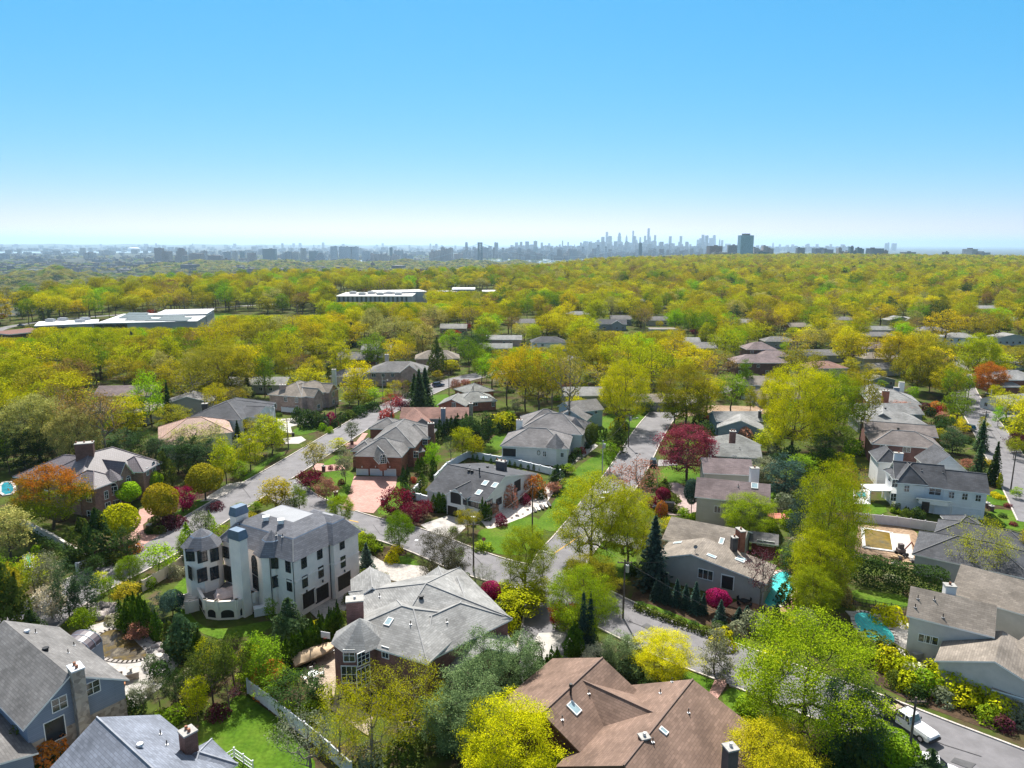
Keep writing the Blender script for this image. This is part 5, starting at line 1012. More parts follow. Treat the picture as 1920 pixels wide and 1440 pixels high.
# ------------------------------------------------------------------ trees and shrubs one can tell apart (kind, base px, base py, top py, crown width px, colour)
TT = """great 100 992 872 132 or*|round 228 1022 950 74 yg|round 244 950 906 46 lg|round 306 984 910 62 ol|round 290 925 884 36 lg|round 386 938 873 70 ol|juniper 188 1055 960 56 dg|juniper 155 1040 975 46 hd|low 344 960 912 52 mg|low 310 975 948 40 dp
juniper 312 915 846 34 hd|pine 18 885 800 50 dg|pine 48 878 798 46 dg|pine 80 872 806 44 dg|pine 112 868 808 44 pn|pine 140 862 800 44 dg|pine 200 856 806 50 pn|pine 235 858 800 46 pn|pine 272 862 806 50 dg|pine 300 868 815 50 pn|pine 335 885 815 60 pn|pine 362 892 812 52 dg|pine 392 895 815 56 pn|maple 425 908 812 52 yg|maple 470 882 806 54 yg|spruce 447 835 788 22 dg|maple 510 852 772 66 yg|oak 490 830 775 62 ol|young 452 905 862 36 gr|bush 455 860 845 30 gr
maple 20 1045 945 90 cr|great 75 862 735 120 cr|great 150 880 760 90 cr|sparse 372 856 795 110 cr|airy 400 862 802 70 cr|airy 340 858 805 70 cr|great 40 760 665 100 yg|great 190 700 615 90 yg|great 270 705 630 90 ol|maple 90 835 770 60 ol|oak 8 835 712 90 yg|sparse 160 866 722 100 br|sparse 197 870 728 96 br|oak 85 772 684 110 ol|oak 140 752 690 66 ol|maple 285 800 688 66 lg|spruce 318 795 712 24 dg|hero 412 746 641 150 ol|oak 466 742 645 76 ye|sparse 366 770 688 92 ol|spruce 465 742 705 30 dg|maple 497 745 656 44 gr|maple 535 718 656 44 yg|sparse 568 722 662 52 br|maple 640 712 636 50 yg|maple 672 760 672 62 ye|young 655 760 735 36 yg|young 684 762 738 34 yg|young 702 756 726 40 lg|oak 30 735 660 90 yg|oak 120 700 622 80 yg|oak 190 712 640 90 ol|oak 255 720 640 80 yg|maple 330 700 622 60 gr|oak 240 790 735 70 yg|maple 225 800 765 40 lg
maple 600 690 628 54 yg|oak 560 690 620 70 ol|maple 700 690 622 60 gr|oak 655 660 596 80 go|oak 740 668 592 90 cr|maple 785 662 612 44 gr|juniper 820 705 638 32 hd|maple 845 700 672 38 yg|pine 878 680 618 44 pn|pine 890 678 622 36 dg|maple 910 680 640 40 gr|maple 905 650 610 40 gr|low 842 690 668 28 mg|low 850 635 618 30 rd|spruce 787 775 692 44 pn|spruce 778 765 700 34 dg|spruce 798 762 688 44 pn|twiggy 750 758 705 40 pk|low 855 738 709 22 pk|low 873 726 710 20 pk|young 660 832 788 30 gy|young 590 888 826 52 cr|young 648 905 836 36 gy|young 635 845 820 36 yg|low 582 918 880 52 pu|low 612 940 894 46 pk|maple 562 960 905 38 gr
great 640 984 928 54 fl|great 748 1034 957 56 gr|maple 518 960 892 70 ol|young 545 962 935 34 gy|oak 877 1000 953 52 ol|low 745 968 915 66 pu|low 795 970 938 40 pu|low 770 985 945 44 pu|hero 835 1105 988 104 ma|airy 905 1112 1056 56 gy|maple 945 1130 1085 40 fl|young 862 1060 1025 24 gr|round 921 1135 1092 40 mg|hero 985 1110 984 108 fl|maple 975 1150 1098 96 yg|hero 1105 1130 1040 112 ol|spruce 688 1078 1018 42 bl|young 450 960 942 30 gy|young 480 958 940 26 gr|column 352 1025 980 26 lg|column 394 995 958 20 lg|great 246 1098 1042 54 gr|young 300 1078 1017 62 lg|maple 345 1040 1000 30 gr|young 665 1015 985 44 gy
round 325 1155 1110 44 bl|maple 20 1160 1050 60 ol|maple 100 1130 1030 60 gy|maple 66 1120 1035 56 yg|juniper 12 1180 1060 50 hd|juniper 40 1178 1080 44 hd|low 98 1160 1098 62 wh|pine 130 1160 1045 54 pn|pine 165 1150 1062 56 pn|young 205 1130 1080 34 gr|young 190 1112 1070 34 yg|oak 0 1130 1040 70 gr|young 180 1080 1040 34 dg
pine 300 1180 1110 40 bl|juniper 345 1235 1146 58 pn|maple 372 1352 1262 52 yg|oak 400 1320 1200 90 hd|maple 395 1270 1192 50 yg|oak 440 1300 1190 80 hd|maple 497 1285 1182 80 gr|juniper 545 1215 1128 60 pn|young 510 1168 1120 26 gr|oak 300 1330 1272 50 gy|oak 330 1328 1252 50 dg|oak 270 1335 1275 50 gy|sparse 430 1330 1275 60 dp|bush 320 1350 1330 60 gr|bush 505 1290 1245 70 or|oak 560 1330 1262 110 dg|oak 520 1310 1255 80 gr|bush 455 1290 1265 44 gr
airy 640 1440 1275 130 yg|airy 770 1400 1232 150 yg|airy 700 1435 1240 130 yg|hero 950 1480 1310 190 ye|sparse 580 1470 1330 120 gy|softpine 880 1420 1232 150 sp|softpine 840 1400 1290 100 sp|softpine 905 1330 1170 110 sp|softpine 975 1300 1180 90 sp|pine 1000 1270 1190 50 dg|hero 1090 1200 1062 130 fl|spruce 1092 1225 1108 36 bl|spruce 1105 1225 1110 34 bl|softpine 1160 1262 1180 70 sp|hero 1240 1270 1188 130 ye|round 1067 1440 1395 90 lg|willow 1340 1265 1165 80 gy|hero 1500 1390 1150 270 fl|softpine 1590 1430 1255 130 pn|hero 1440 1500 1365 190 go|round 1670 1440 1378 100 gr|hero 1320 1470 1410 110 go|sparse 1250 1470 1395 110 gy|low 1045 1180 1126 34 rd|bush 1070 1170 1150 40 dg
hero 1107 1062 882 160 yg|hero 1176 1062 912 110 yg|sparse 1190 990 858 110 pk|spruce 1224 1100 966 74 bl|spruce 1231 1125 1080 30 bl|spruce 1248 1130 1080 30 bl|spruce 1268 1135 1085 30 bl|spruce 1285 1140 1094 30 bl|spruce 1303 1148 1090 36 bl|spruce 1318 1150 1112 24 bl|spruce 1350 1170 1124 32 bl|spruce 1385 1165 1138 30 bl|spruce 1400 1160 1135 26 bl|spruce 1430 1170 1138 32 bl|spruce 1455 1165 1130 30 bl|round 1345 1150 1106 48 mg|sparse 1425 1145 1028 80 dp|hero 1402 1008 925 110 fl|great 1287 902 792 112 be|round 1296 960 900 30 bl|young 1143 885 825 36 gr|juniper 1158 848 788 34 hd|round 1243 945 915 28 pu|bush 1240 965 940 26 or
oak 1010 790 660 90 ol|sparse 1065 810 640 80 ol|oak 950 760 650 70 go|oak 985 770 640 80 go|sparse 1035 770 672 60 br|hero 1170 802 672 100 ye|hero 1285 795 680 112 ol|maple 1310 800 712 66 yg|maple 1265 800 720 60 yg|sparse 1345 735 660 70 br|maple 1395 735 672 30 gr|oak 1220 740 640 90 yg|oak 1160 720 625 80 yg|oak 1300 720 650 90 ye|oak 1120 700 615 80 ol|round 1108 845 796 26 hd|pine 1212 775 740 36 pn|maple 812 885 828 34 lg|sparse 845 870 815 30 dg|maple 868 862 795 50 yg|maple 890 858 815 36 yg|pine 905 838 768 54 dg|pine 880 830 776 44 dg|bush 940 806 775 60 yg|sparse 735 790 738 46 rd|pine 240 1060 985 50 dg|great 1680 700 620 80 go|great 1760 700 640 70 ol|oak 1600 750 690 60 ol|oak 1640 725 690 40 go|great 1450 800 690 60 ye|oak 1500 720 650 80 ol|bush 1160 805 780 30 ye|maple 1010 1140 1080 56 yg|low 1075 1085 1050 40 gr|maple 1093 825 800 30 gr
hero 1487 852 676 140 ye|hero 1555 842 690 125 fl|oak 1610 840 690 60 ol|hero 1545 1100 862 140 yg|hero 1530 1130 990 120 yg|airy 1580 1010 850 90 go|pine 1505 1030 900 60 bl|pine 1470 930 850 80 bl|pine 1430 905 855 60 gy|pine 1490 1080 1010 60 pn|pine 1535 880 810 50 dg|maple 1500 900 850 60 gr|maple 1440 850 800 60 yg|hero 1520 1165 1060 100 fl|oak 1560 1130 1060 60 br|airy 1830 1090 965 120 yg|maple 1925 1060 975 40 go|great 1720 735 648 90 ol|great 1775 745 680 80 ol|maple 1742 735 690 40 ol|great 1850 740 678 62 or|oak 1885 790 735 66 ye|young 1870 800 760 24 lg|young 1840 815 778 16 yg|young 1848 805 792 16 yg|spruce 1862 908 828 32 dg|spruce 1832 900 825 40 pn|spruce 1838 845 788 34 pn|pine 1785 850 800 50 pn|pine 1775 820 780 40 dg|column 1852 905 880 11 gr|column 1873 915 885 11 yg|young 1905 935 912 22 lg|low 1905 850 812 40 dp|young 1800 820 785 30 ye|sparse 1690 785 752 60 pk|maple 1715 790 770 34 gr|oak 1900 860 820 30 yg|great 1830 720 622 76 yg|oak 1770 650 580 76 go|pine 1750 615 560 40 dg|pine 1735 612 575 30 dg|maple 1680 615 592 24 gr|oak 1690 640 600 50 ol|sparse 1640 690 632 24 br|sparse 1668 690 630 30 br|oak 1600 680 655 40 go|maple 1595 705 668 36 go|oak 1545 640 595 60 yg|pine 1830 620 585 40 dg|oak 1900 700 650 60 ol"""
for row in TT.replace('\n', '|').split('|'):
    k, a, b, c, d, e = row.split(); T(k, float(a), float(b), float(c), float(d), e.strip('*'), LEAFO if e.endswith('*') else None)
# rows of arborvitae (photo px of both ends of each row, how many, height m, radius m)
for (a, b), (c, d), n, H, R, ck in (((222, 1178), (300, 1205), 6, 5.2, .85, 'em'), ((238, 1165), (290, 1190), 5, 5.0, .9, 'em'), ((305, 1225), (385, 1240), 4, 5.0, 1.0, 'hd'), ((368, 1242), (382, 1252), 2, 4.2, .7, 'em'), ((535, 1262), (640, 1195), 13, 4.8, .7, 'em'), ((552, 1240), (638, 1178), 9, 4.4, .7, 'dg'), ((752, 918), (768, 915), 2, 5.2, .9, 'dg'), ((782, 890), (800, 882), 3, 4.2, .8, 'em'), ((811, 902), (816, 885), 2, 3.8, .9, 'em'), ((790, 918), (792, 916), 1, 4.2, 1.1, 'em'),
    ((815, 830), (862, 812), 7, 6.0, 1.0, 'dg'), ((840, 822), (880, 805), 4, 5.4, 1.0, 'em'), ((893, 835), (925, 805), 7, 5.6, .95, 'dg'), ((930, 815), (965, 806), 5, 4.6, .9, 'dg'), ((1092, 825), (1140, 826), 8, 3.4, .6, 'em'), ((880, 862), (1045, 890), 14, 1.7, .42, 'em'), ((812, 958), (835, 962), 4, 4.4, .9, 'em'), ((902, 975), (918, 978), 3, 4.4, .8, 'em'), ((1040, 920), (1042, 921), 1, 4.5, 1.1, 'dg'), ((208, 1345), (236, 1340), 4, 3.2, .6, 'em'), ((118, 1390), (150, 1370), 3, 4.0, .9, 'em'), ((1065, 1240), (1085, 1238), 3, 5.6, 1.0, 'em'), ((1000, 1290), (1050, 1262), 5, 4.0, .8, 'em'),
    ((1692, 965), (1735, 975), 6, 2.0, .7, 'hd'), ((1668, 960), (1690, 965), 3, 1.3, .6, 'gr'), ((1742, 830), (1760, 826), 2, 3.4, 1.0, 'em'), ((1445, 800), (1470, 802), 4, 3.6, .8, 'dg'), ((1370, 745), (1400, 748), 4, 4.6, .8, 'dg')):
    p, q = at(a, b), at(c, d)
    for i in range(n):
        f = (i+.5)/n; x = p*(1-f)+q*f; plant('column', x.x+random.uniform(-.25, .25), x.y+random.uniform(-.25, .25), H*random.uniform(.85, 1.12), R*random.uniform(.85, 1.1), ck)
# single shrubs: px, py (base), width px, colour, height/width
BB = """1665 1166 56 ye .55|1238 962 20 mg .6|1253 948 30 hd .5|1230 950 34 pu .6|1262 940 26 hd .6|1270 960 26 hd .5|1283 967 22 lg .7|1300 972 20 lg .6|1240 918 26 hd .6|1110 810 24 hd .8|596 1182 30 ye .6|735 1052 30 ye .6|745 1034 26 ye .5|708 1030 22 dg .8|672 1022 40 yg .6|690 1030 40 hd .7|660 1100 18 ye .8|640 1160 30 hd .5|900 940 22 pk .8|925 965 26 pk .9|952 948 40 pk 1.0|1002 930 40 or 1.0|985 945 22 pu .9|1015 935 20 dg .9|940 985 24 pu .9|1060 870 22 hd .8|1072 866 18 dg .9|1082 858 22 dg .9|1088 850 20 rd .6|1100 840 16 dg .8|1052 890 24 dg .8|850 1000 18 gr .8|1185 1075 30 dg .7|1215 1062 30 gr .6|1130 1090 50 dg .6|1075 1160 40 rd .8|1060 1172 46 dg .8|1095 1185 50 dg .7|290 985 24 hd .8|300 1000 22 hd .7|282 1000 20 dg .7|318 990 40 dp .6|333 984 34 dp .6|405 955 30 dp .5|225 1045 34 dp .6|255 1035 26 or .6|215 1055 34 hd .6|140 1060 40 dg .9|165 1065 36 hd .8|620 795 26 mg .9|600 798 24 dg 1.0|575 800 34 dg 1.0|590 800 34 dg .9|560 790 30 dg .9|640 790 22 dg .8|655 785 24 hd .7|605 806 16 lg .9|618 812 14 lg .9|630 800 18 dg .9|675 780 30 dg .7|700 770 30 dg .6|730 800 26 dg .6|725 785 30 rd .6|760 768 24 dp .7|705 822 20 gr .8|690 835 16 hd .8|672 850 14 dp .7|620 880 10 pu .8|632 880 9 pu .8|640 908 14 pu .7|655 925 14 dg .8|775 905 14 rd .8|760 930 22 dg .9|775 935 26 dg .8|800 930 22 hd .8|745 760 20 mg .8|765 745 24 dg .7|1170 805 22 hd .8
1755 770 30 or .6|1765 775 22 rd .7|1735 775 24 dp .9|1745 780 24 dg .7|1770 790 30 pk .6|1780 800 26 hd .8|1760 800 26 dg .9|1790 795 24 ye .9|1700 975 24 hd .9|1720 975 26 dg .9|1680 955 20 hd .8|1875 935 20 ye .4|1865 930 20 ye .4|1890 950 16 pu .4|1880 970 16 dg .5|1900 985 16 pu .4|1725 960 14 dg .9|1640 1230 90 hd .42|1670 1235 60 hd .5|1450 1250 60 yg .5|1660 1250 50 yg .8|1690 1270 60 yg .7|1720 1270 50 wh .5|1700 1290 50 yg .7|1735 1295 60 gr .7|1755 1280 60 yg .7|1785 1300 66 yg .7|1815 1320 66 yg .6|1840 1315 60 yg .7|1870 1340 64 yg .6|1900 1350 50 gy .7|1915 1335 40 yg .6|1855 1350 50 gr .6|1880 1365 40 dp .6|1770 1315 46 gy .6|1720 1310 40 dg .7|1680 1285 40 hd .7|1410 1180 50 gy .7|1430 1190 50 gy .7|1460 1185 50 hd .7|1490 1190 50 yg .7|1380 1190 40 gy .7|1350 1182 30 dg .6|1200 1140 24 dg .5|1225 1150 24 hd .5|1250 1158 24 dg .5|1275 1168 24 hd .5|1300 1176 24 dg .5|1325 1185 24 hd .5|1355 1210 50 yg .7|60 1400 80 or .6|30 1420 70 hd .8|90 1420 70 or .6|10 1440 60 yg .8|55 1375 50 dg .8|230 1175 30 gr .6|170 1195 22 gr .6|180 1205 16 yg .6|300 1270 40 dg .8|285 1250 30 gy .9|350 1300 50 gy .9|365 1330 40 dg .9|255 1330 40 dg .9|410 1345 40 dp .7|385 1290 50 hd .8|470 1275 40 gr .8|420 1250 50 gr .9|470 1240 40 yg .8|540 1180 30 dg .8|600 1320 50 hd .6|580 1345 50 gr .7|540 1345 40 gr .8|1000 1300 40 dg .8|1010 1330 30 hd .8|1180 1280 60 pn .8|1210 1300 40 dg .7|1130 1250 40 dg .7|1400 1340 50 gr .7|1640 1400 70 gr .8|1610 1440 80 hd .8|1700 1430 50 gr .7|1570 1440 70 dg .8|800 1360 60 pn .9|830 1390 60 hd .8|760 1420 70 hd .7|690 1430 60 gy .7|905 1140 34 dg .9|880 1120 40 dg .8|870 1095 30 dg .7|940 1160 34 hd .8|955 1180 40 yg .9|930 1120 22 gr .7|665 1085 34 dg .9|680 1095 34 hd .9|700 1090 30 dg .8|655 1130 26 hd .8|1430 1090 30 dp .8|1480 1130 50 dg .9|1475 1060 40 gr .8|1500 1050 50 gy .9|1575 1130 40 br .9|1445 1000 30 gr .9|1470 960 40 gy .9|1480 990 36 gr .9|1500 950 40 hd .8|1455 880 36 dg .9|1450 860 30 gy .9|1480 870 40 dg .9|1520 880 40 gr .8|1550 870 44 gr .7|1580 880 44 yg .7|1590 910 40 br .8|1600 850 40 gr .7|1410 865 24 gy .8|1345 870 26 gy .9|1330 880 24 dg .8|1395 830 34 pk .9|1370 800 20 gr .8|1440 790 20 gr .9|1320 830 40 dg 1.0|1310 800 30 dg .8"""
for row in BB.replace('\n', '|').split('|'):
    a, b, w, ck, asp = row.split(); p = at(float(a), float(b)); R = float(w)/2*depth_of(p)/F; plant('bush', p.x, p.y, 2*R*float(asp), R, ck)
# ------------------------------------------------------------------ clipped hedges
def hedge(name, pts, w, H, ck, label, n=55, jag=.12):
    P = [at(*p) for p in pts]; rng = np.random.default_rng(len(name)+int(P[0].x*7) % 99); C = []; Nn = []
    for a, b in zip(P, P[1:]):
        d = np.array((b-a))[:2]; L = np.linalg.norm(d); d /= L; nn = np.array([-d[1], d[0]]); k = int(L*n)
        for _ in range(k):
            s, f = rng.random()*L, rng.random()
            if f < .4: o, zz, nv = (rng.random()-.5)*w, H*(1-rng.random()**3*.3), (0, 0, 1)
            elif f < .95: sg = rng.choice((-1, 1)); o, zz, nv = sg*w/2*(1-.15*rng.random()), rng.random()*H, (nn[0]*sg, nn[1]*sg, .2)
            else: o, zz, nv = (rng.random()-.5)*w, rng.random()*H, (0, 0, 1)
            q = np.array(a)[:2]+d*s+nn*o; zz *= 1+jag*noise.noise(Vector((q[0]*.6, q[1]*.6, 1)))
            C.append((q[0], q[1], max(.03, zz))); Nn.append(nv)
    o0 = np.array(P[0]); C = np.array(C)-o0; V, Q = quads(C, np.full(len(C), .26), .1, rng, 1.1, np.array(Nn)*1.2)
    me = np_mesh(name, V, Q, [LEAFD], rng.random(len(C))); ob = bpy.data.objects.new(name, me); COL.objects.link(ob); ob.location = P[0]; ob.color = c4(PAL[ck]); tag(ob, label, 'hedge'); return ob
hedge('hedge', [(1588, 1085), (1690, 1108), (1775, 1125)], 3.0, 4.6, 'dg', 'tall clipped dark hedge dividing the building site from the teal pool lawn', 420)
hedge('hedge', [(40, 1008), (150, 1062)], 1.6, 2.2, 'dg', 'dark clipped hedge inside the white wall near the orange-tipped tree', 90)
hedge('hedge', [(662, 1010), (690, 1022), (712, 1040)], 1.4, 1.3, 'gr', 'low green clipped hedge curving beside the limestone mansion drive', 90)
hedge('hedge', [(1188, 1142), (1290, 1180), (1345, 1200)], .9, .9, 'hd', 'low clipped hedge along the kerb of the lower street', 80)
# ------------------------------------------------------------------ fences and walls
def fence(name, pts, H, m, label, step=2.4, th=.08, post=.16, cat='fence', solid=True, cap=True):
    P = [at(*p) for p in pts]; r = root(name, P[0], label, cat); f = MB(); ps = []
    for a, b in zip(P, P[1:]):
        d = b-a; L = d.length; d.normalize(); nn = Vector((-d.y, d.x, 0)); k = max(1, round(L/step))
        for i in range(k):
            c = a+d*(L*(i+.5)/k)
            if solid: f.obox(c+UP*(H*.5), d, nn, UP, L/k/2-.02, th/2, H*.5-.04)
            else:
                for zz in (.15, .55, .98): f.obox(c+UP*(H*zz-.02), d, nn, UP, L/k/2, .03, .03)
                for j in range(6): f.obox(c+d*((j-2.5)*L/k/6)+UP*(H*.55), d, nn, UP, .02, .02, H*.42)
            if cap and solid: f.obox(c+UP*(H-.02), d, nn, UP, L/k/2, th*.9, .05)
            ps.append(a+d*(L*i/k))
    ps.append(P[-1]); f.build('fence_panel', m, r)
    for p in ps[:90]: q = MB(); q.box((p.x, p.y, H*.52), post, post, H*1.04+.1); q.box((p.x, p.y, H*1.04+.08), post+.06, post+.06, .06); q.build('fence_post', m, r)
VINYL = surf('vinyl_white', (.60, .63, .68), .5, .04, 1); VTAN = surf('vinyl_tan', (.52, .46, .38), .6, .06, 1); VLAV = surf('vinyl_pale', (.62, .58, .60), .5, .05, 1); IRON = BLACK
fence('vinyl_fence', [(465, 1300), (505, 1330), (545, 1362), (600, 1405), (660, 1460)], 1.9, VINYL, 'pale blue-white panel fence between the deep green lawn and the tan patio')
fence('vinyl_fence', [(268, 1110), (310, 1085), (358, 1052)], 1.9, VTAN, 'tan panel fence running from the pond trees to the mansion turret')
fence('vinyl_fence', [(1600, 978), (1680, 986), (1760, 998)], 1.9, VLAV, 'long pale panel fence along the building site below the farmhouse')
fence('garden_wall', [(788, 915), (770, 935), (808, 945)], 1.6, VINYL, 'white rendered wall beside the purple maples of the modern house', 3, .2, .3)
fence('garden_wall', [(815, 905), (838, 880), (878, 858)], 1.7, VINYL, 'white rendered wall sloping up behind the modern white house', 3, .2, .3)
fence('garden_wall', [(880, 858), (960, 872), (1050, 894)], 1.7, VINYL, 'white rendered wall lined by tiny clipped evergreens', 3, .2, .3)
fence('garden_wall', [(40, 985), (100, 1015), (170, 1058)], 1.4, surf('wall_cream', (.62, .58, .52), .8, .1, 1), 'cream masonry wall beside the dark hedge at the street', 3, .25, .35)
fence('garden_wall', [(145, 1072), (172, 1062)], 1.5, VINYL, 'short white wall end by the street kerb', 3, .25, .3)
fence('pool_fence', [(1600, 1135), (1640, 1142), (1700, 1152)], 1.3, IRON, 'thin black iron railing along the teal pool lawn', 2.4, .05, .07, 'fence', False)
fence('white_fence', [(1390, 748), (1435, 756)], 1.8, VINYL, 'white panel fence beyond the bare lot')
fence('yard_fence', [(732, 728), (752, 722)], 1.1, VINYL, 'little white picket fence by the rosy hip-roofed house', 1.2, .05, .1)
fence('yard_fence', [(528, 772), (552, 774)], 1.6, VINYL, 'pale blue fence beside the pink brick house drive', 2.4)
fence('deck_railing', [(412, 1437), (440, 1420), (475, 1445)], 1.1, VINYL, 'white deck railing beside the slate-blue roof', 1.6, .05, .1, 'railing', False)
# ------------------------------------------------------------------ pools
def pool(name, pts, wm, label, cat='pool', rnd=2, cop=None, lines=0, sink=0, wname='pool_cover'):
    P = [at(*p, .12) for p in pts]; P = smooth_poly(P, rnd) if rnd else P; c = sum(P, Vector())/len(P)
    r = root(name, Vector((c.x, c.y, 0)), label, cat); m = MB(); m.prism([(p.x, p.y) for p in P], .0, .16-sink); m.build(wname, wm, r)
    m = MB()
    for i in range(len(P)):
        a, b = P[i], P[(i+1) % len(P)]; d = b-a; L = d.length
        if L < .01: continue
        d.normalize(); m.obox(Vector(((a.x+b.x)/2, (a.y+b.y)/2, .13)), d, Vector((-d.y, d.x, 0)), UP, L/2+.12, .28, .08)
    m.build('coping', cop or CONC, r)
    if lines:
        m = MB(); xs = sorted(P, key=lambda p: p.x); x0, x1 = xs[0].x, xs[-1].x
        for i in range(1, lines):
            x = x0+(x1-x0)*i/lines; ys = []
            for j in range(len(P)):
                a, b = P[j], P[(j+1) % len(P)]
                if (a.x > x) != (b.x > x): ys.append(a.y+(b.y-a.y)*(x-a.x)/(b.x-a.x))
            if len(ys) >= 2: m.obox(Vector((x, (min(ys)+max(ys))/2, .175)), Vector((1, 0, 0)), Vector((0, 1, 0)), UP, .02, (max(ys)-min(ys))/2-.3, .010)
        m.build('cover_strap', surf('strap_white', (.22, .5, .52)), r)
    return r
pool('swimming_pool', [(1593, 1150), (1625, 1145), (1655, 1165), (1682, 1192), (1680, 1212), (1650, 1208), (1610, 1190)], POOLW, 'teal covered pool with pale straps beside the stucco house', lines=9)
pool('swimming_pool', [(1425, 1105), (1455, 1070), (1485, 1072), (1492, 1110), (1465, 1140), (1430, 1138)], POOLW, 'turquoise covered pool partly behind the dark purple tree', lines=7)
pool('swimming_pool', [(1603, 922), (1625, 922), (1626, 934), (1604, 934)], POOLB, 'small bright blue pool beside the farmhouse pergola', rnd=0, wname='pool_water')
pool('swimming_pool', [(0, 905), (25, 903), (30, 925), (0, 930)], POOLB, 'pale blue pool beside the orange-tipped tree', rnd=1, wname='pool_water')
pool('swimming_pool', [(45, 1042), (60, 1036), (62, 1062), (50, 1066)], POOLW, 'narrow dark teal pool behind the dark hedge', rnd=0)
pool('pond', [(170, 1200), (200, 1180), (235, 1178), (262, 1205), (285, 1228), (262, 1240), (225, 1242), (190, 1235), (172, 1222)], ground_mat('pond_cover', [(.05, .035, .012), (.14, .10, .03), (.07, .06, .05), (.20, .17, .12)], .35, 1.2, .25), 'kidney-shaped pond under a sagging brown leaf-strewn cover', 'pond', cop=surf('pond_rim', (.36, .33, .31), .8, .2, 1.5))
r = pool('unfinished_pool', [(1617, 990), (1671, 999), (1677, 1034), (1620, 1026)], ground_mat('muddy_water', [(.16, .12, .03), (.20, .13, .02), (.10, .09, .05)], .3, 1, .12), 'unfinished concrete pool shell holding brown muddy water', rnd=0, cop=surf('raw_concrete', (.66, .65, .62), .8, .1, 1), wname='muddy_water')
# rocks of the pond waterfall
ROCK = surf('boulder', (.36, .32, .31), .9, .3, 1.2, .2, bump=.3)
def rock(px, py, s, lab):
    p = at(px, py); m = MB(); rr = random.Random(px*31+py)
    import bmesh
    bm = bmesh.new(); bmesh.ops.create_icosphere(bm, subdivisions=2, radius=1)
    for v in bm.verts: v.co *= 1+.35*noise.noise(v.co*1.3+Vector((px, py, 0))); v.co.z *= .62
    me = bpy.data.meshes.new('boulder'); bm.to_mesh(me); bm.free(); me.materials.append(ROCK); o = bpy.data.objects.new('boulder', me); COL.objects.link(o); o.location = (p.x, p.y, s*.3); o.scale = (s, s*.85, s); o.rotation_euler = (0, 0, rr.random()*6)
    tag(o, lab, 'boulder', 'boulders of the pond waterfall')
for i in range(26):
    t = i/25; rock(162+t*58+random.uniform(-4, 4), 1150-6*math.sin(t*3)+random.uniform(-9, 16), random.uniform(.5, 1.0), 'grey-brown boulder stacked at the head of the pond')
for i in range(16): t = i/15; rock(228+t*80+random.uniform(-3, 3), 1170+t*52+random.uniform(-3, 3), random.uniform(.35, .7), 'pale boulder edging the pond under the evergreens')
for i in range(10): t = i/9; rock(920+t*90, 988-t*38+random.uniform(-4, 4), random.uniform(.25, .5), 'small stone edging the white gravel bed')
# ------------------------------------------------------------------ vehicles
TYRE = surf('tyre', (.02, .02, .02), .8, .1, 2); HUB = surf('wheel_rim', (.42, .42, .44), .3, .1, 2, .6, metal=.8); LAMP = surf('headlight', (.7, .72, .74), .15, .05, 1, .8); TAIL = surf('tail_light', (.45, .02, .02), .3, .05, 1)
def loft(m, secs, mi=0):
    """closed hull from cross-sections (lists of points)"""
    n = len(secs[0])
    for a, b in zip(secs, secs[1:]):
        for i in range(n): m.poly([a[i], a[(i+1) % n], b[(i+1) % n], b[i]], mi)
    m.poly(secs[0][::-1], mi); m.poly(secs[-1], mi)
def wheel(r, x, y, rad=.34, w=.22):
    o = MB(); o.tube((x, y-w/2, rad), (x, y+w/2, rad), rad, rad, 16); t = o.build('wheel', TYRE, r, Vector((0, 0, 0))); h = MB(); h.tube((x, y-w/2-.012, rad), (x, y+w/2+.012, rad), rad*.6, rad*.6, 12); h.build('rim', HUB, t, Vector((0, 0, 0)))
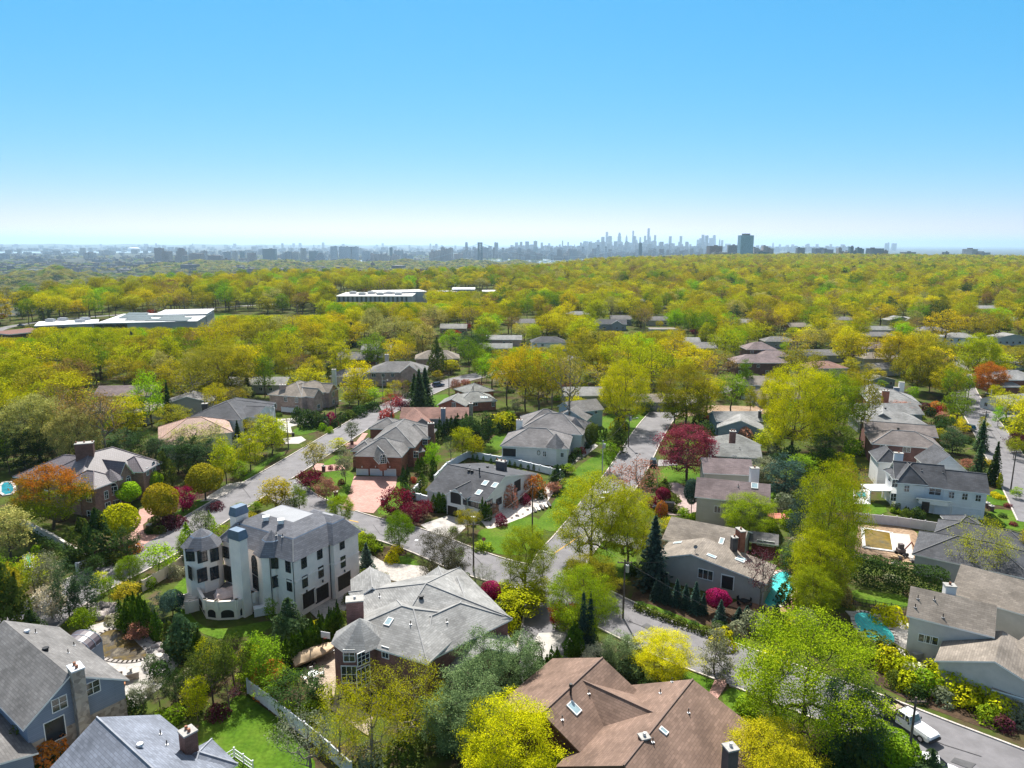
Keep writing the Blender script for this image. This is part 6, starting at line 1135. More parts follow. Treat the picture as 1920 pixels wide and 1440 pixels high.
def car(name, px, py, rz, col, label, kind='sedan', s=1.0, group=None):
    p = at(px, py, 0); r = root(name, Vector((p.x, p.y, .12)), label, 'car', group); r['org'] = (0, 0, 0)
    paint = surf('car_paint_%d_%d_%d' % tuple(int(c*99) for c in col), col, .25, .03, 1, .6)
    L, Wd = (4.7, 1.82) if kind == 'sedan' else (4.9, 1.92); h = .78 if kind == 'sedan' else .95; rf = 1.44 if kind == 'sedan' else 1.75
    prof = [(-L/2, .35, .62), (-L/2+.1, .32, h-.02), (-L/2+.9, .26, h+.06), (-.6, .22, h+.10), (.9, .22, h+.06), (L/2-.7, .26, h-.04), (L/2-.08, .32, h-.18), (L/2, .38, .58)]
    m = MB(); secs = []
    for x, zb, zt in prof:
        w = Wd/2*(.9 if abs(x) > L/2-.2 else 1); secs.append([Vector((x, -w*.93, zb)), Vector((x, w*.93, zb)), Vector((x, w, (zb+zt)/2)), Vector((x, w*.92, zt)), Vector((x, -w*.92, zt)), Vector((x, -w, (zb+zt)/2))])
    loft(m, secs); b = m.build('body', paint, r, Vector((0, 0, 0)))
    cab = [(-L/2+(.75 if kind == 'sedan' else .15), h+.03, .80), (-L/2+(1.45 if kind == 'sedan' else .5), rf-.03, .66), (.25, rf, .66), (1.15, h+.05, .80)]
    g = MB(); secs = [[Vector((x, -w*Wd/2*1.06, z0)), Vector((x, w*Wd/2*1.06, z0)), Vector((x, w*Wd/2*1.06, z0+.01)), Vector((x, -w*Wd/2*1.06, z0+.01))] for x, z0, w in cab]
    A0, A1, A2, A3 = cab; pt = lambda c, sg: Vector((c[0], sg*c[2]*Wd/2*1.08, c[1]))
    lo = lambda c, sg: Vector((c[0], sg*A0[2]*Wd/2*1.08, h))
    for sg in (-1, 1): g.poly([pt(A0, sg), pt(A1, sg), pt(A2, sg), pt(A3, sg)])
    g.poly([pt(A0, -1), pt(A0, 1), pt(A1, 1), pt(A1, -1)]); g.poly([pt(A2, -1), pt(A2, 1), pt(A3, 1), pt(A3, -1)]); g.build('window_glass', GLASS, r, Vector((0, 0, 0)))
    t = MB(); t.obox(Vector(((A1[0]+A2[0])/2, 0, rf+.01)), Vector((1, 0, 0)), Vector((0, 1, 0)), UP, (A2[0]-A1[0])/2+.05, .62, .035); t.build('car_roof', paint, r, Vector((0, 0, 0)))
    for x in (-L/2+.85, L/2-.95):
        for y in (-Wd/2+.1, Wd/2-.1): wheel(r, x, y)
    for y in (-.62, .62): q = MB(); q.box((L/2-.1, y, .66), .16, .34, .13); q.build('headlight', LAMP, r, Vector((0, 0, 0))); q = MB(); q.box((-L/2+.06, y, .74), .12, .34, .14); q.build('tail_light', TAIL, r, Vector((0, 0, 0)))
    r.rotation_euler = (0, 0, rz); r.scale = (s, s, s); return r
car('parked_car', 822, 725, .55, (.05, .08, .16), 'dark blue car parked at the kerb beyond the tall spruces', 'suv')
car('parked_car', 1246, 957, 2.9, (.012, .014, .018), 'black car on the rose-paved drive by the clipped shrubs', 'suv')
car('parked_car', 1136, 935, 1.1, (.75, .75, .76), 'white car half hidden by the golden tree on the middle street')
car('parked_car', 1802, 757, 2.9, (.24, .25, .27), 'grey car where the side street meets the upper street')
car('parked_car', 1813, 806, 1.9, (.20, .23, .19), 'grey-green car beside the conifers on the upper street', 'suv')
car('parked_car', 1225, 872, 1.35, (.03, .035, .03), 'dark car parked beside the purple beech', 'suv')
car('parked_car', 40, 612, .1, (.05, .06, .12), 'dark car driving past the school meadow')
car('parked_car', 8, 628, .2, (.6, .6, .62), 'silver car at the edge of the school parking')
car('parked_car', 2, 640, .2, (.35, .03, .05), 'red car at the edge of the school parking')
car('parked_car', 1890, 688, .2, (.7, .7, .72), 'white car under the eastern street trees')
car('parked_car', 1752, 1452, -.45, (.78, .79, .80), 'white pickup nose at the lower street kerb', 'suv')
# white dump truck on the lower street
p0, p1 = at(1668, 1345), at(1742, 1393); ang = math.atan2(p1.y-p0.y, p1.x-p0.x); pc = (p0+p1)/2
tr = root('dump_truck', Vector((pc.x, pc.y, .12)), 'white landscaping truck with dark slatted dump bed parked on the lower street', 'truck'); tr['org'] = (0, 0, 0)
TW = surf('truck_white', (.74, .75, .77), .3, .04, 1, .5); BED = surf('bed_steel', (.045, .032, .03), .6, .3, 2); O0 = Vector((0, 0, 0))
m = MB(); prof = [(.15, .75, 1.12), (.9, .7, 1.15), (2.0, .7, 1.10), (2.75, .72, 1.04), (2.98, .8, .95)]
secs = []
for x, zb, zt in prof: w = 1.0 if x < 2.8 else .9; secs.append([Vector((x, -w*.95, zb-.25)), Vector((x, w*.95, zb-.25)), Vector((x, w, zt-.15)), Vector((x, w*.86, zt+.15)), Vector((x, -w*.86, zt+.15)), Vector((x, -w, zt-.15))])
loft(m, secs); m.build('hood', TW, tr, O0)
m = MB(); m.obox(Vector((-.25, 0, .95)), Vector((1, 0, 0)), Vector((0, 1, 0)), UP, .85, .98, .45); m.obox(Vector((-.3, 0, 2.02)), Vector((1, 0, 0)), Vector((0, 1, 0)), UP, .72, .82, .04)
for sx, y in ((-1.05, -.86), (-1.05, .86), (-.15, -.88), (-.15, .88)): m.tube((sx+.05, y, 1.38), (sx+.12, y*.95, 2.0), .06, .06, 5)
for y in (-.9, .9): m.tube((.62, y, 1.38), (.35, y*.9, 2.0), .05, .05, 5)
m.build('cab', TW, tr, O0)
g = MB(); g.poly([Vector((.68, -.86, 1.38)), Vector((.68, .86, 1.38)), Vector((.38, .76, 1.98)), Vector((.38, -.76, 1.98))]); g.build('windshield', surf('tinted_glass', (.04, .10, .09), .08, .2, 1, .8), tr, O0)
for y in (-1, 1): g = MB(); g.poly([Vector((-1.0, y*.92, 1.38)), Vector((.6, y*.92, 1.38)), Vector((.34, y*.8, 1.98)), Vector((-.95, y*.8, 1.98))]); g.build('side_window', GLASS, tr, O0)
m = MB(); m.box((-2.6, 0, .95), 3.0, 2.1, .1)
for y in (-1.05, 1.05):
    for zz in (1.15, 1.4, 1.65): m.box((-2.6, y, zz), 3.0, .06, .2)
    for x in (-4.0, -3.1, -2.2, -1.2): m.box((x, y, 1.35), .08, .1, .95)
for zz in (1.15, 1.4, 1.65, 1.95): m.box((-1.15, 0, zz), .06, 2.1, .2); 
m.build('dump_bed', BED, tr, O0)
m = MB(); m.box((-1.75, 0, 1.35), .9, 1.7, .5); m.build('load', surf('rubble_load', (.35, .28, .2), .9, .4, 3), tr, O0)
m = MB(); m.box((-.6, 0, .55), 6.4, .8, .18); m.box((3.05, 0, .6), .18, 1.9, .28); m.build('chassis', BLACK, tr, O0)
for x, y in ((2.0, -.88), (2.0, .88), (-2.7, -.88), (-2.7, .88)): wheel(tr, x, y, .4, .28)
for y in (-.72, .72): q = MB(); q.box((2.97, y, .92), .1, .34, .2); q.build('headlight', LAMP, tr, O0); q = MB(); q.box((.55, y*1.5, 1.45), .12, .18, .26); q.build('mirror', BLACK, tr, O0)
tr.rotation_euler = (0, 0, ang)
# ------------------------------------------------------------------ poles, wires, lamps
POLEW = surf('pole_wood', (.13, .10, .085), .9, .25, 2); POLES = {}
def pole(px, py, H, label, trans=True, arms=1, key=None, mat=POLEW, lamp=None, rz=0):
    p = at(px, py); r = root('utility_pole', p, label, 'utility pole'); m = MB(); m.tube(p, p+UP*H, .16, .11, 8); m.build('pole', mat, r)
    if arms: m = MB(); m.box((p.x, p.y, H-.5), 2.2, .12, .14, rz); [m.tube((p.x+math.cos(rz)*o, p.y+math.sin(rz)*o, H-.43), (p.x+math.cos(rz)*o, p.y+math.sin(rz)*o, H-.2), .05, .04, 6) for o in (-1, -.45, .45, 1)]; m.build('crossarm', POLEW, r)
    if trans: m = MB(); q = p+Vector((.35, -.2, H-1.9)); m.tube(q, q+UP*1.1, .28, .28, 12); m.tube(q+UP*1.1, q+UP*1.25, .1, .06, 6); m.build('transformer', METAL, r)
    if lamp: m = MB(); e = p+Vector(lamp)+UP*(H-1.2); m.tube(p+UP*(H-1.6), e, .05, .04, 6); m.box(e, .6, .25, .14); m.build('lamp_arm', METAL, r)
    POLES[key or label] = p+UP*(H-.3); return r
pole(1168, 1160, 9.5, 'wooden utility pole with grey transformer at the start of the lower street', key='a')
pole(998, 1000, 10, 'dark leaning utility pole on the lawn of the modern house', False, 1, 'b')
pole(888, 1072, 9, 'utility pole between the dark glossy tree and the corner lawn', False, 1, 'c')
pole(1129, 888, 8.4, 'slim grey pole with transformer beside the young lawn tree', True, 0, 'd', METAL)
pole(1178, 838, 9.4, 'utility pole with street lamp arm beside the middle street', True, 1, 'e', lamp=(2.2, .2, 0))
pole(541, 842, 8.6, 'utility pole at the kerb below the charcoal-roofed house', False, 1, 'f')
pole(630, 792, 8.2, 'utility pole in front of the pink brick house', False, 1, 'g', lamp=(1.6, 0, 0))
pole(448, 868, 7.4, 'street lamp pole among the trees on the left-hand street', False, 0, 'h', METAL, lamp=(3.0, .2, 0))
pole(718, 750, 8.4, 'grey street lamp pole before the arched-porch house', False, 0, 'i', METAL, lamp=(1.8, .2, 0))
pole(842, 742, 8.2, 'thin utility pole at the bend beyond the two spruces', False, 1, 'j')
pole(1812, 770, 9.8, 'utility pole at the mouth of the side street', True, 1, 'k')
pole(1806, 775, 8.6, 'shorter second pole beside the side street mouth', False, 0, 'l')
pole(1842, 828, 9, 'utility pole with grey transformer between the conifers of the upper street', True, 1, 'm')
pole(1895, 918, 9.4, 'dark utility pole at the bend of the upper street', False, 1, 'n')
pole(1855, 765, 6.5, 'street lamp pole by the orange-crowned street tree', False, 0, 'o', METAL, lamp=(-1.8, 0, 0))
pole(1604, 785, 9.0, 'pale wooden pole beside the pale-roofed ranch', False, 1, 'p')
pole(1700, 1450, 9, 'utility pole near the white landscaping truck', False, 1, 'q')
def wire(a, b, sag, lab, r=.022):
    p, q = POLES.get(a, a), POLES.get(b, b); m = MB(); pr = None
    for i in range(13):
        t = i/12; x = Vector(p)*(1-t)+Vector(q)*t-UP*(4*sag*t*(1-t))
        if pr is not None: m.tube(pr, x, r, r, 4, cap=False)
        pr = x
    tag(m.build('power_line', BLACK, None, Vector(p)), lab, 'power line', 'overhead power lines')
for a, b, l in (('a', 'b', 'black wire sagging from the transformer pole to the leaning lawn pole'), ('a', 'q', 'black wire above the lower street to the truck pole'), ('b', 'c', 'black wire from the leaning pole to the corner pole'), ('b', 'd', 'black wire from the leaning pole to the slim grey pole'), ('d', 'e', 'black wire between the two transformer poles of the middle street'), ('f', 'g', 'black wire along the street past the pink brick house'), ('g', 'j', 'black wire running on to the bend'), ('k', 'm', 'black wire along the upper street above the conifers'), ('m', 'n', 'black wire down the upper street bend')): wire(a, b, 1.0, l)
wire('a', tuple(at(1297, 1040, 5.6)), .7, 'service wire from the transformer pole to the taupe skylight house')
wire('q', tuple(at(1640, 1340, 7.5)), .6, 'thick pale service wire beside the truck')
# signs, mailbox pillars
def stop_sign(px, py, label):
    p = at(px, py); r = root('stop_sign', p, label, 'road sign'); m = MB(); m.tube(p, p+UP*2.2, .04, .04, 6); m.build('post', METAL, r)
    m = MB(); c = p+UP*2.3; m.poly([c+Vector((.38*math.cos(.3927+.785*i), -.03, .38*math.sin(.3927+.785*i))) for i in range(8)]); m.poly([c+Vector((.38*math.cos(.3927+.785*i), .0, .38*math.sin(.3927+.785*i))) for i in range(8)][::-1]); m.build('plate', surf('sign_back', (.35, .10, .09), .5, .1, 1), r)
stop_sign(561, 938, 'octagonal stop sign on the lawn corner beside the pink ornamental tree'); stop_sign(907, 1033, 'road sign on a thin post at the corner lawn of the modern house')
def pillar(px, py, label):
    p = at(px, py); r = root('gate_pillar', p, label, 'pillar', 'brick pillars flanking drives'); m = MB(); m.box((p.x, p.y, .55), .75, .75, 1.1); m.build('shaft', BR_D, r); m = MB(); m.box((p.x, p.y, 1.16), .9, .9, .12); m.frustum((p.x, p.y), .5, .5, 1.22, 1.45, .3); m.build('capstone', CONC, r)
for px, py, l in ((630, 931, 'brick pillar on the lawn side of the pink paved drive'), (718, 946, 'brick pillar where the pink paved drive meets the purple maples'), (607, 882, 'brick pillar by the upper garden path'), (660, 833, 'brick pillar beside the small grey-green street tree'), (280, 994, 'round brick pillar in the island bed of the rose brick mansion'), (1850, 952, 'pale pillar at the farmhouse lawn walk'), (1858, 958, 'second pale pillar at the farmhouse lawn walk, nearer the street')): pillar(px, py, l)
# bins, furniture, odds and ends
BINB = surf('bin_blue', (.02, .07, .30), .4, .05, 1)
def bin_(px, py, m_, label):
    p = at(px, py); r = root('wheeled_bin', p, label, 'bin'); m = MB(); m.frustum((p.x, p.y), .52, .6, .08, 1.0, 1.15); m.build('body', m_, r); m = MB(); m.box((p.x, p.y, 1.03), .66, .72, .07); m.build('lid', m_, r)
bin_(666, 1097, BINB, 'blue wheeled bin beside the mansion garage corner'); bin_(633, 1118, DARKFR, 'black wheeled bin between the mansion garage doors'); bin_(550, 818, DARKFR, 'black bin on the kerb near the concrete drive'); bin_(1167, 1037, DARKFR, 'black bin under the golden forked tree')
p = at(492, 1152); r = root('generator', p, 'white box generator on the mansion lawn behind the terrace', 'generator'); m = MB(); m.box((p.x, p.y, .65), 2.3, 1.1, 1.2, .4); m.build('housing', WHITE, r); m = MB(); m.box((p.x, p.y, 1.29), 2.4, 1.2, .08, .4); m.build('lid', WHITE, r)
def draped(px, py, z, L, Wd, H, col, label, rz, name, cat):
    p = at(px, py, z); nx, ny = 14, 9; V = []; Q = []
    for j in range(ny+1):
        for i in range(nx+1):
            x, y = (i/nx-.5), (j/ny-.5); e = max(abs(x), abs(y))*2; h = H*(1-smooth((e-.72)/.28))*(.8+.35*noise.noise(Vector((x*5+px, y*4, 3)))*1.5+.12*noise.noise(Vector((x*17, y*15, 1)))); V.append((x*L, y*Wd, max(.02, h)))
    for j in range(ny):
        for i in range(nx): a = j*(nx+1)+i; Q.append((a, a+1, a+nx+2, a+nx+1))
    me = np_mesh(name, np.array(V), np.array(Q), [surf(name+'_cloth', col, .8, .12, 1.5)]); o = bpy.data.objects.new(name, me); COL.objects.link(o); o.location = p; o.rotation_euler = (0, 0, rz); tag(o, label, cat)
draped(424, 1116, tz+.02, 3.4, 2.4, 1.1, (.60, .48, .44), 'pinkish cover draped over furniture on the mansion terrace', .5, 'furniture_cover', 'cover')
# covered boat on its trailer
p = at(590, 1240); bt = root('trailer_boat', p, 'long boat under a crumpled tan tarpaulin on a trailer by the evergreens', 'boat'); bt['org'] = (0, 0, 0)
m = MB(); secs = []
for i in range(9):
    t = i/8; w = 1.15*(1-max(0, t-.55)**1.6*3.4) if t > .55 else 1.1; x = -3.2+6.6*t; secs.append([Vector((x, -w*.5, .6+.25*t*t)), Vector((x, w*.5, .6+.25*t*t)), Vector((x, w, 1.25+.3*t*t)), Vector((x, -w, 1.25+.3*t*t))])
loft(m, secs); m.build('hull', surf('boat_tan', (.46, .37, .26), .5, .15, 1), bt, O0)
V = []; Q = []
for j in range(13):
    for i in range(25):
        x, y = i/24, j/12-.5; w = (1.2 if x < .55 else 1.2*(1-max(0, x-.55)**1.6*3.2))*2; h = 1.3+.3*x*x+.75*(1-(2*y)**2)*math.sin(min(1, x*1.25+.12)*math.pi)**.6+.16*noise.noise(Vector((x*9, y*7, 2)))+.1*noise.noise(Vector((x*25, y*12, 5))); V.append((-3.25+6.7*x, y*w, h))
for j in range(12):
    for i in range(24): a = j*25+i; Q.append((a, a+1, a+26, a+25))
me = np_mesh('tarpaulin', np.array(V), np.array(Q), [surf('tarp_tan', (.50, .37, .24), .7, .15, 1.2)]); o = bpy.data.objects.new('tarpaulin', me); COL.objects.link(o); o.parent = bt
m = MB(); m.box((0, 0, .45), 6.4, .1, .12); m.box((-3.9, 0, .45), 1.8, .1, .1); m.box((-.5, 0, .4), .12, 2.0, .1); m.build('trailer', METAL, bt, O0); [wheel(bt, -.5, y, .32, .2) for y in (-.95, .95)]
bt.rotation_euler = (0, 0, .72)
# patio set and fire pit of the pond house
WOODT = surf('teak', (.36, .16, .07), .7, .2, 2)
for k, (px, py, l) in enumerate(((213, 1283, 'reddish wooden chaise nearer the pond on the flagstone patio'), (219, 1290, 'reddish wooden chaise nearer the blue house on the flagstone patio'))):
    p = at(px, py); r = root('chaise', p, l, 'lounge chair'); m = MB(); m.box((p.x, p.y, .42), 2.0, .7, .1, .5); m.build('seat', WOODT, r); m = MB(); m.obox(p+Vector((-.9, -.5, .72)), Vector((.7, .38, -.6)).normalized(), Vector((-.48, .88, 0)), Vector((.5, .3, .8)).normalized(), .4, .34, .04); m.build('backrest', WOODT, r)
    for i, j in ((-1, -1), (1, -1), (1, 1), (-1, 1)): m = MB(); m.box((p.x+i*.75-j*.12, p.y+i*.4+j*.25, .2), .08, .08, .4, .5); m.build('leg', WOODT, r)
p = at(247, 1273); r = root('patio_counter', p, 'low stone counter with a pale urn on the flagstone patio', 'counter'); m = MB(); m.box((p.x, p.y, .5), 1.7, 1.1, 1.0, .5); m.box((p.x-2.2, p.y+.1, .45), 2.4, .6, .9, .5); m.build('base', STONE, r); m = MB(); m.box((p.x, p.y, 1.05), 1.9, 1.3, .1, .5); m.box((p.x-2.2, p.y+.1, .95), 2.6, .75, .1, .5); m.build('worktop', CONC, r); m = MB(); q = p+UP*1.1; m.tube(q, q+UP*.3, .15, .12, 10); m.tube(q+UP*.3, q+UP*.55, .14, .36, 12); m.build('urn', CONC, r)
def table_set(px, py, label, col):
    p = at(px, py); r = root('patio_table', p, label, 'patio table'); m = MB(); m.tube(p+UP*.7, p+UP*.75, .7, .7, 16); m.build('tabletop', col, r); m = MB(); m.tube(p, p+UP*.7, .06, .06, 6); m.build('leg', col, r)
    for i in range(4):
        a = i*1.57+.5; q = p+Vector((math.cos(a)*1.1, math.sin(a)*1.1, 0)); c = root('patio_chair', q, ('dark' if col is BLACK else 'pale')+' patio chair drawn up to the '+label.split(' on ')[0], 'chair', 'chairs at the '+label[:30]); m = MB(); m.box((q.x, q.y, .43), .5, .5, .06, a); m.build('seat', col, c); m = MB(); w = q+Vector((math.cos(a)*.24, math.sin(a)*.24, .68)); m.box(w, .05, .48, .5, a); m.build('backrest', col, c)
        for s, t_ in ((-1, -1), (1, -1), (1, 1), (-1, 1)): m = MB(); m.box((q.x+s*.2, q.y+t_*.2, .21), .04, .04, .42); m.build('leg', col, c)
table_set(588, 1272, 'round metal patio table on the tan pavers by the boat', METAL); table_set(655, 1312, 'dark round patio table on the tan pavers under the bay', BLACK); table_set(1395, 1134, 'dark round table on the brick pool patio', BLACK)
# pergola and farmhouse porch, red deck, basketball hoop, excavator bits
p = at(1642, 938); r = root('pergola', p, 'white flat-topped pergola beside the farmhouse pool', 'pergola')
for i, j in ((-1, -1), (1, -1), (1, 1), (-1, 1)): m = MB(); m.box((p.x+i*2.3, p.y+j*1.8, 1.4), .2, .2, 2.8); m.build('post', WHITE, r)
m = MB(); m.box((p.x, p.y, 2.9), 5.2, 4.2, .22); m.build('canopy_roof', WHITE, r)
p = at(1458, 974); r = root('wooden_deck', p, 'red-painted wooden deck with dark railing behind the mauve-roofed house', 'deck'); m = MB(); m.box((p.x, p.y, .4), 3.6, 3.0, .8); m.build('deck_floor', surf('red_deck', (.50, .16, .12), .8, .1, 1), r)
m = MB(); [m.box((p.x-1.8+i*.6, p.y+1.45, 1.25), .07, .07, .9) for i in range(7)]; m.box((p.x, p.y+1.45, 1.7), 3.6, .1, .08); m.box((p.x-1.75, p.y, 1.7), .1, 3, .08); m.build('railing', DARKFR, r)
p = at(607, 1228); r = root('basketball_hoop', p, 'basketball hoop with pale backboard against the evergreen row', 'basketball hoop'); m = MB(); m.tube(p, p+UP*3.2, .07, .07, 6); m.build('post', BLACK, r); m = MB(); m.box(p+Vector((.5, -.4, 3.2)), 1.4, .06, .9, -.3); m.build('backboard', WHITE, r); m = MB(); [m.tube(p+Vector((.55+.23*math.cos(.524*i), -.72+.23*math.sin(.524*i), 3.0)), p+Vector((.55+.23*math.cos(.524*(i+1)), -.72+.23*math.sin(.524*(i+1)), 3.0)), .02, .02, 4) for i in range(12)]; m.build('hoop_ring', TAIL, r)
for k in range(9):
    p = at(1675+k*4.5+random.uniform(-3, 3), 1048+random.uniform(-6, 10)); o = MB(); a = random.random()*3; o.box((p.x, p.y, .15), 1.6, .5, .14, a); o.box((p.x, p.y, .3), 1.3, .4, .14, a+.2); o.box((p.x+.1, p.y, .44), .9, .35, .12, a-.2)
    tag(o.build('lumber_stack', (surf('lumber', (.45, .33, .2), .8, .2, 2), CONC, DARKFR)[k % 3], None, p), 'small heap of building timber on the bare earth by the unfinished pool', 'timber heap', 'timber heaps on the building site')
p = at(1690, 1040); r = root('small_excavator', p, 'small dark excavator standing by the unfinished pool', 'excavator'); m = MB(); [m.box((p.x, p.y+s*.6, .25), 1.8, .35, .5, 0) for s in (-1, 1)]; m.build('track', BLACK, r); m = MB(); m.box((p.x-.2, p.y, .85), 1.3, 1.1, .6); m.box((p.x-.1, p.y+.2, 1.55), .8, .7, .9); m.build('cab', surf('machine_grey', (.12, .10, .10)), r); m = MB(); m.tube(p+Vector((.5, 0, 1)), p+Vector((1.5, -.2, 2.5)), .12, .1, 6); m.tube(p+Vector((1.5, -.2, 2.5)), p+Vector((2.2, -.3, 1.2)), .1, .08, 6); m.box(p+Vector((2.2, -.3, 1.0)), .4, .5, .5); m.build('boom', surf('machine_red', (.3, .08, .05)), r)
# garden stairs of the modern house
p = at(1012, 955); r = root('garden_stairs', p, 'white and dark striped garden steps below the modern white house', 'steps')
for i in range(6): m = MB(); q = at(995+i*7, 958-i*2+ (i % 2)); m.box((q.x, q.y, .1+.12*i*.6), .5, 2.6, .2, .2); m.build('step', WHITE if i % 2 == 0 else DARKFR, r)
p = at(855, 985); r = root('gate_box', p, 'white electric cabinet on the lawn corner by the bluestone drive', 'cabinet'); m = MB(); m.box((p.x+3.4, p.y+.5, .8), .9, .7, 1.6); m.build('body', WHITE, r); m = MB(); m.box((p.x+3.4, p.y+.5, 1.64), 1.0, .8, .08); m.build('lid', METAL, r)
# school and office blocks in the middle distance
RW = surf('white_membrane', (.62, .63, .65), .7, .05, .05); SOLAR = surf('solar_dark', (.05, .085, .095), .5, .2, .3, .3); OFFW = surf('office_wall', (.34, .34, .35), .7, .1, .1)
def block(h, A, B, D, ze, wall, roof, rise=.4, **k): return h.W3(A, B, None, ze, D=D, roof='flat', rise=rise, oh=.5, **k)
Sc = House('school_building', 'wide white-roofed school with rows of solar panels beside the tall wood', 'school', at(270, 605, 8), OFFW, RW, 'the white-roofed school', edge=RW)
block(Sc, (182, 607), (368, 603), 58, 7.2, 0, 0); block(Sc, (290, 591), (387, 589), 36, 8.4, 0, 0); block(Sc, (66, 612), (182, 607), 26, 5.8, 0, 0); Sc.done()
for i in range(7):
    for j in range(4):
        b = Sc.roofhit(228+i*19+j*7, 600-j*3.6+i*.3)
        if b and (i*3+j*5) % 7: X = b[1]; m = MB(); m.obox(X+UP*.6, Vector((1, .08, 0)).normalized(), Vector((-.08, 1, .12)).normalized(), UP, 3.4, 2.6, .1); m.build('solar_panel', SOLAR, Sc.r)
for i in range(8): Sc.panel(75+i*13, 617, 4.2, 2.6, GLASS, 'window_band', 1, 3)
Sc.panel(208, 613, 18, 3.2, GLASS, 'window_band', 1, 6); 
for px, py in ((95, 603), (118, 601), (160, 600), (150, 604)):
    b = Sc.roofhit(px, py)
    if b: m = MB(); m.box(b[1]+UP*.8, 5, 3, 1.6); m.box(b[1]+UP*1.7, 4, 2.2, .3); m.build('rooftop_unit', METAL, Sc.r)
S2 = House('school_annex', 'low dark school wing with a rust-red roof by the parking', 'school', at(45, 628, 4), surf('annex_wall', (.10, .06, .05)), surf('rust_roof', (.15, .065, .05), .8, .15, .1), None); block(S2, (18, 628), (95, 620), 20, 5, 0, 0); S2.done()
m = None
O2 = House('office_block', 'pale three-storey office block with rooftop plant among the trees', 'office', at(700, 560, 8), surf('precast', (.42, .42, .44), .8, .1, .1), surf('pale_roof', (.6, .58, .55), .8, .1, .05), 'the pale office block'); block(O2, (630, 556), (772, 556), 50, 9, 0, 0); block(O2, (708, 549), (800, 547), 30, 10.5, 0, 0); O2.done()
for i in range(16): O2.panel(636+i*8.4, 561, 1.8, 5.5, surf('office_glass', (.10, .12, .14), .2, .2, 1, .6), 'window_band', 3, 1)
for i in range(6):
    b = O2.roofhit(662+i*17, 551+(i % 2)*2)
    if b: m = MB(); m.box(b[1]+UP*1, 6, 4, 2); m.box(b[1]+UP*2.2, 4, 3, .4); m.build('rooftop_unit', METAL, O2.r)
O3 = House('flat_office', 'low flat-roofed building showing a pale roof edge in the woods', 'office', at(865, 545, 8), OFFW, RW, None, edge=RW); block(O3, (848, 543), (890, 543), 30, 9, 0, 0); block(O3, (815, 547), (850, 548), 20, 7, 0, 0); block(O3, (905, 547), (930, 547), 20, 8, 0, 0); O3.done()
O4 = House('long_depot', 'long low dark building on the wooded rim before the bridge', 'office', at(1265, 482, 10), surf('depot_wall', (.12, .17, .20)), surf('depot_roof', (.3, .3, .3)), None); block(O4, (1203, 481), (1285, 482), 60, 16, 0, 0); block(O4, (1240, 480), (1262, 480), 30, 20, 0, 0); O4.done()
O5 = House('roadside_sheds', 'white low sheds beside a bare road in the far woods', 'shed', at(1130, 505, 6), OFFW, RW, None, edge=RW); block(O5, (1080, 500), (1118, 500), 30, 6, 0, 0); block(O5, (1128, 506), (1150, 506), 30, 6, 0, 0); block(O5, (1150, 499), (1185, 499), 30, 6, 0, 0); O5.done()
# ------------------------------------------------------------------ woods: fill by density away from roads, houses and lawns
HF = []
for h in HOUSES:
    P = [p for f in h.foot for p in f]; c = sum(P, Vector())/len(P); HF.append((c, max((p-c).length for p in P), h.foot))
grid = {}
def gadd(x, y, r): grid.setdefault((int(x//14), int(y//14)), []).append((x, y, r))
for o, p, R, H, k, ck in PLANTS:
    if k not in ('bush', 'column'): gadd(p.x, p.y, R)
def free(x, y, r, pad=1.0):
    q = Vector((x, y, 0)); a, b = int(x//14), int(y//14)
    for i in (-1, 0, 1):
        for j in (-1, 0, 1):
            for X, Y, R in grid.get((a+i, b+j), ()):
                if (X-x)**2+(Y-y)**2 < ((R+r)*.72)**2: return False
    for c, rad, foot in HF:
        if (c.x-x)**2+(c.y-y)**2 < (rad+pad+1)**2: return False
    if near_road(q, r*.45): return False
    for k, P in PATCH:
        if k != 'soil' and k != 'road' and inside(P, q): return False
    return True
PALW = (['yg']*8+['ol']*5+['go']*4+['gr']*3+['ye']*4+['lg']*2+['cr']*2+['br'])
def clear_view(x, y, H):
    """the tallest a tree here may grow without closing the sight lines the photograph shows"""
    px, pb = proj((x, y, 0)); sx = 7*F/max(40, y); px = px
    for a, b, c, d in VIEWS:
        if a-sx*.6 < px < c+sx*.6 and pb > d+1 and proj((x, y, H))[1] < d:
            H = min(H, height_to((x, y, 0), d))
    return H
VIEWS = [(165, 1140, 310, 1245), (320, 1060, 510, 1200), (345, 950, 665, 1140), (555, 1210, 660, 1300), (375, 1330, 600, 1450), (1590, 1140, 1710, 1230), (1600, 975, 1730, 1080), (650, 880, 750, 962), (790, 860, 1030, 1000), (895, 960, 1020, 1040), (1040, 840, 1180, 960), (1225, 860, 1320, 970), (930, 780, 1090, 870), (660, 790, 810, 900), (1640, 850, 1860, 970), (1620, 790, 1770, 870), (1300, 870, 1445, 980), (1240, 970, 1400, 1100), (200, 1000, 640, 1080), (0, 1160, 215, 1400), (640, 1080, 950, 1260), (450, 700, 720, 960), (640, 660, 800, 712), (505, 712, 640, 772), (365, 745, 515, 790), (820, 700, 945, 745), (785, 640, 860, 690), (1340, 640, 1480, 700), (1120, 590, 1210, 620), (1610, 710, 1735, 800), (1790, 690, 1870, 860), (1500, 670, 1590, 700), (1620, 630, 1690, 680), (60, 575, 390, 613), (0, 590, 60, 632), (395, 560, 600, 590), (628, 535, 800, 566), (900, 630, 1000, 650), (1170, 760, 1270, 880), (1330, 760, 1440, 880), (1790, 620, 1850, 645), (1880, 620, 1925, 645), (1420, 655, 1480, 690), (1880, 690, 1925, 720), (1035, 765, 1135, 800), (850, 535, 930, 545), (1075, 495, 1190, 505), (1200, 470, 1290, 484), (395, 575, 520, 586)]
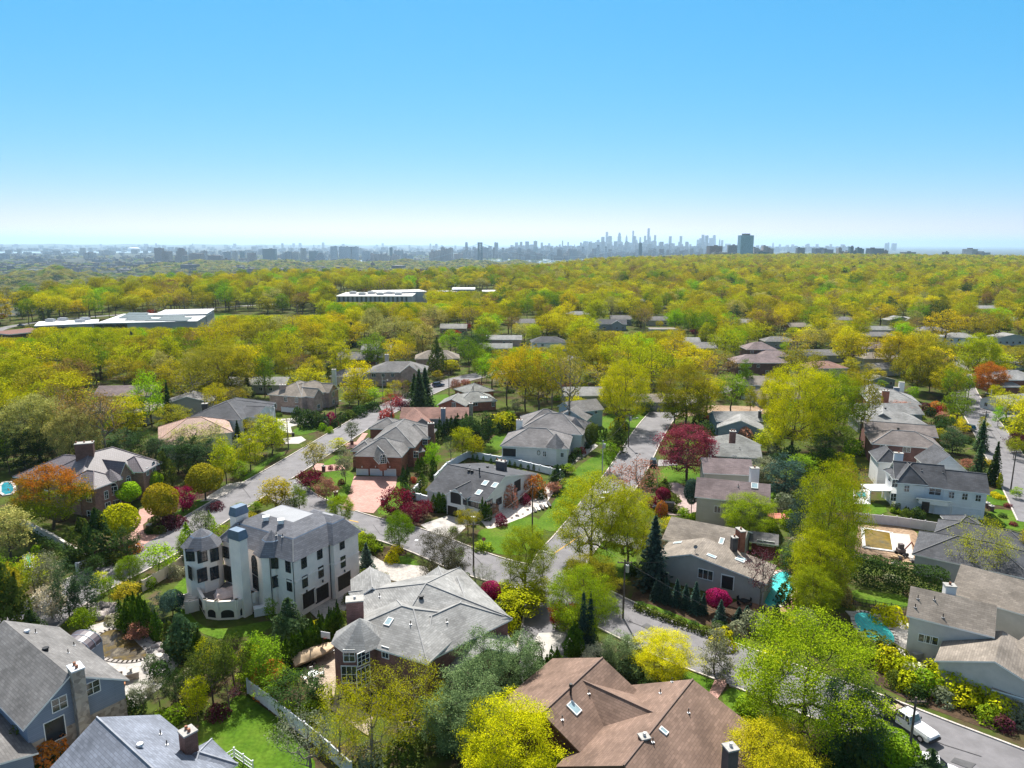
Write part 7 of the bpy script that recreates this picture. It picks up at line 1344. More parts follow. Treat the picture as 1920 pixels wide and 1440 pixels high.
for f in FH:
    w_ = f[2]*F/max(60, at(f[0], f[1]).y)
    if 575 < f[1] < 760: VIEWS.append((f[0]-w_*.12, f[1]-7, f[0]+w_*.12, f[1]) if 'gap' in f[10] or f[0] > 1100 else (f[0]-w_*.3, f[1]-10, f[0]+w_*.3, f[1]+2))
cand = []
def sample_ring(r0, r1, sp, th0=-38.5, th1=38.5):
    r = r0
    while r < r1:
        s = sp(r); n = int(math.radians(th1-th0)*r/s)
        for i in range(n):
            th = math.radians(th0+(th1-th0)*(i+random.random())/n); rr_ = r+random.uniform(-.45, .45)*s
            cand.append((rr_*math.sin(th), rr_*math.cos(th), rr_, math.degrees(th)))
        r += s*.9
sample_ring(215, 3300, lambda r: 10.5 if r < 450 else 11.5+(r-450)*.0028)
spots = []
for x, y, r, th in cand:
    if r > edge_r(th)+90: continue
    sub = noise.noise(Vector((x*.012, y*.012, 0)))
    wood = th < -8 and r > 360 or th < -14 and r > 300 or r > 900
    if not wood and (sub < -.28 and random.random() < .6): continue
    if r > 600 and noise.noise(Vector((x*.02, y*.02, 7))) < -.24: continue
    R = random.uniform(6.2, 9.2) if wood else random.uniform(4.6, 9.8); H = random.uniform(14.5, 24.5) if wood else random.uniform(13, 20)
    if r < 330: R *= .85; H *= .85
    if r < 1100:
        if not free(x, y, R*.8): continue
        H2 = clear_view(x, y, H)
        if H2 < 4.5: continue
        if H2 < H: R *= max(.4, H2/H); H = H2
        gadd(x, y, R*.8)
    elif any(inside(P, Vector((x, y, 0))) for k, P in PATCH if k == 'road'): continue
    spots.append((r, x, y, R, H, th, sub))
spots.sort()
NBIG = {'oak': 0, 'maple': 0, 'sparse': 0, 'great': 0, 'pine': 0, 'spruce': 0}
for o, p, R, H, k, ck in PLANTS:
    if k in NBIG: NBIG[k] += 1
rest = []
def pick(th, sub, r):
    q = random.random()
    if q < .045: return 'pine', random.choice(('dg', 'pn', 'dg'))
    if q < .055: return 'spruce', random.choice(('dg', 'bl'))
    if q < .16: return 'sparse', random.choice(('br', 'ol', 'go', 'br'))
    if q < .175 and r < 900: return 'low', random.choice(('pu', 'rd', 'dp'))
    pal = PALW+['go']*2+['ye']*3 if sub > .12 else PALW+['yg']*4+['gr']*2 if sub < -.1 else PALW
    if th > 2: pal = pal+['go']*2+['ye']*3+['ol']*3
    if th < -3 and r > 350 and random.random() < .75: return 'wood', random.choice(pal)
    return ('oak' if random.random() < .75 else 'maple'), random.choice(pal)
INDIV = 330; NU = 0
for r, x, y, R, H, th, sub in spots:
    k, ck = pick(th, sub, r)
    if k == 'low': R, H = 3.5, 5
    if k == 'spruce': R = 4.2; H = min(H, 14)
    if k == 'pine': R = min(R, 5)
    if INDIV > 0: plant(k, x, y, H, R, ck); INDIV -= 1
    else: rest.append((x, y, gz(x, y), R, H, k, ck))
for _ in range(3000):
    if NU >= 170: break
    th = math.radians(random.uniform(-37, 37)); q = 75*(330/75)**random.random(); x, y = q*math.sin(th), q*math.cos(th); k = random.choice(('bush', 'bush', 'young', 'low', 'young', 'juniper'))
    H, R = {'bush': (random.uniform(1, 2), random.uniform(1, 1.9)), 'young': (random.uniform(4, 6.5), random.uniform(1.6, 2.4)), 'low': (random.uniform(2.5, 4), random.uniform(1.8, 2.6)), 'juniper': (random.uniform(3, 5.5), random.uniform(1.2, 1.8))}[k]
    H = clear_view(x, y, H)
    if H < 1 or not free(x, y, R, 0): continue
    gadd(x, y, R); NU += 1; plant(k, x, y, H, R, random.choice({'bush': ('dg', 'hd', 'gr', 'yg', 'em', 'gy'), 'young': ('yg', 'lg', 'gr', 'ol', 'gy'), 'low': ('gr', 'pk', 'pu', 'ol', 'wh'), 'juniper': ('dg', 'hd', 'pn')}[k]))
print('plants', len(PLANTS), 'mass', len(rest), NBIG)
# beyond the rim: hazy far ridges
for r0, r1, t0, t1, sp in ((2000, 3200, -38, -26, 15), (3300, 5000, -31, 5, 17)):
    r = r0
    while r < r1:
        n = int(math.radians(t1-t0)*r/sp)
        for i in range(n):
            th = math.radians(t0+(t1-t0)*(i+random.random())/n); q = r+random.uniform(-8, 8); x, y = q*math.sin(th), q*math.cos(th); z = gz(x, y)
            if z > -86 and noise.noise(Vector((x*.004, y*.004, 5))) > -.38: rest.append((x, y, z, random.uniform(8, 13), random.uniform(13, 20), random.choice(('oak', 'maple', 'oak')), random.choice(('gr', 'dg', 'gy', 'cr', 'ol', 'cr'))))
        r += sp*.9
for i in range(8000):
    th = math.radians(random.uniform(-38, 38)); q = 3300*(9000/3300)**random.random(); x, y = q*math.sin(th), q*math.cos(th); z = gz(x, y)
    if z < -88 and noise.noise(Vector((x*.0012, y*.0012, 9))) > -.05: rest.append((x, y, z, random.uniform(12, 22), random.uniform(12, 19), 'oak', random.choice(('ol', 'gr', 'gy', 'dg'))))
# right-hand wood beyond the last individually built rows and rear ridge
# ---- one object for the rest of the wood, trees instanced on its points
def wood_object(rest):
    kinds = ['wood', 'oak', 'maple', 'sparse', 'pine', 'spruce', 'low']; srcs = []; first = {}
    for k in kinds:
        first[k] = len(srcs)
        for cm, tm, H, R in PROTO[k]: srcs.append((cm, tm, H, R))
    me = bpy.data.meshes.new('wood'); me.vertices.add(len(rest)); me.vertices.foreach_set('co', np.array([p[:3] for p in rest], dtype=np.float32).ravel())
    scl = np.zeros((len(rest), 3), np.float32); idx = np.zeros(len(rest), np.int32); rot = np.zeros((len(rest), 3), np.float32); tint = np.zeros((len(rest), 4), np.float32)
    for i, (x, y, z, R, H, k, ck) in enumerate(rest):
        v = first[k]+random.randrange(len(PROTO[k])); idx[i] = v; scl[i] = (R/srcs[v][3], R/srcs[v][3], H/srcs[v][2]); rot[i, 2] = random.random()*6.28
        c = PAL[ck]; q, g = random.uniform(.8, 1.2), random.uniform(.92, 1.08); tint[i] = (min(1, c[0]*q*g), c[1]*q, c[2]*q, 1)
    for n_, ty, arr in (('scl', 'FLOAT_VECTOR', scl), ('rot', 'FLOAT_VECTOR', rot)): a = me.attributes.new(n_, ty, 'POINT'); a.data.foreach_set('vector', arr.ravel())
    a = me.attributes.new('idx', 'INT', 'POINT'); a.data.foreach_set('value', idx)
    a = me.attributes.new('tint', 'FLOAT_COLOR', 'POINT'); a.data.foreach_set('color', tint.ravel())
    ob = bpy.data.objects.new('distant_woods', me); COL.objects.link(ob)
    tag(ob, 'unbroken spring woods beyond the last countable trees, reaching to the river rim', 'woods', None, 'stuff')
    ng = bpy.data.node_groups.new('wood_scatter', 'GeometryNodeTree'); ng.interface.new_socket('Geometry', in_out='INPUT', socket_type='NodeSocketGeometry'); ng.interface.new_socket('Geometry', in_out='OUTPUT', socket_type='NodeSocketGeometry')
    n, l = ng.nodes, ng.links; gi, go = n.new('NodeGroupInput'), n.new('NodeGroupOutput'); g2i = n.new('GeometryNodeGeometryToInstance')
    # the countable trees already standing lend their shapes
    have = {}
    for o in COL.objects:
        if o.type == 'MESH' and o.parent is not None and o.name.split('.')[0] in ('crown', 'trunk'): have.setdefault(o.data.name, o)
    joined = []
    for cm, tm, H, R in srcs:
        j = n.new('GeometryNodeJoinGeometry')
        for me_, mt in ((tm, None), (cm, MLEAF)):
            oi = n.new('GeometryNodeObjectInfo'); oi.inputs['Object'].default_value = have[me_.name]; out = oi.outputs['Geometry']
            if mt: sm = n.new('GeometryNodeSetMaterial'); sm.inputs['Material'].default_value = mt; l.new(out, sm.inputs[0]); out = sm.outputs[0]
            l.new(out, j.inputs[0])
        joined.append(j)
    for j in joined[::-1]: l.new(j.outputs[0], g2i.inputs[0])
    mtp = n.new('GeometryNodeMeshToPoints'); l.new(gi.outputs[0], mtp.inputs[0]); iop = n.new('GeometryNodeInstanceOnPoints'); l.new(mtp.outputs[0], iop.inputs['Points']); l.new(g2i.outputs[0], iop.inputs['Instance']); iop.inputs['Pick Instance'].default_value = True
    for nm, ty, so in (('idx', 'INT', 'Instance Index'), ('scl', 'FLOAT_VECTOR', 'Scale')):
        a = n.new('GeometryNodeInputNamedAttribute'); a.data_type = ty; a.inputs['Name'].default_value = nm; l.new(a.outputs[0], iop.inputs[so])
    a = n.new('GeometryNodeInputNamedAttribute'); a.data_type = 'FLOAT_VECTOR'; a.inputs['Name'].default_value = 'rot'; e = n.new('FunctionNodeEulerToRotation'); l.new(a.outputs[0], e.inputs[0]); l.new(e.outputs[0], iop.inputs['Rotation'])
    l.new(iop.outputs[0], go.inputs[0]); md = ob.modifiers.new('scatter', 'NODES'); md.node_group = ng
    return ob
def missing(k): used = {o.data.name for o in COL.objects if o.type == 'MESH'}; return [q for q in PROTO[k] if q[0].name not in used]
for k in ('wood', 'oak', 'maple', 'sparse', 'pine', 'spruce', 'low'):   # every shape must stand somewhere among the countable trees
    while missing(k):
        j = next(i for i, p in enumerate(rest) if p[5] == k and p[2] > -1); x, y, z, R, H, _, ck = rest.pop(j); plant(k, x, y, H, R, ck, z)
wood_object(rest)
# ------------------------------------------------------------------ water
RIVER = surf('river', (.20, .30, .36), .35, .1, .002, .5)
def water(name, pts, z):
    m = MB(); m.poly([tuple(at(px, py, z)) for px, py in pts]); tag(m.build(name, RIVER), kind='structure')
water('river', [(600, 496), (1240, 496), (1240, 485), (1040, 485.5), (900, 487), (600, 489)], -93)
water('lake', [(-40, 474.5), (60, 475), (200, 474.5), (335, 473), (335, 471), (200, 471.5), (-40, 472)], -92)
# ------------------------------------------------------------------ far city
def facade(name, col, win, sx=3.6, sy=3.3, k=.55):
    if name in MATS: return MATS[name]
    m, n, l = nt(name); out = N(n, 'ShaderNodeOutputMaterial'); b = N(n, 'ShaderNodeBsdfPrincipled'); b.inputs['Roughness'].default_value = .6; l.new(b.outputs[0], out.inputs[0])
    tc = N(n, 'ShaderNodeTexCoord'); br = N(n, 'ShaderNodeTexBrick', offset=0.0); l.new(tc.outputs['UV'], br.inputs['Vector']); br.inputs['Scale'].default_value = 1; br.inputs['Brick Width'].default_value = sx; br.inputs['Row Height'].default_value = sy; br.inputs['Mortar Size'].default_value = sy*(1-k)/2; br.inputs['Mortar Smooth'].default_value = .1
    br.inputs['Color1'].default_value = c4(win); br.inputs['Color2'].default_value = c4(tuple(x*.6 for x in win)); br.inputs['Mortar'].default_value = c4(col); l.new(br.outputs['Color'], b.inputs['Base Color']); MATS[name] = m; return m
FAC = {'brick': facade('facade_brick', (.32, .23, .19), (.08, .09, .11)), 'tan': facade('facade_tan', (.40, .35, .30), (.09, .11, .13)), 'grey': facade('facade_grey', (.28, .30, .33), (.06, .08, .10)), 'dark': facade('facade_dark', (.26, .28, .32), (.04, .05, .06)), 'glass': facade('facade_glass', (.20, .24, .27), (.07, .11, .14), 3, 3.8, .8), 'white': facade('facade_white', (.50, .50, .50), (.12, .14, .16)), 'blue': facade('facade_blue_glass', (.28, .47, .56), (.21, .39, .48), 3, 3.8, .8), 'teal': facade('facade_teal', (.10, .19, .21), (.04, .10, .12), 3, 3.8, .8)}
ROOFM = surf('tower_roof', (.13, .13, .13), .9, .1, .05)
TOW = []
def tower(px0, px1, ytop, depth, fac, style, label, name='apartment_tower', cat='tower', zb=None, dk=.8, group=None, yb=None):
    depth *= 1.25 if depth < 5300 and px0 < 900 else 1; a, b = at_far(px0, ytop, depth), at_far(px1, ytop, depth); w = b.x-a.x; zt = (a.z+b.z)/2; cx = (a.x+b.x)/2; cy = depth; zb = (gz(cx, cy)-6 if zb is None else zb); d = max(w*dk, 14); h = zt-zb
    ang = math.radians(random.uniform(-9, 9)) if style != 'bridge' else 0
    r = root(name, Vector((cx, cy, zb)), label, cat, group); m = MB(); t = MB(); fm = FAC[fac]
    def bx(sc, z0, z1, ox=0, mm=None, dd=None): (mm or m).box((cx+ox*w, cy, (z0+z1)/2), w*sc, d*(dd or sc), z1-z0, ang)
    if style == 'slab': bx(1, zb, zt-4); bx(.25, zt-4, zt, random.choice((-.2, .1, .2)), t); bx(1.01, zt-4.6, zt-4.2, 0, t)
    elif style == 'step': bx(1, zb, zb+h*.55); bx(.78, zb+h*.55, zb+h*.8); bx(.55, zb+h*.8, zb+h*.95); bx(.3, zb+h*.95, zt, 0, t)
    elif style == 'spire': bx(1, zb, zb+h*.5); bx(.7, zb+h*.5, zb+h*.75); t.frustum((cx, cy), w*.7, d*.7, zb+h*.75, zb+h*.9, .35, ang); t.tube((cx, cy, zb+h*.9), (cx, cy, zt), w*.07, w*.02, 6)
    elif style == 'pencil': bx(1, zb, zt-12); bx(.85, zt-12, zt, 0, t)
    elif style == 'taper': m.frustum((cx, cy), w*1.35, d*1.2, zb, zb+h*.6, .82, ang); m.frustum((cx, cy), w*1.05, d, zb+h*.6, zt-8, .8, ang); bx(.5, zt-8, zt, 0, t)
    elif style == 'twin': m.box((cx-w*.27, cy, (zb+zt)/2), w*.42, d, zt-zb, ang); m.box((cx+w*.27, cy, (zb+zt-h*.18)/2), w*.42, d*.9, zt-h*.18-zb, ang); t.box((cx-w*.27, cy, zt+2), w*.2, d*.4, 5, ang)
    elif style == 'cluster':
        for i in range(4): hh = h*random.uniform(.72, 1); m.box((cx+w*(i-1.5)*.25, cy+random.uniform(-.3, .3)*d, zb+hh/2), w*.235, d*.8, hh, ang); t.box((cx+w*(i-1.5)*.25, cy, zb+hh+2), w*.09, d*.3, 5, ang)
    elif style == 'wedge': m.prism([(cx-w/2, cy-d/2), (cx+w/2, cy-d/2), (cx+w/2, cy+d/2), (cx-w/2, cy+d/2)], zb, zt-h*.05); t.box((cx, cy, zt-h*.025), w*.5, d*.5, h*.05, ang)
    m.build('shaft', fm, r); t.build('rooftop', ROOFM, r); TOW.append(r); return r
# Bronx side (left)
for a in ((291, 304.6, 464, 4300, 'brick', 'slab', 'dark brick slab tower, taller of the joined pair on the hazy flats'), (304, 320, 470, 4330, 'brick', 'slab', 'lower brick slab joined to the dark tower on the hazy flats'), (330, 349, 464.6, 4200, 'brick', 'step', 'stepped brown tower just past the joined pair'), (342, 352, 478, 4150, 'tan', 'slab', 'squat tan block at the foot of the stepped brown tower'), (358, 379, 474, 4100, 'brick', 'slab', 'broad brown block with a rooftop tank house'), (392.5, 415, 477.5, 3900, 'brick', 'slab', 'broad flat-topped block rising straight from the hazy ridge trees'), (378, 387, 469, 5200, 'brick', 'slab', 'slim reddish tower behind the broad brown block'), (276, 297, 491, 3500, 'tan', 'slab', 'long low mauve block at the foot of the hazy ridge'), (297, 317, 491.7, 3480, 'grey', 'slab', 'long low blue block beside the mauve block'), (494, 516.7, 465.4, 4600, 'teal', 'slab', 'wide blue-green slab block standing alone'), (563.5, 573, 464.6, 4700, 'tan', 'slab', 'slim tan tower with a green cap'), (580, 595, 470, 4700, 'teal', 'slab', 'blue-green block beside the slim tan tower'), (592, 612, 474, 4400, 'dark', 'step', 'low dark block with a stepped top'),
    (620, 632, 461, 5000, 'grey', 'slab', 'first of the four matching grey towers with roof tanks'), (636, 647, 461.5, 5020, 'grey', 'slab', 'second of the four matching grey towers'), (647.5, 659, 461.5, 5020, 'grey', 'slab', 'third of the four matching grey towers'), (660.5, 672, 461.5, 5030, 'grey', 'slab', 'last of the four matching grey towers'), (695, 712, 475, 4700, 'brick', 'cluster', 'row of brown housing slabs, first part'), (713, 731, 475, 4720, 'brick', 'cluster', 'row of brown housing slabs, middle part'), (732, 750, 476, 4740, 'brick', 'cluster', 'row of brown housing slabs, end nearer the bridge'), (764.6, 775, 478, 4500, 'dark', 'wedge', 'dark stone pier house near the bridge approach'), (730, 736, 463, 6000, 'teal', 'slab', 'single slender blue tower on the skyline'), (738, 764, 469, 6200, 'grey', 'cluster', 'pale group of blocks past the slender blue tower'), (805, 820, 467, 4900, 'brick', 'cluster', 'brown blocks beside the tall housing group'), (819, 849, 463.5, 4800, 'brick', 'cluster', 'tall brown housing group before the bridge tower'), (851, 868, 475, 4900, 'brick', 'slab', 'low brown block beside the bridge tower'), (100, 118, 486, 4000, 'brick', 'slab', 'low brown block far out on the left flats'.replace('left ', 'hazy ')), (138, 148, 500, 2900, 'brick', 'slab', 'small brown tower among the nearer ridge trees'), (170, 180, 500, 2900, 'tan', 'step', 'small tan stepped tower among the nearer ridge trees'), (176, 207, 485, 4200, 'dark', 'cluster', 'dark cluster of blocks on the hazy flats'), (55, 72, 479, 4800, 'brick', 'slab', 'brown slab near the pale water'), (0, 14, 474, 5200, 'grey', 'slab', 'grey block at the edge of the pale water'), (84, 92, 476, 5200, 'tan', 'slab', 'slim tan block near the pale water'), (160, 180, 473, 6500, 'tan', 'cluster', 'tan group of blocks beyond the pale water'), (420, 432, 471, 6000, 'grey', 'slab', 'slim grey block behind the hazy ridge'), (436, 444, 470, 6100, 'tan', 'slab', 'slim tan block behind the hazy ridge'), (450, 458, 470, 6000, 'teal', 'slab', 'small teal block behind the hazy ridge'), (465, 478, 473, 5600, 'brick', 'slab', 'brown block behind the hazy ridge'), (528, 548, 471, 6200, 'grey', 'cluster', 'pale grey group between two teal blocks'), (548, 560, 472, 6200, 'tan', 'slab', 'pale tan block between two teal blocks'), (680, 694, 470, 6000, 'grey', 'slab', 'pale block beyond the four matching towers')): tower(*a)
# towers along the bridge and Manhattan
for a in ((872, 877, 454, 9000, 'glass', 'pencil', 'pale slim tower just before the bridge tower'), (915.6, 922, 460.6, 9200, 'grey', 'slab', 'pale block just past the bridge tower'), (927, 934, 454, 9000, 'glass', 'slab', 'pale flat-topped tower past the bridge tower'), (886, 892, 462, 9500, 'grey', 'slab', 'pale slim block behind the bridge cable'), (908, 914, 463, 9500, 'grey', 'step', 'pale stepped block behind the bridge cable'), (1000, 1008, 462, 9000, 'teal', 'slab', 'square blue block on the near skyline'), (1025, 1047, 473, 7000, 'dark', 'step', 'dark broad hospital-like block near the river'), (1060, 1082, 466, 7000, 'brick', 'step', 'purple-brown stepped block near the river'), (1091, 1096, 463, 8000, 'dark', 'pencil', 'dark slim block before the midtown towers'), (1119.5, 1124, 459, 6600, 'dark', 'pencil', 'dark tower before the midtown towers'), (1134.5, 1138, 462, 6600, 'dark', 'pencil', 'dark shorter tower before the midtown towers'), (1053.7, 1056, 451, 14000, 'grey', 'pencil', 'thin tower standing alone on the skyline'), (1064, 1066.8, 456, 14000, 'grey', 'pencil', 'short thin tower beside the lone thin tower'), (1076, 1079, 458, 14000, 'grey', 'step', 'small stepped tower on the skyline'), (1088, 1091, 455, 14000, 'tan', 'pencil', 'thin tan tower on the skyline'), (1095, 1099, 451.6, 14500, 'grey', 'slab', 'flat-topped tower before the midtown peak'), (1107, 1110.5, 451.6, 14500, 'white', 'slab', 'pale tower before the midtown peak'), (1119, 1124, 449.5, 14500, 'glass', 'slab', 'glassy flat-topped tower before the midtown peak'),
    (1136, 1140, 434.8, 15000, 'white', 'pencil', 'square white pencil tower, first of the very tall ones'), (1158, 1165.5, 436, 15000, 'glass', 'step', 'broad stepped supertall with a narrow crown'), (1155, 1168, 453, 14800, 'grey', 'slab', 'wide block at the foot of the stepped supertall'), (1172.5, 1177.5, 438.5, 15500, 'grey', 'spire', 'art deco tower with a needle spire'), (1186, 1188.6, 432.3, 14800, 'glass', 'pencil', 'needle-thin supertall between two spired towers'), (1191.5, 1196.5, 447, 15000, 'grey', 'spire', 'spired tower beside the needle-thin supertall'), (1199, 1202.2, 444.5, 15000, 'glass', 'taper', 'tapering tower behind the second bridge tower'), (1214.5, 1218.2, 428, 14700, 'glass', 'pencil', 'tallest glass tower of the whole skyline'), (1217, 1221.5, 440, 15200, 'grey', 'spire', 'spired tower clinging to the tallest one'), (1211, 1228, 450, 14800, 'glass', 'cluster', 'crowd of glass blocks under the tallest tower'), (1307, 1311.5, 449, 16000, 'grey', 'slab', 'grey flat tower in the southern midtown group'), (1311.5, 1316.5, 446.5, 16000, 'glass', 'slab', 'glass twin-topped tower in the southern midtown group'), (1321, 1325, 441.6, 17500, 'glass', 'taper', 'tapering tower in the southern group'), (1330, 1336, 446, 17000, 'glass', 'slab', 'flat glass tower in the southern group'), (1337, 1342, 440.7, 17000, 'glass', 'taper', 'tallest tower in the southern group'), (1348, 1351.5, 446, 17000, 'glass', 'spire', 'thin spired tower in the southern group'), (1352.5, 1356, 450, 17000, 'grey', 'slab', 'short flat tower ending the southern group'), (1360, 1362.5, 457, 17000, 'grey', 'pencil', 'little tower just past the southern group'), (1448, 1451.5, 453.6, 21000, 'glass', 'spire', 'lone spired tower far down the skyline'), (1461, 1464, 458, 21000, 'grey', 'pencil', 'small far tower past the lone spire'), (1474, 1479, 459, 21000, 'grey', 'slab', 'small far block past the lone spire'), (1660, 1664, 456, 19000, 'glass', 'pencil', 'first of the far hazy tower trio'), (1664.5, 1667.5, 454.5, 19000, 'glass', 'taper', 'tallest of the far hazy tower trio'), (1673, 1680.5, 456, 19000, 'glass', 'slab', 'widest of the far hazy tower trio')): tower(*a, name='skyscraper', cat='skyscraper', zb=-95)
# New Jersey rim (right)
for a in ((1387, 1411, 438, 3000, 'blue', 'wedge', 'big blue glass office tower standing alone on the rim'), (1328, 1352, 459.5, 3300, 'brick', 'slab', 'dark brown slab before the big glass tower'), (1337, 1362, 471, 3100, 'tan', 'slab', 'long tan block below the dark brown slab'), (1365, 1383, 458, 3300, 'grey', 'slab', 'grey block just before the big glass tower'), (1372, 1385, 472, 3050, 'dark', 'slab', 'low dark block at the foot of the big glass tower'), (1410, 1447, 459, 3500, 'tan', 'cluster', 'tan apartment group right past the big glass tower'.replace('right ', '')), (1422, 1440, 470, 3100, 'teal', 'slab', 'dark teal block in front of the tan apartment group'), (1406, 1421, 473, 3000, 'brick', 'slab', 'low brick block under the big glass tower'), (1470, 1484, 472, 3200, 'tan', 'slab', 'small tan block on the wooded rim'), (1494, 1508, 463, 3300, 'grey', 'slab', 'slim grey slab tower on the wooded rim'), (1526, 1546, 464, 3700, 'grey', 'slab', 'grey slab of the paired rim blocks'), (1543, 1560, 466, 3600, 'dark', 'slab', 'dark slab of the paired rim blocks'), (1572, 1597, 464, 3500, 'tan', 'cluster', 'long banded apartment block on the rim'), (1595, 1618, 462, 3450, 'teal', 'cluster', 'teal apartment block adjoining the banded one'), (1629, 1653, 464, 3300, 'dark', 'slab', 'dark square apartment block on the rim'), (1654, 1664, 468, 3500, 'brick', 'slab', 'small brown block beside the dark square block'), (1692, 1713, 471, 3300, 'dark', 'slab', 'low dark block set in the rim trees'), (1745, 1772, 479, 3000, 'teal', 'cluster', 'low teal cluster in the rim trees'), (1769, 1778, 471, 3400, 'dark', 'slab', 'small dark tower past the teal cluster'), (1803, 1846, 464, 3200, 'white', 'cluster', 'broad white-fronted apartment slab'), (1800, 1840, 479.5, 2700, 'brick', 'slab', 'brown office block in front of the white-fronted slab')): tower(*a, zb=-70 if a[3] < 3320 and a[0] > 1690 else -40, name='apartment_tower')
# many small blocks of the far flats: one mass nobody could count
m = MB(); rg = random.Random(5)
def far_blocks(n, px0, px1, d0, d1, h0, h1, w0, w1, zb=None):
    for _ in range(n):
        px = rg.uniform(px0, px1); dd = d0*(d1/d0)**rg.random(); a = at_far(px, 470, dd); w = rg.uniform(w0, w1); h = rg.uniform(h0, h1)*(1 if rg.random() < .8 else 1.6); z = (gz(a.x, a.y) if zb is None else zb)
        if z > -70: continue
        k = rg.randrange(3); m.box((a.x, a.y, z+h/2-3), w, w*rg.uniform(.5, 1.2), h, rg.uniform(-.4, .4), k)
        if rg.random() < .4: m.box((a.x, a.y, z+h), w*.25, w*.25, 8, 0, k)
far_blocks(800, -40, 900, 3300, 9000, 9, 24, 15, 60); far_blocks(500, 950, 1340, 6500, 13000, 25, 70, 20, 60); far_blocks(420, 960, 1345, 11000, 16500, 50, 125, 25, 70); far_blocks(90, 1090, 1330, 13500, 16000, 110, 210, 30, 60)
far_blocks(200, 860, 1000, 6500, 11000, 25, 75, 20, 60); far_blocks(220, 1340, 1600, 15000, 24000, 40, 110, 40, 80); far_blocks(500, -40, 900, 9000, 22000, 15, 55, 30, 90); far_blocks(60, -40, 900, 16000, 26000, 60, 110, 40, 80)
tag(m.build('distant_city', [facade('facade_far_brick', (.12, .085, .075), (.04, .045, .05)), facade('facade_far_tan', (.17, .15, .13), (.05, .06, .07)), facade('facade_far_grey', (.13, .14, .155), (.04, .05, .06))]), 'hazy carpet of countless low city blocks out to the skyline', 'city', None, 'stuff')
dm = MB(); c = at_far(251, 465, 12000)
for i in range(6):
    r0, r1 = 95*math.cos(.26*i), 95*math.cos(.26*(i+1)); z0, z1 = 26*math.sin(.26*i), 26*math.sin(.26*(i+1))
    for j in range(20): a0, a1 = .314*j, .314*(j+1); dm.poly([(c.x+r0*math.cos(a0), c.y+r0*math.sin(a0), c.z-12+z0), (c.x+r0*math.cos(a1), c.y+r0*math.sin(a1), c.z-12+z0), (c.x+r1*math.cos(a1), c.y+r1*math.sin(a1), c.z-12+z1), (c.x+r1*math.cos(a0), c.y+r1*math.sin(a0), c.z-12+z1)])
dm.prism([(c.x+95*math.cos(.314*j), c.y+95*math.sin(.314*j)) for j in range(20)], -100, c.z-12); tag(dm.build('domed_hall', RW), 'white low-domed hall gleaming on the far flats', 'hall')
# suspension bridge
STEEL = surf('bridge_steel', (.10, .17, .20), .6, .1, .1); D = 5000
br = root('suspension_bridge', at_far(900, 490, D), 'blue-grey suspension bridge with two lattice towers crossing the river', 'bridge'); O3_ = Vector(br.location)
def btower(px, yt, dep, w):
    p = at_far(px, yt, dep); m = MB(); zb = -95; hw = w/2
    for s in (-1, 1):
        for q in (-1, 1): m.tube((p.x+s*hw*.8, p.y+q*9, zb), (p.x+s*hw*.72, p.y+q*9, p.z), 4.6, 4.2, 6)
    for t in np.linspace(.05, .97, 10):
        z = zb+(p.z-zb)*t; m.box((p.x, p.y, z), w*.8, 18, 4)
    for i in range(9):
        z0, z1 = zb+(p.z-zb)*(.05+.102*i), zb+(p.z-zb)*(.05+.102*(i+1))
        for s in (-1, 1): m.tube((p.x-s*hw*.75, p.y-9, z0), (p.x+s*hw*.75, p.y-9, z1), 2.4, 2.4, 4)
    m.box((p.x, p.y, p.z+1), w, 24, 6); m.build('bridge_tower', STEEL, br, O3_); return p
t1, t2 = btower(900, 455.5, D, 34), btower(1201, 456, D+150, 17)
dz = at_far(900, 489.5, D).z; dk0, dk1 = Vector((t1.x-430, D-60, dz-4)), Vector((t2.x+300, D+190, dz+6))
m = MB(); d = (dk1-dk0); L = d.length; d.normalize(); s = Vector((-d.y, d.x, 0)); c = (dk0+dk1)/2
m.obox(c, d, s, UP, L/2, 16, 1.4); m.obox(c-UP*9, d, s, UP, L/2, 15, 1.2)
for i in range(160): q = dk0+d*(L*(i+.5)/160); m.tube(q-UP*9, q+d*(L/320)*(1 if i % 2 else -1), .7, .7, 4)
m.build('deck', STEEL, br, O3_)
cab = MB(); hg = MB()
def cable(a, b, low):
    pr = None
    for i in range(33):
        t = i/32; x = a*(1-t)+b*t; z = (a.z*(1-t)+b.z*t)-low*4*t*(1-t); q = Vector((x.x, x.y, z))
        if pr is not None: cab.tube(pr, q, 1.5, 1.5, 4)
        dzk = dk0.z+(dk1.z-dk0.z)*((q.x-dk0.x)/(dk1.x-dk0.x)); hg.tube(q, (q.x, q.y, dzk), .3, .3, 3); pr = q
cable(t1, t2, 97); cable(t1, dk0, 12); cable(t2, dk1, 10); cab.build('main_cable', surf('cable_pale', (.30, .36, .40), .6, .1, .1), br, O3_); hg.build('hanger', STEEL, br, O3_)
m = MB(); m.frustum((dk0.x+90, dk0.y), 34, 30, -95, dz-8, .8); m.build('anchorage', STEEL, br, O3_)
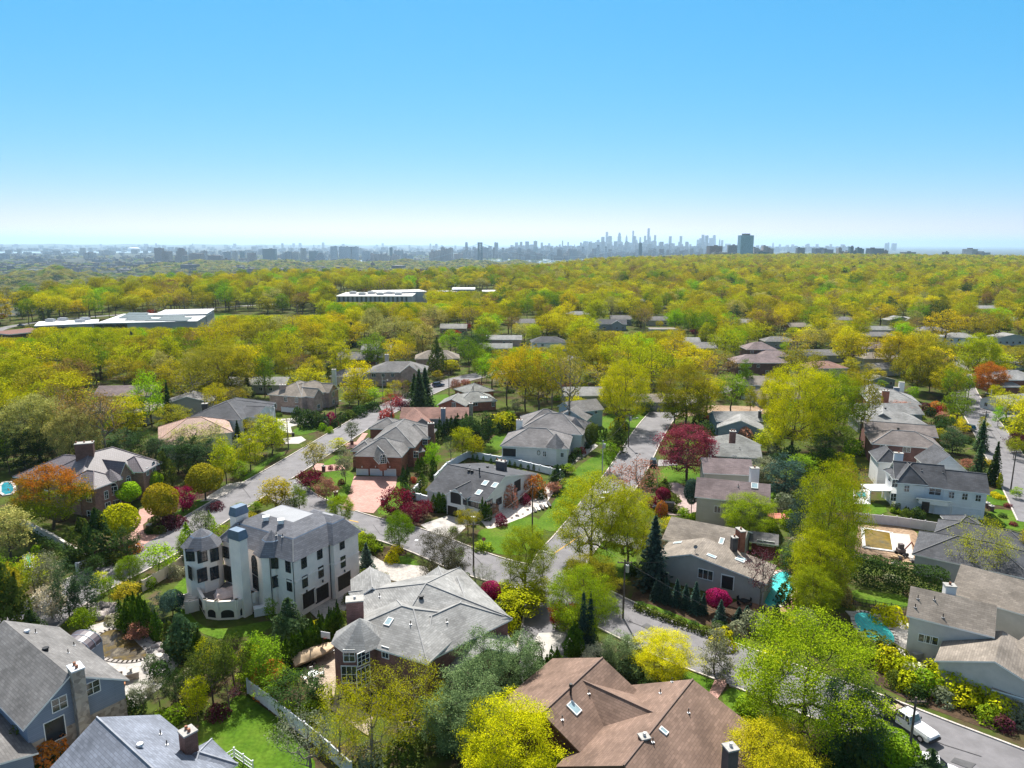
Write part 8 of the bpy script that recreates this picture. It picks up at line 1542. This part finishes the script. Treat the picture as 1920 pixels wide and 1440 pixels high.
# ------------------------------------------------------------------ labels for the plants: look, then the thing they stand beside
def lm_phrase(p):
    best = sorted(LAND+XLM, key=lambda l: (Vector((l[1].x-p.x, l[1].y-p.y, 0))).length)[:2]; n, q = best[0]; d = Vector((p.x-q.x, p.y-q.y, 0)); v = Vector((q.x, q.y, 0)).normalized(); w = Vector((v.y, -v.x, 0))
    a, b, L = d.dot(v), d.dot(w), d.length
    far = ''
    if abs(a) > abs(b)*1.1: return far+('behind ' if a > 0 else 'before ')+n, best[1][0]
    return far+('beside '), (n, best[1][0])
SIZE = {'great': 'broad', 'oak': 'spreading', 'maple': 'upright', 'sparse': 'thin', 'airy': 'wispy', 'willow': 'drooping', 'spruce': 'conical', 'pine': 'soft-needled', 'column': 'narrow', 'juniper': 'dense', 'round': 'clipped round', 'low': 'low', 'young': 'young', 'bush': 'rounded', 'twiggy': 'twiggy', 'wood': 'tall-trunked', 'hero': 'broad', 'softpine': 'plumed'}
NOUN = {'great': 'tree', 'oak': 'oak', 'maple': 'maple', 'sparse': 'tree', 'airy': 'tree', 'willow': 'tree', 'spruce': 'spruce', 'pine': 'pine', 'column': 'arborvitae', 'juniper': 'juniper', 'round': 'tree', 'low': 'ornamental maple', 'young': 'tree', 'bush': 'shrub', 'twiggy': 'tree', 'wood': 'forest tree', 'hero': 'tree', 'softpine': 'pine'}
XLM = [('the leafy pond', at(215, 1210)), ('the teal pool', at(1640, 1180)), ('the unfinished pool', at(1645, 1010)), ('the dark glossy tree', at(835, 1100)), ('the purple beech', at(1287, 900)), ('the landscaping truck', at(1705, 1370)), ('the boat', at(590, 1240)), ('the deep green lawn', at(480, 1390)), ('the turquoise pool', at(1460, 1110)), ('the white-roofed school', at(270, 605)), ('the pale office block', at(700, 560)), ('the bare lot', at(1380, 768)), ('the side street mouth', at(1845, 778)), ('the street bend', at(850, 715)), ('the corner lawn', at(950, 1010)), ('the transformer pole', at(1168, 1160)), ('the orange-tipped tree', at(100, 990)), ('the tall conical spruce', at(1224, 1100)), ('the big olive oak', at(412, 746)), ('the golden forked tree', at(1176, 1062)), ('the farmhouse pergola', at(1642, 938)), ('the lane end', at(1320, 735))]
groups = {}
for o, p, R, H, k, ck in PLANTS:
    if (p-at(1224, 1100)).length < 1: base = 'tall dark conical spruce towering over the taupe skylight house'; o['label'] = base; continue
    ph, other = lm_phrase(p)
    if isinstance(other, tuple): ph = ph+other[0]; other = other[1]
    base = '%s %s %s %s' % (SIZE[k], WORDS[ck], NOUN[k], ph)
    groups.setdefault(base, []).append((o, p, H, R, other))
ORD = ['', 'second', 'third', 'fourth', 'fifth', 'sixth', 'seventh', 'eighth', 'ninth', 'tenth', 'eleventh', 'twelfth', 'thirteenth', 'fourteenth', 'fifteenth', 'sixteenth']
for base, L in groups.items():
    if len(L) == 1: L[0][0]['label'] = base; continue
    sub = {}
    for t in L: sub.setdefault(t[4], []).append(t)
    for other, M in sub.items():
        b2 = base+', towards '+other if len(sub) > 1 else base
        M.sort(key=lambda t: -t[2])
        for i, t in enumerate(M):
            t[0]['label'] = b2 if len(M) == 1 else (b2+', tallest' if i == 0 else b2+', %s tallest' % (ORD[i] if i < len(ORD) else 'hardly'))
            if i >= len(ORD)-1: t[0]['label'] = b2+', among the lowest'; t[0]['group'] = 'lowest '+base
GR = {'wood': 'tall-trunked trees at the wood edge', 'column': 'narrow arborvitae planted in rows', 'bush': 'rounded garden shrubs', 'round': 'clipped round trees', 'oak': 'spreading oaks in spring leaf', 'maple': 'upright maples in spring leaf', 'pine': 'soft-needled pines', 'spruce': 'conical spruces'}
for o, p, R, H, k, ck in PLANTS:
    if k in GR and 'group' not in o: o['group'] = GR[k]
# ------------------------------------------------------------------ air, sky, sun, camera
hz, n, l = nt('haze_air'); out = N(n, 'ShaderNodeOutputMaterial'); pv = N(n, 'ShaderNodeVolumePrincipled'); pv.inputs['Color'].default_value = (.58, .79, 1, 1); pv.inputs['Density'].default_value = HAZE = 4.3e-5; pv.inputs['Density Attribute'].default_value = ''; pv.inputs['Anisotropy'].default_value = .5
l.new(pv.outputs[0], out.inputs['Volume'])
m = MB(); m.prism([(-60000, -500), (60000, -500), (60000, 91000), (-60000, 91000)], -106, 470); ob = m.build('haze', hz); tag(ob, kind='stuff')
SKYK = 10/1.66; SUN_AZ = math.radians(-8); SUN_EL = math.radians(52)
w = bpy.data.worlds.new('World'); SC.world = w; w.use_nodes = True; n = w.node_tree.nodes; n.clear(); l = w.node_tree.links
out = N(n, 'ShaderNodeOutputWorld'); bg = N(n, 'ShaderNodeBackground'); bg.inputs['Strength'].default_value = .10
sk = N(n, 'ShaderNodeTexSky', sky_type='NISHITA', sun_disc=False); sk.sun_elevation = SUN_EL; sk.sun_rotation = SUN_AZ; sk.altitude = 100; sk.air_density = .7; sk.dust_density = 0; sk.ozone_density = 10
sp = N(n, 'ShaderNodeSeparateColor'); cb = N(n, 'ShaderNodeCombineColor'); l.new(sk.outputs[0], sp.inputs[0])
for i, (k_, g_) in enumerate(((.07, 1.6), (.288, .52), (.56, .27))):   # grade of the clear spring sky
    pw = N(n, 'ShaderNodeMath', operation='POWER'); pw.inputs[1].default_value = g_; mu = N(n, 'ShaderNodeMath', operation='MULTIPLY'); mu.inputs[1].default_value = k_*SKYK; l.new(sp.outputs[i], pw.inputs[0]); l.new(pw.outputs[0], mu.inputs[0]); l.new(mu.outputs[0], cb.inputs[i])
tcw = N(n, 'ShaderNodeTexCoord'); sw = N(n, 'ShaderNodeSeparateXYZ'); l.new(tcw.outputs['Generated'], sw.inputs[0]); mrw = N(n, 'ShaderNodeMapRange', interpolation_type='SMOOTHSTEP'); mrw.inputs[1].default_value = .32; mrw.inputs[2].default_value = .6; l.new(sw.outputs['Z'], mrw.inputs[0])
hi = N(n, 'ShaderNodeTexSky', sky_type='NISHITA', sun_disc=False); hi.sun_elevation = SUN_EL; hi.sun_rotation = SUN_AZ; hi.altitude = 100; hi.dust_density = 2.0; hs = N(n, 'ShaderNodeHueSaturation'); hs.inputs['Saturation'].default_value = .32; hs.inputs['Value'].default_value = .82; l.new(hi.outputs[0], hs.inputs['Color'])
mw_ = N(n, 'ShaderNodeMix', data_type='RGBA'); l.new(mrw.outputs[0], mw_.inputs[0]); l.new(cb.outputs[0], mw_.inputs['A']); l.new(hs.outputs[0], mw_.inputs['B']); l.new(mw_.outputs['Result'], bg.inputs[0]); l.new(bg.outputs[0], out.inputs[0])
sl = bpy.data.lights.new('sun', 'SUN'); sl.energy = 5.0; sl.angle = math.radians(.5); sl.color = (1, .95, .87); so = bpy.data.objects.new('sun', sl); COL.objects.link(so)
sd = Vector((math.sin(SUN_AZ)*math.cos(SUN_EL), math.cos(SUN_AZ)*math.cos(SUN_EL), math.sin(SUN_EL))); so.rotation_euler = sd.to_track_quat('Z', 'Y').to_euler()
cd = bpy.data.cameras.new('camera'); cd.sensor_width = 36; cd.lens = 36*F/1920; cd.clip_start = 1; cd.clip_end = 200000
co = bpy.data.objects.new('camera', cd); COL.objects.link(co); co.location = EYE
fwd = Vector((0, CP, -SP)); co.matrix_world = Matrix.Translation(EYE) @ (Matrix.Rotation(math.pi/2-PITCH, 4, 'X') @ Matrix.Rotation(ROLL, 4, 'Z')); SC.camera = co
vs = SC.view_settings; vs.view_transform = 'Standard'; vs.look = 'None'; vs.exposure = .78; vs.gamma = 1; vs.use_curve_mapping = False
SC.render.engine = 'CYCLES'; cy = SC.cycles; cy.max_bounces = 6; cy.diffuse_bounces = 2; cy.glossy_bounces = 2; cy.transmission_bounces = 4; cy.transparent_max_bounces = 4; cy.volume_bounces = 1; cy.caustics_reflective = False; cy.caustics_refractive = False; cy.sample_clamp_indirect = 6; cy.use_denoising = True; cy.denoiser = 'OPENIMAGEDENOISE'; cy.denoising_prefilter = 'NONE'
